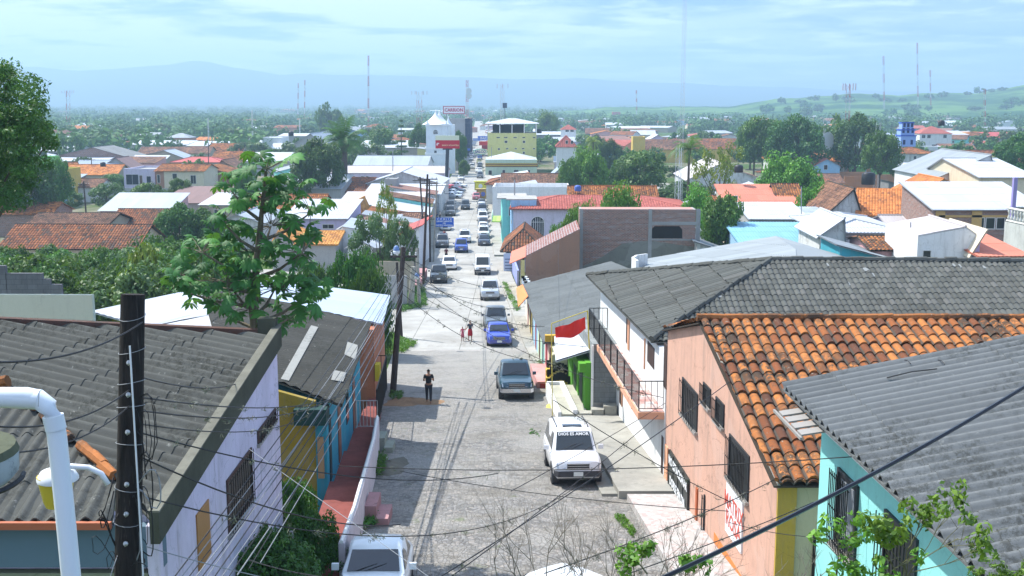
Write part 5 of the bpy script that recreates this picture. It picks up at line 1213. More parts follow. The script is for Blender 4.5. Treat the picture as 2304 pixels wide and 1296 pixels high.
# --- centre left
H(590,632,311,7,14,'flat','white','white',rise=.3,label='white corrugated store front beside large white roof')
H(626,748,345,4.5,30,'gable_y','zinc','grey',yR=300,xr=700,label='large pale metal barn roof behind the round mango tree')
H(626,700,306,6.5,12,'shed_b','white','grey',yR=300,label='white metal roof strip at the back of the barn')
H(550,662,362,4.2,12,'shed_b','white','grey',yR=343,label='white sheet roof shed behind the small conifer')
H(640,716,394,5,9,'shed_b','zinc','grey',yR=387,label='plain grey block house with one dark window',wins=[(665,397,676,404)])
H(700,766,424,4.4,12,'shed_b','zinc','grey',yR=393,label='ribbed blue grey metal roof with grey wall below')
H(555,700,424,3.6,12,'gable_y','white','grey',yR=402,xr=610,label='broad bright white sheet roof behind the big leaf tree')
H(762,824,432,3.4,11,'shed_b','brownclay','tan',yR=399,label='striped brown clay tile roof between white metal roofs')
H(715,1000,388,4.0,13,'gable_x','pinkwhite','lav',yR=373,label='long cream roofed building with red fascia line',wins=[(782,396,789,401),(793,396,800,401),(812,396,819,401),(823,396,830,401)])
H(712,800,346,5.2,12,'flat','white','white',rise=.4,label='low white building under the palm')
H(800,958,332,6.5,22,'shed_b','white','grey',yR=316,label='church nave with long white roof beside the bell tower',name='church_nave',cat='church')
H(796,960,372,4.2,16,'gable_x','zinc','white',yR=350,label='broad pale metal roof in front of the church nave')
H(826,992,412,4.8,16,'gable_y','white','weather',yR=386,xr=905,label='white gabled metal roof near the billboard pole')
H(820,988,438,3.6,10,'shed_b','white','weather',yR=414,label='lower white roof with stained cream wall below the gable')
H(866,892,405,6.6,4,'flat','grey','grey',rise=.2,label='small grey rooftop tank house on white roof')
H(762,945,460,3.4,10,'shed_b','pinkwhite','grey',yR=432,label='wide pale grey roof over dark grey side wall')
H(640,778,491,5.0,11,'shed_b','white','lilac',yR=449,label='lilac house with bright white roof and yellow end wall',wins=[(725,504,752,515)])
H(780,806,480,4.2,10,'gable_y','yelclay','yellow',yR=455,xr=795,label='narrow yellow gable wall beside lilac house')
H(486,590,500,3.6,14,'gable_y','zinc','weather',yR=482,xr=535,label='pale house with curved grey roof behind big leaf tree')
H(612,668,545,3.2,8,'gable_y','yelclay','grey',yR=520,xr=628,label='left peak of zigzag orange tile roof')
H(668,755,548,3.2,8,'gable_x','yelclay','grey',yR=520,label='orange yellow tile roof with blackened grey end wall')
H(755,776,520,4.2,8,'flat','grey','grey',rise=.2,label='weathered grey wall block at the end of orange tile roof')
H(795,872,520,3.4,12,'shed_b','zinc','white',yR=483,label='pale metal roof behind the slender young trees')
H(868,944,540,3.2,11,'shed_r','red','white',rise=1.6,label='dark red metal roof between trees and street poles')
H(782,842,556,2.8,8,'gable_y','white','white',yR=540,xr=812,label='small white gabled roof under the slender trees')
H(850,946,500,3.2,8,'gable_x','oldclay','brickish',yR=478,label='old rubble tile roof beside the street poles')
for i, (a, b, y, h) in enumerate([(838,942,560,3.4),(846,930,590,3.2),(850,915,622,2.8)]):
    H(a,b,y,h,.3,'flat','grey',('dgrey','tan','grey')[i],rise=.08,label=('topmost dark retaining wall on the left slope','middle dark retaining wall with posts','lowest brown retaining wall above the grass corner')[i],name='retaining_wall',cat='wall',oh=0)
# left street side shops between 127 and 260 m
def street_shop(side, y0, y1, h, col, rk, label, dep=9, doors=2, sign=None):
    s = -1 if side == 'L' else 1; e = (lambda Y: eL(Y)-1.65) if side == 'L' else (lambda Y: eR(Y)+1.65)
    root = thing('shop_house', label, 'house', (e((y0+y1)/2)+s*dep/2, (y0+y1)/2, gz((y0+y1)/2)))
    HOUSES.append((e((y0+y1)/2)+s*dep/2, (y0+y1)/2, max(dep, y1-y0)/2))
    zt = gz((y0+y1)/2)+h; zb = gz(y1)-.5; q = [V((e(y0),y0,zb)), V((e(y1),y1,zb)), V((e(y1)+s*dep,y1,zb)), V((e(y0)+s*dep,y0,zb))]
    m = MB(); m.prism(q, (0,0,zt-zb)); m.build('wall', wmat(col), root)
    rm = MB(); t = [V((p.x,p.y,zt)) for p in q]; ux = V((s,0,0)); t[0] -= ux*.7; t[1] -= ux*.7; rm_ = [t[0]+V((0,-.2,.06)), t[1]+V((0,.2,.06)), t[2]+V((0,.2,1.5)), t[3]+V((0,-.2,1.5))]; flatroof(rm, rm_, -ux+V((0,0,-.2)), .34, .45); m2 = MB()
    m2.prism([V((q[0].x,y0+.01,zt)), V((q[3].x,y0+.01,zt)), V((q[3].x,y0+.01,zt+1.4))], (0,.15,0)); m2.build('gable', wmat(col), root)
    rm.build('roof', rmat(rk, True), root)
    n = -ux
    for i in range(doors):
        a = y0+(y1-y0)*(i+.25)/doors; b = y0+(y1-y0)*(i+.72)/doors; zz = gz(a)+.2
        q0, q1 = V((e(a),a,zz)), V((e(b),b,zz))
        if s > 0: q0, q1 = q1, q0
        window_on(root, None, q0, q1, q1+V((0,0,2.3)), q0+V((0,0,2.3)), n, 'door' if i % 2 else 'open')
        if h > 5: window_on(root, None, q0+V((0,0,3.2)), q1+V((0,0,3.2)), q1+V((0,0,4.5)), q0+V((0,0,4.5)), n, 'win')
    return root
cols = ['white','cream','lblue','pink','tan','turq','pyellow','weather','salmon','white','lav','cream']
rks = ['zinc','oldclay','white','clay','oldzinc','rust']
import itertools
i = 0
for side in 'LR':
    y = (128 if side == 'L' else 168)
    while y < 258:
        l = random.uniform(8, 13); y1 = min(y+l, 259); hh = random.choice([3.3,3.5,3.8,4.2]) if side == 'L' else random.choice([3.2, 3.6])
        if not (side == 'R' and y < 200): street_shop(side, y, y1-.02, hh, cols[i % 12], rks[(i*5) % 6], '%s street front on the %s side, number %d from the crossing' % ({'white':'white','cream':'cream','lblue':'light blue','pink':'pink','tan':'tan','turq':'turquoise','pyellow':'pale yellow','weather':'stained white','salmon':'salmon','lav':'pale lilac'}[cols[i % 12]], 'left' if side == 'L' else 'right', 0) if False else '%s shop front with %s roof, %s side, %s' % (cols[i%12].replace('lblue','light blue').replace('turq','turquoise').replace('pyellow','pale yellow').replace('weather','stained').replace('lav','pale lilac'), rks[(i*5)%6].replace('oldclay','old tile').replace('oldzinc','dull metal').replace('clay','orange tile').replace('zinc','pale metal'), 'left' if side == 'L' else 'right', ['first past the crossing','second past the crossing','third past the crossing','fourth past the crossing','fifth past the crossing','sixth past the crossing','seventh past the crossing','eighth past the crossing','ninth','tenth','eleventh','twelfth','last'][min(12, int((y-(128 if side == 'L' else 200))/10))]), dep=8, doors=2)
        i += 1; y = y1
    y = 296
    while y < 640:
        l = random.uniform(11, 18); y1 = y+l; hh = random.choice([5.5, 6.5, 7, 8.5, 4.5])
        if not (side == 'L' and y < 350) and not (side == 'R' and y < 372): street_shop(side, y, y1-.02, hh, cols[(i*7) % 12], rks[(i*5) % 6], '%s %s commercial building down the far %s of the main street' % (random.choice(['narrow','tall','plain','busy','old','flat-fronted']), cols[(i*7)%12].replace('lblue','light blue').replace('turq','turquoise').replace('pyellow','pale yellow').replace('weather','stained').replace('lav','pale lilac'), 'left' if side == 'L' else 'right'), dep=12, doors=3)
        i += 1; y = y1
# --- centre right
r41 = H(1108,1280,432,5.2,9,'flat','white','white',rise=.9,label='white house with roof terrace and parapets above the street')
H(1128,1330,416,4.2,12,'gable_x','oldclay','white',yR=390,label='long ridge of mottled brown tiles behind white terrace house')
H(1094,1215,414,4.2,12,'hip','brownclay','white',yR=392,label='hipped brown tile roof at the street corner')
H(1328,1408,418,4.1,14,'shed_b','white','weather',yR=390,label='white sheet roof beside the mottled brown tiles')
H(1282,1478,443,4.8,8,'gable_x','clay','white',yR=418,label='ribbed orange tile roof behind the pink tiled house',Y=164)
H(1240,1300,396,3.3,14,'gable_y','bluegrey','grey',yR=376,xr=1262,label='low blue grey pyramid roof left of the thicket')
# pink tiled lavender house
root, L, w, ze, fp, nf = H(1155,1550,468,5.6,13,'hip','redtile','lav',yR=440,Y=150,rot=-.02,label='large lavender house with smooth pink tile hip roof and arched window',oh=.5,gap=1.0,real=True,pitch=.36)
def arch_window(root, fp, nf, x0, x1, yt, yb, nm='window'):
    a, b = fp(x0, yb), fp(x1, yb); zt = fp(x0, yt).z; u = (b-a); u.z = 0; W_ = u.length; u.normalize(); r = W_/2; zs_ = zt-r*.9; c = (a+b)/2; pts = [V((a.x,a.y,a.z)), V((b.x,b.y,a.z))]+[V((c.x,c.y,zs_))+u*math.cos(t)*r+V((0,0,math.sin(t)*r*.9)) for t in np.linspace(0, math.pi, 13)]
    m = MB(); m.prism([p-nf*.02 for p in pts], nf*.05); o = m.build(nm, glassy(), root)
    f = MB()
    for k in range(1, 6): p = V((a.x,a.y,a.z))+u*W_*k/6; f.boxo(p+nf*.031, u*.05, V((0,0,(zs_-a.z)+(.75*r if k in (2,3,4) else .35*r))), nf*.02)
    f.boxo(V((a.x,a.y,zs_))+nf*.031, u*W_, (0,0,.05), nf*.02); f.tube([p+nf*.03 for p in pts+[pts[0]]], .045, 4); f.build('frame', plain('white_window_frame', (.7,.7,.7), .5), o)
arch_window(root, fp, nf, 1195, 1224, 487, 530)
# turquoise and pale blue fronts facing the street
for y0, y1, col, hh, lab in [(151.0,157.0,'lblue',6.6,'pale blue street front beside the lavender house'),(157.1,166.0,'turq',6.4,'bright turquoise two-storey street front with white balcony')]:
    root = thing('street_house', lab, 'house', (eR(y0)+4, y0, gz(y0))); e = lambda Y: eR(Y)+1.45+(1.1 if col == 'lblue' else 0); m = MB(); m.prism([(e(y0)-.0,y0,gz(y0)-.5),(e(y0)+3.4,y0,gz(y0)-.5),(e(y0)+3.4,y1,gz(y0)-.5),(e(y1),y1,gz(y0)-.5)], (0,0,hh+.5)); m.build('wall', wmat(col), root)
    m = MB(); m.box(e(y1)-.5, e(y0)+3.5, y0-.0, y1, gz(y0)+hh, gz(y0)+hh+.15); m.build('roof_slab', concrete(), root)
    window_on(root, None, V((e(y0)+.9,y0,gz(y0)+4.0)), V((e(y0)+2.2,y0,gz(y0)+4.0)), V((e(y0)+2.2,y0,gz(y0)+5.3)), V((e(y0)+.9,y0,gz(y0)+5.3)), V((0,-1,0)), 'open')
    if col == 'turq':
        m = MB(); m.box(e(y1)-1.3, e(y1), y0+1, y1, gz(y0)+3.0, gz(y0)+3.15); b_ = m.build('balcony', plain('lime_balcony', (.35,.5,.12), .8), root); railing(b_, [(e(y1)-1.25,y0+1.1,gz(y0)+3.15),(e(y1)-1.25,y1,gz(y0)+3.15)], .9, gap=.3, mat=WHITE, r=.03)
m = MB(); m.boxo(P(1150,503,149.6), (.05,0,0), (0,.4,0), (0,0,.4)); m.box(eR(150)+2.3, eR(150)+3.2, 149.5, 149.7, gz(150)+.8, gz(150)+2.0); one(m, 'wall_sign', plain('yellow_sign', (.65,.5,.04), .6), 'small yellow sign at the foot of the pale blue front', 'sign')
# old hipped tile roof house with lilac-blue wall
H(1138,1215,563,3.2,11,'hip','brownclay','lilac',yR=508,label='small corner house with crumbling tile hip roof and blue lilac wall',Y=124,real=True,oh=.6,side=[('L',2,'door')])
m = MB(); a, b = P(1133,580,123.2), P(1163,578,123.2); m.boxo(a-V((0,0,1.9)), V((b.x-a.x,0,0)), (0,.06,0), (0,0,2.4)); sgn = one(m, 'wall_poster', plain('pale_poster', (.52,.58,.70), .7), 'pale poster with printed lines on the blue lilac corner wall', 'poster')
for k in range(4):
    m = MB(); m.boxo(V((a.x+.15,123.17,a.z-.2-.35*k)), (1.1-.2*(k%2),0,0), (0,.02,0), (0,0,.09)); m.build('printed_line', plain('print_ink', (.12,.14,.22), .7), sgn)
# tall brick building, plaster band, with salmon lean-to
root, L, w, ze, fp, nf = H(1304,1566,472,8.2,2.4,'flat','grey','brick',rise=.05,label='tall unplastered brick building with concrete columns and one dark opening',Y=108,rot=-.02)
fc = root.children[0]; fc.data.materials[0] = brick((.74,.22,.14), (.44,.24,.20), .38)
for a, b in ((1303,1310),(1456,1463),(1562,1570)): fbox(root, fp, a, b, 470, 640, .06, concrete((.34,.34,.33)), 'column')
fbox(root, fp, 1464, 1561, 499, 506, .05, concrete((.36,.36,.35)), 'beam'); fbox(root, fp, 1464, 1561, 537, 541, .05, concrete((.36,.36,.35)), 'sill')
a = [fp(x, y) for x, y in ((1466,536),(1466,516),(1473,509),(1528,509),(1535,516),(1535,536))]; m = MB(); m.prism([p-nf*.02 for p in a], nf*.045); m.build('opening', plain('dark_interior', (.02,.018,.016), .95), root)
m = MB(); pl_ = fp; m.prism([fp(1310,600)+nf*.02, fp(1355,578)+nf*.02, fp(1400,548)+nf*.02, fp(1460,541)+nf*.02, fp(1566,556)+nf*.02, fp(1566,660)+nf*.02, fp(1310,660)+nf*.02], -nf*.03); m.build('plaster_patch', plaster((.19,.19,.16), .6), root)
root, L, w, ze, fp, nf = H(1182,1304,577,4.0,8,'shed_r','salmon','brickish',rise=2.6,label='salmon red lean-to roof house with plum wall and yellow front',Y=104,rot=-.02,oh=.0,real=False)
root.children[0].data.materials[0] = brick((.27,.11,.09), (.30,.27,.27), .22)
m = MB(); y0 = 104; xa = L(0,0,0).x; m.prism([(xa-.05,103.9,gz(104)-.4),(xa-.05,112,gz(104)-.4),(xa-.4,112,gz(104)-.4),(xa-.4,103.9,gz(104)-.4)], (0,0,3.9)); m.build('front_wall', plaster((.62,.52,.22), .2), root)
m = MB(); m.prism([L(-1.5,-.1,ze-.75), L(.1,-.1,ze-.05), L(.1,8.4,ze-.05), L(-1.5,8.4,ze-.75)], (0,0,.08)); m.build('eave_sheet', rmat('salmon', True), root)
for y0 in (105.5, 109): window_on(root, None, V((xa-.40,y0+1.1,gz(y0)+.6)), V((xa-.40,y0,gz(y0)+.6)), V((xa-.40,y0,gz(y0)+2.7)), V((xa-.40,y0+1.1,gz(y0)+2.7)), V((-1,0,0)), 'door')
# blue and white street wall below it
root = thing('blue_street_wall', 'blue and white painted street wall with white gate frames', 'wall', (1.9, 98, gz(98)))
for y0, y1, c in ((90,93.5,(.08,.22,.55)),(93.5,97,(.66,.72,.78)),(97,101,(.10,.26,.58)),(101,103.8,(.62,.66,.74)),(112,123,(.30,.34,.62))): m = MB(); e = lambda Y: eR(Y)+1.62; m.prism([(e(y0),y0,gz(y1)-.3),(e(y1),y1,gz(y1)-.3),(e(y1)+.2,y1,gz(y1)-.3),(e(y0)+.2,y0,gz(y1)-.3)], (0,0,2.2)); m.build('wall_section', plaster(c, .25), root)
for y0 in (97.5, 99.5, 101.5): m = MB(); m.box(eR(y0)+1.35, eR(y0)+1.65, y0, y0+.3, gz(y0)-.1, gz(y0)+2.2); m.box(eR(y0)+1.35, eR(y0)+1.9, y0, y0+.3, gz(y0)+2.0, gz(y0)+2.2); m.build('gate_frame', WHITE, root)
# --- right, middle
A0, A1, A2, A3 = P(1455,606,76), P(1458,582,84), P(1745,531,88), P(1800,604,70)
root = thing('pale_sheet_house', 'building under broad pale weathered sheet roof behind the grey tile ridge', 'house', (16, 80, gz(80))); pl_ = plane3(A1, A2, A3); rm = MB(); ribbed(rm, [pl_(1440,625), A1, A2, pl_(1790,560), pl_(1800,640)], A1-A2, .3, .02, 'sine', 3, .016, 4); pr = plane3(A2, A3, P(1912,578,84)); ribbed(rm, [A2, P(1912,578,84), pr(1930,640), pl_(1800,640), pl_(1790,560)], P(1912,578,84)-A2, .3, .02, 'sine', 3, .016, 4); rm.build('roof', sheet((.30,.33,.34), .35, 0., .8, False), root, True, 60)
m = MB(); m.prism([(A1.x+.6,72,gz(80)-.5),(A1.x+.6,87,gz(80)-.5),(26,87,gz(80)-.5),(26,72,gz(80)-.5)], (0,0,A1.z-gz(80)-.2)); m.build('wall', plaster((.4,.4,.38), .4), root)
m = MB(); c = P(1444,596,79); pts = [(c.x-.6,c.y-1.6),(c.x-.75,c.y),(c.x-.3,c.y+1.3),(c.x+.5,c.y+2)]
for p, q in zip(pts[:-1], pts[1:]): m.prism([(p[0],p[1],c.z-3),(q[0],q[1],c.z-3),(q[0]+.15,q[1]-.1,c.z-3),(p[0]+.2,p[1],c.z-3)], (0,0,3.55))
one(m, 'curved_wall', plaster((.70,.70,.68), .6), 'curved white rooftop wall end beside the pale sheet roof', 'wall')
H(1690,1815,492,4.0,9,'shed_b','white','grey',yR=456,label='white sheet roof over dark band above light blue roof',Y=118)
H(1676,1846,556,3.0,11,'shed_b','lblue','lblue',yR=501,label='flat sky blue metal roof strewn with scraps',Y=101)
g_ = np.random.default_rng(5); lb = [o for o in bpy.data.objects if o.get('label', '').startswith('flat sky blue')][0]
H(1640,1800,470,4.4,10,'shed_b','salmon','tan',yR=416,label='salmon red roof house with stepped grey parapet',Y=140,rot=-.02,wins=[('open',1648,440,1660,452)])
H(1752,1804,452,5.0,8,'gable_x','clay','white',yR=413,label='small orange tile roof above the salmon roof',Y=144)
H(1585,1640,462,3.3,10,'gable_x','clay','white',yR=440,label='orange tile roof corner beside the round green tree',Y=146)
H(1542,1602,505,5,12,'shed_l','white','grey',rise=1.2,label='slanting white roof right of the brick building',Y=122)
H(1568,1640,545,4.5,8,'shed_l','oldzinc','weather',rise=1.0,label='small grey roof and streaked white wall below slanting roof',Y=106)
root, L, w, ze, fp, nf = H(1930,2112,482,3.6,14,'gable_x','newclay','weather',yR=424,label='broad bright orange tile roof with mottled patches and weathered white gable',Y=128,rot=-.30,real=True,oh=.3)
H(1865,1936,476,4.2,12,'gable_y','oldclay','weather',yR=424,xr=1918,label='weathered white gable wall left of the orange roof',Y=129)
H(2050,2230,440,4.6,10,'gable_y','newclay','tan',yR=402,xr=2120,label='orange roof peak behind white corrugated roof',Y=150)
H(2103,2270,470,5.6,9,'shed_b','white','brick',yR=411,label='brick and yellow house under broad white corrugated roof with dark glazing',Y=104,rot=0,real=True,wins=[(2196,489,2214,516),(2216,489,2238,516),(2240,489,2260,516),('open',2140,486,2190,486.5)])
hb = [o for o in bpy.data.objects if o.get('label', '').startswith('brick and yellow')][0]; fpb = Pl(P(2103,470,104), (0,-1,0))
for a, b, c, d in ((2103,2112,474,520),(2184,2194,474,520),(2112,2262,484,489),(2118,2124,490,520)): fbox(hb, fpb, a, b, c, d, .08, plaster((.55,.36,.14), .2), 'column')
m = MB(); m.boxo(P(2272,535,103), (.35,0,0), (0,.35,0), (0,0,5.6)); one(m, 'roof_column', plaster((.30,.26,.50), .2), 'purple pillar standing between two white corrugated roofs', 'pillar')
H(2276,2340,464,5.4,9,'shed_b','white','cream',yR=411,label='white corrugated roof right of the purple pillar',Y=105,rot=0,real=True)
root = thing('balustrade', 'white baluster railing of terrace at the right edge', 'balustrade', tuple(P(2290,505,96))); m = MB(); a, b = P(2268,468,97), P(2330,480,92); m.tube([a, b], .12, 6); m.tube([a-V((0,0,1.1)), b-V((0,0,1.1))], .12, 6); m.build('rail', plaster((.62,.62,.56), .4), root)
for i in range(9):
    m = MB(); p = a.lerp(b, (i+.5)/9)-V((0,0,1.05)); m.lathe(p, [(.07,0),(.13,.2),(.06,.5),(.12,.75),(.07,1.0)], 8); m.build('baluster', plaster((.62,.62,.56), .4), root)
m = MB(); m.boxo(a-V((.1,0,3.4)), b-a, (0,.2,0), (0,0,2.2)); m.build('terrace_wall', plaster((.5,.52,.48), .4), root)
H(1845,1900,528,3.6,8,'gable_y','white','weather',yR=490,xr=1900,label='stained pale blue wall beside bright white hipped roof',Y=92)
H(1866,2022,518,3.6,12,'hip','white','white',yR=486,label='brightest white hipped metal roof on the right',Y=96,oh=.8)
H(1890,2004,553,3.6,6,'shed_l','oldzinc','teal',rise=1.0,label='deep blue walled house under grey sheet eave',Y=84)
H(1965,2062,560,3.4,7,'gable_x','clay','pink',yR=532,label='small rough orange tile roof next to thin metal mast',Y=86,real=True)
H(2012,2098,520,3.4,9,'gable_x','pinkwhite','lilac',yR=484,label='pale pinkish sheet roofs left of the brick and yellow house',Y=108)
H(1816,1900,500,3.6,14,'shed_b','zinc','grey',yR=481,label='pale violet metal roof beyond the white hipped roof',Y=114)
root, L, w, ze, fp, nf = H(2066,2202,530,4.6,8,'gable_y','pinkwhite','white',yR=510,xr=2172,label='white block house with low gable and small barred window',Y=80,oh=0,wins=[(2074,562,2095,584)],side=[('R',1,'win')])
H(2206,2310,575,3.6,8,'shed_b','salmon','white',yR=520,label='pink and cream sheet roof at the right edge',Y=78,rot=.05,real=True)
H(2190,2204,560,3.4,7,'shed_r','cream','lilac',rise=.8,label='cream translucent lean-to beside white block house',Y=79)
# --- right, farther
H(1452,1556,335,4.8,12,'gable_x','oldclay','yellow',yR=313,label='ochre chapel with dusty brown tile roof and arched door',wins=[('open',1480,343,1488,354)])
H(1556,1664,334,4.8,12,'gable_x','brownclay','yellow',yR=311,label='second ochre building with pale brown tiles behind the palm')
H(1424,1452,310,9,8,'flat','yellow','yellow',rise=.3,label='tall deep yellow wall left of the chapel')
H(1447,1510,322,6,16,'gable_y','white','lilac',yR=303,xr=1480,label='white roof and lilac wall behind the yellow wall')
H(1380,1464,297,5,14,'shed_b','white','brickish',yR=284,label='long white roof shed with brick wall')
H(1318,1376,300,4.5,12,'gable_x','oldclay','dgrey',yR=288,label='dark open shed left of the white roof shed')
H(1252,1296,330,8.5,10,'hip','redtile','white',yR=305,label='white two-storey house with red hip roof, lower of the pair',wins=[(1272,316,1278,324),(1284,316,1290,324)])
H(1262,1296,291,9,9,'hip','redtile','white',yR=280,label='white house with red roof, upper of the pair',wins=[(1272,292,1280,297),(1283,292,1291,297)])
H(1206,1262,303,5,12,'shed_b','white','dgrey',yR=296,label='open sided hall with white roof right of the yellow block')
H(1546,1712,404,5.5,22,'gable_y','pinkwhite','weather',yR=366,xr=1622,label='large pale warehouse with broad low gable behind the feathery tree')
H(1706,1754,300,7,10,'flat','grey','grey',rise=.3,label='grey two-storey block right of the palm')
root, L, w, ze, fp, nf = H(1735,1908,362,5.2,20,'hip','newclay','weather',yR=328,label='long hall with pale orange hip roof and white columns',rot=-.12,gap=.9,oh=.6)
for k in range(12): 
    xx = w*(k+.5)/12; m = MB(); m.boxo(L(xx-.3,-.05,gz(170)), V((.25,0,0)), (0,-.1,0), (0,0,ze-gz(170))); m.build('column', WHITE, root)
H(1832,1890,372,5.0,10,'gable_y','pinktile','lblue',yR=357,xr=1860,label='pale blue gabled house with arched window and pink roof',wins=[(1853,371,1862,382)])
H(1885,1950,366,4.2,6,'flat','white','lblue',rise=.3,label='light blue market stall roof with red posts')
H(1905,1948,375,3.4,5,'flat','green','green',rise=.2,label='green stall front with orange red posts',wins=[('open',1916,380,1924,388)])
for i, (a, b) in enumerate(((1916,1922),(1932,1938),(1952,1968))):
    H(a,b,374 if i < 2 else 371,3.2,1,'flat','red','orange' if i == 2 else 'red',rise=.1,label=('left red painted post wall at the green stall','middle red painted post wall at the green stall','broad orange red panel right of the green stall')[i],name='painted_panel',cat='panel')
for i, (a, b, y, h, ) in enumerate([(1852,1950,388,3.0),(1900,1985,398,3.0),(1985,2092,412,3.0),(1950,2060,394,2.4)]):
    H(a,b,y,h,.35,'flat','orange',(.42,.20,.10),rise=.15,label=('left raw brick garden wall','second raw brick wall near the black tank','long raw brick wall with notched top','back raw brick wall of the unfinished lot')[i],name='brick_wall',cat='wall',oh=0)
m = MB(); c = P(1954,400,165); m.lathe((c.x,c.y,c.z-1.0), [(.95,0),(1.0,.1),(1.0,1.5),(.8,1.75),(.3,1.85)], 16); one(m, 'water_tank', plain('black_plastic', (.015,.017,.02), .5), 'black plastic water tank among raw brick walls', 'water tank', smooth=True, sharp=40)
H(2000,2064,408,4.0,6,'shed_l','fibro2','dgrey',rise=1.8,label='steep grey lean-to roof in the raw brick lot')
H(2064,2138,396,3.4,10,'gable_x','rust','dgrey',yR=371,label='rusty striped sheet roof beside the pale metal roofs')
H(1965,2060,372,3.2,8,'shed_b','white','green',yR=366,label='low white strip roof with green awning')
H(2110,2240,398,4.2,20,'gable_y','oldzinc','white',yR=348,xr=2225,label='grey metal roof with white columns, left of the bright one',Y=158)
H(2206,2330,398,5.4,20,'gable_x','white','cream',yR=356,label='large bright white metal roof at the right edge',Y=146,rp=.7)
H(2010,2140,352,4.0,10,'gable_x','oldclay','tan',yR=339,label='long rust brown tile roof near the dark doorway')
H(2180,2330,372,4.6,11,'gable_x','brownclay','tan',yR=338,label='broad tan brown tile roof above the bright white roof')
H(2120,2195,334,4.6,10,'gable_x','oldclay','lilac',yR=323,label='small brown tile roof below white multi-storey house')
H(2212,2285,309,4.8,14,'gable_x','red','grey',yR=297,label='long flat red roof on the right')
H(2164,2212,303,4.8,14,'gable_x','yelclay','grey',yR=296,label='mustard yellow roof left of the red one')
H(1988,2032,243,14,18,'flat','grey','grey',rise=.4,label='tall plain grey block on the horizon right')
H(2070,2142,300,9,12,'hip','redtile','white',yR=284,label='white multi-storey house with dark red roof tiers',wins=[(2074,303,2082,311),(2086,303,2094,311),(2122,303,2130,311),(2096,325,2104,331)])
H(2068,2120,336,5,5,'flat','white','white',rise=1.0,label='white lower block under the red roof tiers')
# light blue tower
root = thing('blue_tower', 'three-storey light and royal blue tower with arched openings', 'tower', tuple(P(2043,330,265)))
for i, (x0, x1, yt, yb) in enumerate(((2026,2060,304,330),(2028,2059,291,304),(2032,2058,275,291))):
    Yt = 265; a, b, t = P(x0,yb,Yt), P(x1,yb,Yt), P(x0,yt,Yt); m = MB(); m.box(a.x, b.x, Yt-.0+.4*i, Yt+3.6-.3*i, a.z, t.z); m.build('storey', plaster((.28,.42,.78), .1), root); m = MB(); m.box(a.x-.12, b.x+.12, Yt-.12+.4*i, Yt+3.7-.3*i, t.z-.25, t.z); m.build('band', plain('royal_blue', (.04,.10,.50), .6), root)
    for k in range(3 if i else 2): q = a.x+(b.x-a.x)*(k+.3)/(3 if i else 2); m = MB(); m.box(q, q+.55, Yt-.04+.4*i, Yt+.1+.4*i, a.z+.5, a.z+1.6); m.build('opening', plain('deep_blue_opening', (.01,.02,.10), .8), root)
# --- centre landmarks
root = thing('church_tower', 'white church bell tower with concave spire', 'tower', tuple(P(988,410,322)))
Yc = 322; TW = plaster((.66,.72,.76), .2)
def tier(x0, x1, yt, yb, dep, nm='wall', mat=TW, dy=0): a, b = P(x0,yb,Yc), P(x1,yb,Yc); m = MB(); m.box(a.x, b.x, Yc+dy, Yc+dep-dy, a.z, P(x0,yt,Yc).z); return m.build(nm, mat, root)
tier(959,1006,283,335,6.2,'belfry'); tier(957,1008,279,284,6.4,'cornice', plaster((.72,.75,.76), .1), -.1); tier(956,1008,331,336,6.4,'cornice', plaster((.72,.75,.76), .1), -.12); tier(958,1007,335,345,6.2,'middle_stage'); tier(956,1008,344,348,6.4,'cornice', plaster((.72,.75,.76), .1), -.1); tier(959,1007,347,460,6.2,'base')
fpt = Pl((0,Yc,0), (0,-1,0)); arch_window(root, fpt, V((0,-1,0)), 975, 985, 292, 302, 'belfry_opening'); m = MB(); a = P(977,344,Yc-.03); m.boxo(a, (.7,0,0), (0,.05,0), (0,0,.65)); m.build('window', glassy(), root)
def spire(px, yb, yt, hw, Y, n=8):
    a, t = P(px,yb,Y), P(px,yt,Y); h = t.z-a.z; m = MB(); m.lathe(a, [(hw*1.41*(1-u)**1.9+.14, h*u) for u in np.linspace(0,.92,12)]+[(.28,h*.93),(.28,h*.96),(.05,h)], n); return m
spire(981,280,247,2.75,Yc+3).build('spire', plaster((.74,.76,.77), .12), root, True, 35)
for px in (962, 1004): spire(px,281,272,.35,Yc+.4,6).build('pinnacle', TW, root)
root = thing('church_turret', 'second white church tower behind the bell tower', 'tower', tuple(P(1003,400,335)))
m = MB(); a = P(1005,304,334); m.box(a.x, a.x+2.3, 334, 338, gz(334), P(1005,281,334).z); m.build('wall', TW, root); spire(989,283,248,2.6,336).build('spire', plaster((.74,.76,.77), .12), root, True, 35); spire(1009,281,262,.8,335).build('pinnacle', TW, root)
m = MB(); a = P(985,283,337); m.box(a.x, a.x+2.6, 334.5, 338, gz(334), a.z+.4); m.build('drum', TW, root)
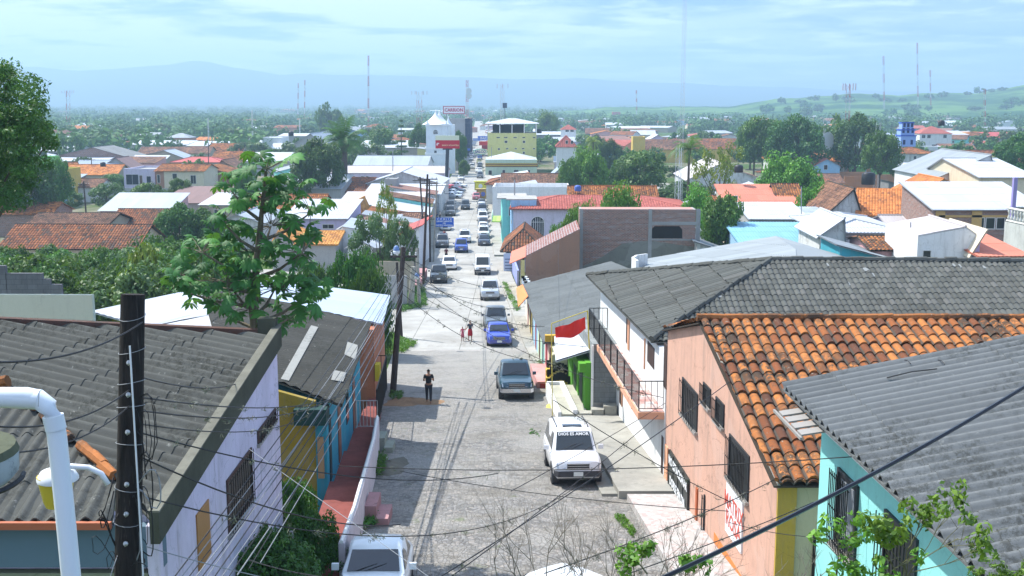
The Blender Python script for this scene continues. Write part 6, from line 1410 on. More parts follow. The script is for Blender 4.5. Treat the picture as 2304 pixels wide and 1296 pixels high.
# red bank billboard
root = thing('bank_billboard', 'red bank billboard on one thick dark pole beside the street', 'billboard', tuple(G(1003,450)))
Yb = G(1003,450).y; a = P(980,334,Yb); b = P(1034,334,Yb); t1, t2 = P(980,315.5,Yb), P(980,305,Yb)
m = MB(); m.tube([G(1003,450), P(1007,334,Yb)], .38, 12); m.build('pole', plain('dark_pole_paint', (.03,.035,.045), .5), root, True, 40)
m = MB(); m.boxo(V((a.x,Yb-.2,a.z)), (b.x-a.x,0,0), (0,.5,0), (0,0,t1.z-a.z)); bo = m.build('red_panel', plain('bank_red', (.45,.008,.025), .45), root)
m = MB(); m.boxo(V((a.x+.02,Yb-.2,t1.z)), (b.x-a.x-.1,0,0), (0,.5,0), (0,0,t2.z-t1.z)); m.build('cream_panel', plain('cream_board', (.58,.62,.45), .5), root)
GOLD = plain('pale_gold', (.72,.50,.30), .5); textobj('BANCO ATLANTIDA', .40, GOLD, bo, V((a.x+3.15,Yb-.215,a.z+.65)), (1,0,0), (0,0,1), sx=.95, bold=.01)
m = MB(); c = V((a.x+.55,Yb-.215,a.z+.85))
for k in range(5): m.tube([c+V((.33*math.cos(t)*(1-k*.17),0,.33*math.sin(t)*(1-k*.17))) for t in np.linspace(.6, 4.2, 10)], .028, 4)
m.build('emblem', plain('pale_emblem', (.75,.6,.62), .5), bo)
m = MB(); m.box(a.x+1.5, a.x+3.6, Yb-.15, Yb+.25, a.z-.28, a.z); m.build('bracket', plain('dark_pole_paint', (.03,.035,.045), .5), root)
# CARRION building and sign
H(1008,1046,270,14.5,16,'flat','grey','grey',rise=.5,label='grey concrete department store block with rooftop sign',Y=450)
H(1046,1058,269,14.8,12,'flat','grey',(.04,.05,.09),rise=.3,label='dark glazed stair block beside grey department store',Y=451)
root = thing('rooftop_sign', 'white CARRION sign with red border above grey store', 'sign', tuple(P(1021,262,446))); a, b, t = P(997,256.5,446), P(1045.5,256.5,446), P(997,238.5,446); wd_, ht = b.x-a.x, t.z-a.z
m = MB(); m.boxo(a, (wd_,0,0), (0,.4,0), (0,0,ht)); bo = m.build('panel', plain('white_board', (.78,.78,.8), .5), root); CR = plain('crimson_paint', (.45,.01,.06), .5)
m = MB()
for q in ((0,0,wd_,.28),(0,ht-.28,wd_,.28),(0,.28,.28,ht-.56),(wd_-.28,.28,.28,ht-.56)): m.boxo(a+V((q[0],-.03,q[1])), (q[2],0,0), (0,.03,0), (0,0,q[3]))
m.build('border', CR, root); textobj('CARRION', 1.75, CR, bo, a+V((wd_/2,-.05,ht*.48)), (1,0,0), (0,0,1), sx=.95, bold=.05)
m = MB()
for q in (.15,.5,.85): m.tube([a+V((wd_*q,.2,0)), a+V((wd_*q,.2,-2.2))], .12, 6)
m.build('support', plain('steel_grey', (.3,.3,.33), .5), root)
# yellow block with rooftop pavilion
root, L, w, ze, fp, nf = H(1097,1207,300,12.0,14,'flat','grey',(.60,.58,.22),rise=.1,label='tall pale yellow four-storey block with open rooftop under white roof',Y=346,rot=0,wins=[(1117,308,1125,311),(1134,308,1142,311),(1155,308,1163,311),(1175,308,1182,311),(1199,308,1205,311),(1135,316,1142,322),(1176,316,1182,322),(1120,333,1125,338),(1138,333,1144,336),(1158,333,1163,336),(1174,333,1180,336),(1199,333,1204,336),(1176,341,1181,347)])
for i in range(5):
    for j in (0, 1): m = MB(); m.boxo(L(w*i/4-.12 if i else 0, .1+j*12.5, ze), (.25,0,0), (0,.25,0), (0,0,3.0)); m.build('post', WHITE, root); m = MB(); m.boxo(L(1.5, 5, ze), (w-5,0,0), (0,6,0), (0,0,2.5)); m.build('penthouse', plaster((.62,.45,.25), .2), root)
rm = MB(); z = ze+3.0; a_, b_, c_, d_ = L(-.8,-.8,z), L(w+.8,-.8,z), L(w+.8,14.8,z), L(-.8,14.8,z); r0, r1 = L(w*.42,7,z+1.5), L(w*.58,7,z+1.5)
for q, rb_ in (([a_,b_,r1,r0],(0,-1,-.2)),([b_,c_,r1],(1,0,-.2)),([c_,d_,r0,r1],(0,1,-.2)),([d_,a_,r0],(-1,0,-.2))): flatroof(rm, q, rb_, .5, 3)
rm.build('canopy_roof', rmat('white', True), root)
# green and cream colonial building
root, L, w, ze, fp, nf = H(1092,1208,363,5.6,15,'flat','white','pgreen',rise=.5,label='pale green corner building with brown and yellow striped cornice',Y=326,rot=0,wins=[('open',1099,383,1107,394),('open',1130,382,1137,394),('open',1156,382,1167,393),('win',1187,382,1193,393)])
rm = MB(); z = ze+.5; a_, b_, c_, d_ = L(.3,.3,z), L(w-.3,.3,z), L(w-.3,14.7,z), L(.3,14.7,z); r0 = L(w/2,7.5,z+2.0)
for q, rb_ in (([a_,b_,r0],(0,-1,-.2)),([b_,c_,r0],(1,0,-.2)),([c_,d_,r0],(0,1,-.2)),([d_,a_,r0],(-1,0,-.2))): flatroof(rm, q, rb_, .5, 3)
rm.build('hipped_roof', rmat('white', True), root)
for yt, yb, c in ((367,369,(.40,.30,.06)),(369,371,(.16,.07,.02)),(371,373,(.55,.36,.05)),(373,375.5,(.16,.07,.02))): fbox(root, fp, 1092, 1208, yt, yb, .12, plain('stripe_%.2f' % c[0], c, .7), 'cornice_stripe')
# signs down the street
root = thing('oval_sign', 'oval white and blue SALCO sign hanging over the street', 'sign', tuple(P(1081,342,356))); c = P(1081,341.5,356); m = MB(); m.prism([c+V((2.35*math.cos(t),0,.98*math.sin(t))) for t in np.linspace(0, 2*math.pi, 33)[:-1]], (0,.2,0)); bo = m.build('panel', plain('white_board', (.78,.78,.8), .5), root)
m = MB(); m.tube([c+V((2.2*math.cos(t),-.03,.86*math.sin(t))) for t in np.linspace(0, 2*math.pi, 33)], .09, 4); m.build('rim', plain('teal_rim', (.06,.38,.36), .5), bo); textobj('SALCO', 1.1, plain('deep_blue', (.02,.05,.35), .5), bo, c+V((0,-.04,0)), (1,0,0), (0,0,1), sx=1.0, bold=.03)
m = MB(); m.tube([c+V((2.3,.1,0)), c+V((4.6,.1,0))], .08, 5); m.build('bracket', BLACK, root)
for x0, x1, yt, yb, Y, col, nm, lab in [(1078,1097,318,327,385,(.50,.02,.02),'sign_board','red shop sign projecting beside the yellow block'),(1064,1080,311,317,430,(.25,.35,.6),'sign_board','pale blue shop sign left of the blue bank sign'),(1063,1072,319,324,400,(.55,.62,.7),'sign_board','small white hanging sign over the far street'),(1084,1097,327,336,372,(.25,.02,.04),'sign_board','dark red sign above the oval one'),(1046,1058,334,339,372,(.05,.12,.5),'sign_board','royal blue awning sign on the left of the far street')]:
    m = MB(); a, b = P(x0,yb,Y), P(x1,yb,Y); m.boxo(a, (b.x-a.x,0,0), (0,.2,0), (0,0,P(x0,yt,Y).z-a.z)); o = one(m, nm, plain('sign_%.2f_%.2f' % (col[0], col[2]), col, .5), lab, 'sign')
m = MB(); a, b, t = P(1075,316,405), P(1097,316,405), P(1075,306,405); m.boxo(a, (b.x-a.x,0,0), (0,.2,0), (0,0,t.z-a.z)); o = one(m, 'bank_sign', plain('bank_blue', (.16,.25,.62), .5), 'blue BAC sign high over the far street', 'sign'); textobj('BAC', 1.3, plain('white_sign_paint', (.75,.77,.78), .6), o, (a+b)/2+V((.4,-.03,(t.z-a.z)/2)), (1,0,0), (0,0,1), bold=.03)
root = thing('street_banner_sign', 'blue COMITE sign with white lettering over the left pavement', 'sign', tuple(P(1000,510,160))); Ys_ = 160; a, b, t = P(979,510,Ys_), P(1021,510,Ys_), P(979,490,Ys_); m = MB(); m.boxo(a, (b.x-a.x,0,0), (0,.12,0), (0,0,t.z-a.z)); bo = m.build('panel', plain('party_blue', (.012,.10,.52), .5), root); hh = t.z-a.z; cxs = (a.x+b.x)/2; WS = plain('white_sign_paint', (.75,.77,.78), .6)
for s_, y_, sz in (('C O M I T E',.83,.42),('DEPARTAMENTAL',.59,.28),('DEL',.38,.26),('PARTIDO NACIONAL',.16,.26)): textobj(s_, sz, WS, bo, V((cxs,Ys_-.012,a.z+hh*y_)), (1,0,0), (0,0,1), bold=.008)
m = MB(); m.tube([V((a.x-1.2,Ys_+.06,a.z+.2)), V((b.x,Ys_+.06,a.z+.2))], .04, 5); m.tube([V((a.x-1.2,Ys_+.06,t.z-.2)), V((b.x,Ys_+.06,t.z-.2))], .04, 5); m.build('bracket', BLACK, root)
# distant named houses
for d in [(832,882,267,6,14,'flat','white','white','white school block with rows of windows in the woods',[(840,271,845,275),(848,271,853,275),(856,271,861,275),(864,271,869,275),(872,271,877,275)]),(555,592,288,5,20,'shed_b','white','green','white roofed store with green wall in the left woods',[]),(100,114,279,5,14,'shed_b','white','white','tiny white roof at the foot of the left red mast',[]),(320,340,292,5,12,'shed_b','white','white','small white house between bright trees on the left',[]),(630,662,247,5,20,'hip','salmon','salmon','long coral roof on the left skyline',[]),(804,828,256,5,16,'hip','yelclay','yellow','small ochre house on the central slope',[]),(1378,1396,254,9,10,'flat','red','red','red cube house in the centre trees',[]),(1563,1596,250,6,16,'hip','pinktile','white','white house with large pink roof right of centre',[]),(1632,1662,253,5,14,'gable_x','clay','white','low orange roof right of the pink one',[]),(1200,1240,296,5,14,'shed_b','white','grey','white roof strip behind the open hall',[]),(2140,2160,268,6,14,'flat','grey','grey','plain grey house below the right hills',[]),(2230,2250,262,6,10,'flat','white','turq','white and teal rooftop tank house on the right',[]),(2255,2300,275,5,12,'gable_y','bluegrey','white','white gable with dark blue roof on the right',[]),(1848,1880,244,6,14,'flat','white','white','white flat-roofed house below the thin mast',[]),(1895,1912,242,9,14,'flat','white','white','white stepped building behind the red and white mast',[])]:
    H(d[0],d[1],d[2],d[3],d[4],d[5],d[6],d[7],label=d[8],wins=d[9])
# --- filler houses: low town between the trees
g_ = random.Random(21); made = 0; KINDH = []
wlist = ['white','cream','lblue','pink','tan','grey','weather','lav','salmon','turq']; rlist = ['white','zinc','clay','oldclay','oldzinc','redtile','rust','brownclay','newclay','white']
def free(x, y, r):
    if abs(x-(eL(y)+eR(y))/2) < r+9 and y < 760: return False
    for hx, hy, hr in HOUSES:
        if abs(hx-x) < hr+r and abs(hy-y) < hr+r: return False
    return True
WN = {'white':'white','cream':'cream','lblue':'pale blue','pink':'pink','tan':'tan','grey':'grey','weather':'stained','lav':'lilac','salmon':'salmon','turq':'turquoise'}
RN = {'white':'white sheet','zinc':'pale metal','clay':'orange tile','oldclay':'brown tile','oldzinc':'dull metal','redtile':'red tile','rust':'rusty','brownclay':'tan tile','newclay':'bright orange tile'}
tries = 0
while made < 290 and tries < 16000:
    tries += 1
    Y = g_.choice([g_.uniform(150, 330), g_.uniform(330, 620), g_.uniform(500, 1300), g_.uniform(1000, 2600)]); x = g_.uniform(-.47, .47)*Y
    px = 1152+x/Y*2500*1.01
    if px < 560 and g_.random() < .7 and Y > 300: continue
    if px < 1000 and Y > 500 and g_.random() < .35: continue
    if Y < 330 and (1250 < px < 1560): continue
    r = g_.uniform(5, 8) if Y < 600 else g_.uniform(7, 13)
    if not free(x, Y, r*.8+.5): continue
    w_ = r*2*g_.uniform(.8, 1.0); h = g_.choice([3.2,3.4,3.6,3.8,5.8,6.2]) if Y > 330 else g_.choice([3.1,3.4,3.6]); wk = g_.choice(wlist); rk = g_.choice(rlist)
    a = (x-w_/2)/(Y*CP+(CZ-gz(Y))*SP)*2500+1152; b = (x+w_/2)/(Y*CP+(CZ-gz(Y))*SP)*2500+1152
    # row of the eave
    v_ = gz(Y)+h-CZ; k = v_/Y; tv = (k*CP+SP)/(CP-k*SP); yE = 648-tv*2500
    wn_l = []
    if Y < 700:
        n_ = g_.choice([1,2,3]); yb_ = yE+2500*1.9/Y; yt_ = yE+2500*.8/Y
        wn_l = [(a+(b-a)*(i+.35)/n_, yt_, a+(b-a)*(i+.62)/n_, yb_) for i in range(n_)]
    dist = 'in the near town' if Y < 330 else 'in the middle town' if Y < 700 else 'far out in town'
    grp = '%s walled %s roof houses %s' % (WN[wk], RN[rk], dist)
    H(a, b, yE, h, r*1.5, g_.choice(['gable_x','gable_x','hip','shed_b','gable_y']), rk, wk, rise=g_.uniform(1.0,2.0), Y=Y, rot=g_.choice([-.036,-.036,.3,-.5]), wins=wn_l, label='small house with %s walls and %s roof %s' % (WN[wk], RN[rk], dist), group=grp, name='town_house')
    made += 1
print('filler', made, tries)

# rooftop water tanks on a few houses
def tank_at(px, py, Y, r, lab, col=(.015,.017,.02)):
    c = P(px, py, Y); m = MB(); m.lathe(c, [(r*.95,0),(r,.1),(r,r*1.3),(r*.8,r*1.6),(r*.3,r*1.75)], 14); one(m, 'water_tank', plain('tank_%.2f' % col[0], col, .5), lab, 'water tank', 'rooftop water tanks', True, 40)
for px, py, Y, r, lab, c in [(655,306,330,.8,'dark tank on the white roof strip behind the barn',(.02,.02,.025)),(1213,300,350,.8,'black tank at the left end of the open hall roof',(.02,.02,.025)),(1662,388,150,.6,'black tank beside the pale warehouse gable',(.02,.02,.025)),(2118,283,250,.7,'dark tank on the roof of the white multi-storey house',(.02,.02,.025)),(905,402,240,.5,'pale tank on the white gabled roof',(.5,.5,.5)),(1300,430,165,.5,'blue tank beside the ribbed orange roof',(.05,.12,.4)),(232,375,250,.6,'black tank between grey roofs on the left',(.02,.02,.025)),(760,345,250,.6,'white tank beside the palm trunk',(.6,.6,.6))]: tank_at(px, py, Y, r, lab, c)
# ================================================================== TREES AND PLANTS
tree_proto('round', 4.0, 3.0, 2.2, 60, 170, .40, LM['mid'], 1)
tree_proto('wide', 5.5, 2.6, 2.4, 54, 90, .65, LM['mid'], 2, cfac=.2)
tree_proto('dark', 4.2, 3.6, 1.6, 70, 190, .38, LM['dark'], 3)
tree_proto('lime', 4.4, 3.0, 1.6, 64, 180, .38, LM['lime'], 4)
tree_proto('yel', 3.2, 2.4, 1.2, 30, 90, .5, LM['yel'], 5)
tree_proto('grey', 4.4, 3.2, 2.2, 44, 130, .38, LM['grey'], 6, cfac=.22)
tree_proto('bush', 3.2, 1.7, .2, 44, 230, .24, LM['bush'], 7, tr=.06)
tree_proto('bushlime', 3.2, 1.7, .2, 44, 220, .23, LM['lime'], 8, tr=.06)
tree_proto('sparse', 4.6, 3.6, 3.0, 56, 60, .34, LM['yel'], 9, cfac=.17, tr=.22)
tree_proto('fardark', 6, 4, 2, 26, 42, 1.3, LM['dark'], 10, tr=.3)
tree_proto('farmid', 6.5, 3.8, 2, 26, 42, 1.4, LM['mid'], 11, tr=.3)
tree_proto('fargrey', 6, 3.6, 2.4, 24, 36, 1.3, LM['grey'], 12, tr=.3)
def conifer(key, seed):
    g = np.random.default_rng(seed); cs = []; rs = []
    for i in range(9):
        z = 1.5+i*.95; R_ = 2.1*(1-i/10)
        for k in range(7): a = 2*math.pi*(k/7)+i*.4; cs.append((math.cos(a)*R_*.6, math.sin(a)*R_*.6, z-.15)); rs.append(R_*.42)
    cm = leafmesh('crown', [leaves(cs, rs, 46, .42, seed=seed, flat=.35, asp=.3, up=.6)], LM['dark']); t = MB(); t.tube([(0,0,-.3),(0,0,5),(0,0,10)], [.2,.12,.03], 7); o = t.build('trunk', BARK); tm = o.data; bpy.data.objects.remove(o); PROTO[key] = (cm, tm, 10.3, 2.2)
conifer('conifer', 3)
def palm_proto(key, hgt, n, fl, droop, seed, mat, stout=.2, up=.9):
    g = np.random.default_rng(seed); vs = []; fs = []; tn = []; c = 0
    for i in range(n):
        az = 2*math.pi*i/n*2.4+g.uniform(-.2,.2); e0 = g.uniform(-.15, up); p = np.array([0,0,hgt]); d = np.array([math.cos(az)*math.cos(e0), math.sin(az)*math.cos(e0), math.sin(e0)]); L_ = fl*g.uniform(.8,1.1); K = 16; t0 = g.uniform(.1,.6)
        for k in range(K):
            s = L_/K; p2 = p+d*s; sd_ = np.cross(d, [0,0,1]); sd_ /= np.linalg.norm(sd_)+1e-6; ll = fl*.24*math.sin(math.pi*(k+1.5)/(K+2))
            for sg in (-1, 1):
                tip = p2+sd_*sg*ll+d*ll*.5-np.array([0,0,ll*.35]); w = d*s*.75; vs += [p, p+w, tip+w*.2, tip]; fs.append([c,c+1,c+2,c+3]); c += 4; tn += [t0+g.uniform(0,.3)]*4
            p = p2; d = d+np.array([0,0,-droop*(k+2)/K]); d /= np.linalg.norm(d)
    me = leafmesh('crown', [(np.array(vs), np.array(fs), np.array(tn))], mat); t = MB(); t.tube([(0,0,-.3),(.05,0,hgt*.5),(0,0,hgt+.1)], [stout*1.3,stout,stout*.9], 9); t.lathe((0,0,hgt-.8), [(stout,0),(stout*1.7,.4),(stout*1.2,.9)], 9)
    o = t.build('trunk', BARK); tm = o.data; bpy.data.objects.remove(o); PROTO[key] = (me, tm, hgt+fl*.55, fl*.85)
palm_proto('datepalm', 7, 44, 3.6, .16, 5, LM['dark'], .42, 1.3)
palm_proto('royalpalm', 10, 20, 3.8, .20, 6, LM['mid'], .2, 1.1)
palm_proto('yellowpalm', 5, 16, 3.0, .22, 7, LM['yel'], .15, .9)
T = tree
# named middle-distance trees: kind, column, top row, foot row, crown width, distance
for k, px, yt, w, Y, lab, nm in [
 ('datepalm',773,278,110,225,'stout date palm with drooping crown beside the round mango','palm_tree'),
 ('dark',705,313,112,212,'large dark round mango tree in front of the metal barn roof','tree'),
 ('conifer',594,333,34,215,'small layered conifer above the white shed roof','pine_tree'),
 ('royalpalm',1552,300,92,188,'tall royal palm behind the lattice mast','palm_tree'),
 ('sparse',1622,332,112,160,'feathery yellowish half-bare tree in front of the pale warehouse','tree'),
 ('round',1440,345,130,215,'broad mixed green tree left of the palm','tree'),
 ('dark',1395,362,70,218,'dark leafy tree left of the broad mixed one','tree'),
 ('lime',1320,345,90,215,'pale green thicket tree behind the mottled brown tiles','tree'),
 ('round',1285,360,60,200,'small tree at the edge of the thicket by grey pyramid roof','tree'),
 ('dark',1378,315,52,300,'dark round tree left of the ochre wall','tree'),
 ('dark',1340,305,50,330,'dark tree behind the white red-roofed houses','tree'),
 ('yellowpalm',1335,292,42,300,'small yellowish palm beside dark round tree','palm_tree'),
 ('lime',1770,362,150,172,'large bright green tree in front of the orange hall','tree'),
 ('lime',1832,430,78,140,'bright green tree foot right of the salmon roof house','tree'),
 ('round',1636,445,110,112,'round glossy green tree beside the sky blue roof','tree'),
 ('lime',1575,434,105,128,'light green tree between brick building and glossy round tree','tree'),
 ('lime',1400,434,110,113,'bright green tree top showing above the brick building','tree'),
 ('bushlime',1320,470,60,112,'bright climbing shrub over the left edge of the brick building','shrub'),
 ('lime',1288,478,62,116,'bright green tree between lavender house and brick wall','tree'),
 ('bushlime',1250,515,44,114,'small bright shrub above the salmon roof','shrub'),
 ('round',1700,268,90,300,'dark tree behind grey two-storey block','tree'),
 ('dark',1800,262,125,290,'big dark tree left of the red and white mast','tree'),
 ('dark',1930,258,120,300,'big dark tree right of the red and white mast','tree'),
 ('round',1985,300,90,255,'mid green tree mass in front of the blue tower','tree'),
 ('round',1745,275,95,310,'lower tree filling the left gap of the dark cluster','tree'),
 ('farmid',1868,272,100,330,'tree behind the guyed mast between the dark ones','tree'),
 ('dark',2290,303,110,240,'dark trees at the right edge above tan roof','tree'),
 ('dark',402,458,64,135,'dark round tree at the end of the ribbed tile roof','tree'),
 ('dark',455,470,60,135,'second dark round tree left of the big leaf tree','tree'),
 ('round',325,415,80,195,'fluffy green tree right of the tall dark pole','tree'),
 ('grey',240,410,90,200,'grey green tree behind the tall dark pole','tree'),
 ('grey',150,425,80,200,'small grey green tree by the pale blue house','tree'),
 ('round',400,404,60,205,'small tree in front of the cream house','tree'),
 ('bush',545,385,40,190,'narrow bright green tree left of the big leaf tree top','tree'),
 ('conifer',902,255,44,360,'tall pointed conifer left of the church tower','pine_tree'),
 ('round',862,292,66,380,'rounded tree left of the pointed conifer','tree'),
 ('dark',942,280,50,372,'dark tree touching the church tower','tree'),
 ('dark',1031,296,24,350,'dark street tree right of the church turret','tree'),
 ('round',1043,362,26,292,'street tree on the pavement below the church','tree'),
 ('lime',1230,255,60,620,'pale green tree behind the yellow block','tree'),
 ('farmid',745,240,66,640,'large rounded tree standing out of the left woods','tree'),
 ('dark',40,345,60,175,'dark tree behind the yellow building','tree'),
 ('round',130,362,44,190,'bush like tree beside the yellow building','tree'),
]: T(k, px, yt, 0, w, Y, label=lab, name=nm, cat='tree' if nm != 'shrub' else 'shrub')
# slender broad-leaved street trees at the left of the crossing
for px, yt, w, Y, lab in [(868,418,56,112,'slender tree with tiered leaves, top of the pair by the poles'),(850,480,110,108,'spreading breadfruit-like tree above the retaining walls'),(905,490,70,106,'small leafy tree touching the street poles')]: T('sparse' if yt < 430 else 'grey', px, yt, 0, w, Y, label=lab, name='tree')
for px, yt, w, Y, lab, k in [(790,560,130,72,'dense green bush overhanging the white metal roof','bush'),(828,600,90,70,'reddish green bush beside the retaining wall','bush'),(800,745,60,0,'',''),(700,590,110,74,'bush behind the big leaf tree','bush')]:
    if k: T(k, px, yt, 0, w, Y, label=lab, name='bush', cat='bush')
# overgrown plot at the left
gg = random.Random(5); nb = 0
for i in range(58):
    Y = gg.uniform(58, 98); px = gg.uniform(-40, 480); top = 552+(98-Y)*1.5+gg.uniform(-14, 26)
    if px > 300: top -= 22
    k = gg.choice(['bush','dark','round','bush','grey','dark','bush']); T(k, px, top, 0, gg.uniform(70, 150)*70/Y, Y, wr=.85, label='tangled green bush in the overgrown plot on the left', name='bush', cat='bush', group='bushes filling the overgrown plot')
T('yel', 318, 560, 0, 60, 64, wr=.5, label='yellow-green bush standing out of the dark thicket', name='bush', cat='bush'); T('yel', 300, 610, 0, 60, 60, label='small yellow leaved bush at the foot of the thicket', name='bush', cat='bush')
# bushes below the lilac house
for px, yt, w, Y, k, lab in [(640,1085,150,31,'bush','dark bush against the ochre side wall'),(560,1170,170,27,'bush','bush at the foot of the lilac house wall'),(700,1150,150,29,'bush','feathery bush left of the white car'),(620,1200,200,25,'dark','darkest bush at the bottom left of the street'),(740,1225,110,28,'bush','low bush beside the white car door'),(870,1040,0,0,'','')]:
    if k: T(k, px, yt, 0, w, Y, label=lab, name='bush', cat='bush')
m = MB(); m.tube([P(662,1300,26), P(655,1195,26)], .05, 6); one(m, 'fence_post', plain('grey_post', (.2,.2,.2), .9), 'thin grey post among the bushes below the lilac house', 'post')
# big dark tree at the left edge
root = thing('tree', 'large dark feathery tree entering at the left edge', 'tree', (-22.5, 42, gz(42))); cl = []; g = np.random.default_rng(8)
for cx_, cy_2, rw, rh, n in [(-40,230,110,80,26),(30,195,60,50,14),(55,250,55,38,14),(0,320,110,75,30),(75,310,50,45,14),(40,385,75,45,16),(20,440,40,30,8),(-60,400,80,90,22),(-80,300,90,120,26),(8,165,20,26,5)]:
    for _ in range(n): a = g.uniform(0, 6.28); r = g.uniform(0,1)**.5; cl.append(tuple(P(cx_+math.cos(a)*rw*r, cy_2+math.sin(a)*rh*r, 40+g.uniform(-2.6, 2.6))-V((-22.5,42,gz(42)))))
me = leafmesh('crown', [leaves(cl, g.uniform(.3,.65,len(cl)), 150, .16, seed=4, flat=.65, asp=.38)], LM['dark']); o = bpy.data.objects.new('crown', me); C.objects.link(o); o.parent = root
m = MB(); m.tube([(0,0,-.4),(.2,0,4),(.4,0,9),(1.2,-.3,12.5)], [.42,.34,.26,.1], 8)
for i in range(0, len(cl), 12): m.tube([(.4,0,7+i*.015), (V(cl[i])+V((.3,0,6)))/2, cl[i]], [.14,.08,.02], 5)
t = m.build('trunk', BARK); t.parent = root
# the tree with big palmate leaves behind the lilac house
PALM = leafmat((.018,.085,.018),(.035,.14,.025),(.09,.25,.04), .3, .6)
def palmate(seed, pts, rr, mat):
    g = np.random.default_rng(seed); vs = []; fs = []; tn = []; c = 0
    for p in pts:
        n_ = int(g.integers(8, 11)); R_ = rr*g.uniform(.55, 1.2); nm = V((g.normal()*.55, g.normal()*.55-.3, 1)).normalized(); ax = nm.cross(V((g.normal(), g.normal(), 0)).normalized()).normalized(); bx = nm.cross(ax); t0 = float(g.uniform(0, .8)); p = V(p); dr = g.uniform(.35, .95)
        for k in range(n_):
            a = (k+.5)/n_*5.6+.3; d = ax*math.cos(a)+bx*math.sin(a); s = nm.cross(d); l = R_*g.uniform(.85,1.08)*(.75 if k in (0, n_-1) else 1); w = l*.20
            q = [p, p+d*l*.28+s*w*.55-nm*.0, p+d*l*.68+s*w-nm*l*dr*.26, p+d*l-nm*l*dr*.62, p+d*l*.68-s*w-nm*l*dr*.26, p+d*l*.28-s*w*.55]; m1 = p+d*l*.68-nm*l*(dr*.26-.05); m0 = p+d*l*.28+nm*l*.035
            vv = [q[0], q[1], m0, q[5], q[2], m1, q[4], q[3]]
            vs += [tuple(x) for x in vv]; fs += [[c,c+1,c+2,c+2],[c,c+2,c+3,c+3],[c+1,c+4,c+5,c+2],[c+2,c+5,c+6,c+3],[c+4,c+7,c+5,c+5],[c+5,c+7,c+6,c+6]]; tn += [t0,t0,min(1,t0+.25),t0,t0,min(1,t0+.2),t0,t0]; c += 8
    me = bpy.data.meshes.new('crown'); me.from_pydata(vs, [], [list(dict.fromkeys(f)) for f in fs]); at = me.attributes.new('tone','FLOAT','POINT'); at.data.foreach_set('value', np.array(tn, dtype=np.float32)); me.materials.append(mat); me.polygons.foreach_set('use_smooth', [True]*len(me.polygons)); return me
YT = 31.5; base = P(572,765,YT); root = thing('big_leaf_tree', 'tree with large fan-shaped leaves rising behind the lilac house roof', 'tree', tuple(base-V((0,0,4)))); off = base-V((0,0,4)); g = np.random.default_rng(12)
br = [(600,372,95,34,14),(655,418,60,34,9),(520,420,55,36,10),(590,440,80,45,18),(700,470,62,36,10),(500,490,60,45,12),(610,500,75,40,14),(455,560,70,50,15),(560,560,95,50,22),(680,560,85,45,18),(410,610,48,45,13),(510,625,90,50,24),(620,640,100,50,26),(700,650,50,45,14),(470,670,60,30,9),(650,710,70,28,8),(390,640,26,30,5),(560,690,60,24,6)]
pts = []; m = MB(); m.tube([off*0+V(off)-V((0,0,0)), base, P(572,690,YT), P(576,600,YT), P(585,520,YT), P(592,440,YT), P(597,385,YT)], [.15,.14,.12,.10,.085,.05,.02], 8)
for cx_, cy_2, rw, rh, n in br:
    hub = P(cx_, cy_2+8, YT+g.uniform(-.8,.8)); ty = min(740, cy_2+g.uniform(50, 90)); tk = P(572+(760-ty)*.06, ty, YT); m.tube([tk, (tk+hub)/2+V((0,0,-.12)), hub], [.06,.045,.02], 5)
    for _ in range(int(n*1.18)):
        a = g.uniform(0, 6.28); r = g.uniform(0,1)**.5; p = P(cx_+math.cos(a)*rw*.85*r, cy_2+math.sin(a)*rh*r, YT+g.uniform(-1.1,1.1)); pts.append(p); m.tube([hub.lerp(p, .1), hub.lerp(p, .6)+V((0,0,.03)), p], [.014,.010,.007], 4)
for o_ in (m.build('trunk', wood((.20,.17,.12)), root),): pass
me = palmate(6, [p-off for p in pts], .34, PALM); o = bpy.data.objects.new('crown', me); C.objects.link(o); o.parent = root
# near twigs and leafy sprigs at the bottom right
def twig_plant(px, py, Y, lab, seed, n, sprigs=0, hgt=1.2, spread=.5, leafmat_=None, stem=.006):
    g = np.random.default_rng(seed); b = P(px, py, Y); root = thing('twig_plant' if not sprigs else 'leafy_plant', lab, 'plant', tuple(b)); m = MB(); tips = []
    def grow(p, d, l, r, dep):
        q = p+d*l*.5+V(g.normal(size=3)*l*.03); e = q+d*l*.5; m.tube([p, q, e], [r, r*.8, r*.6], 4, cap=False)
        if dep == 0: tips.append(e); return
        for _ in range(int(g.integers(2, 4))):
            nd = (d+V(g.normal(size=3))*.42+V((0,0,.12))).normalized(); grow(q.lerp(e, g.uniform(.1, 1)), nd, l*g.uniform(.55,.8), r*.62, dep-1)
    for i in range(n): grow(b+V((g.normal()*spread*.4, g.normal()*.15, 0)), V((g.normal()*spread, g.normal()*.3, 1)).normalized(), hgt*g.uniform(.3,.5), stem, 3)
    m.build('stem', plain('pale_twig', (.20,.17,.13), .9) if not sprigs else plain('green_twig', (.12,.12,.06), .9), root)
    if sprigs:
        pts_ = [t for t in tips if g.random() < sprigs]; me = leafmesh('leaves', [leaves([tuple(p-b) for p in pts_], np.full(len(pts_), .065), 16, .062, seed=seed, asp=.5)], LM['lime']); o = bpy.data.objects.new('leaves', me); C.objects.link(o); o.parent = root
for i, (px, w) in enumerate([(1230,.5),(1300,.55),(1370,.5),(1440,.55),(1500,.5),(1560,.45),(1180,.5),(1640,.4),(1720,.5)]): twig_plant(px, 1345+(i%3)*20, 9.5+(i%2), ('thin bare twigs at the bottom of the view, %s' % ['over the cobbles','left of the parked car roof','above the parked car roof','right of the parked car roof','over the speckled pavement','at the foot of the peach house','leftmost clump over the cobbles','beside the orange dado','beside the yellow pilaster'][i]), 30+i, 4, 0, 1.0 if i < 7 else .8, w)
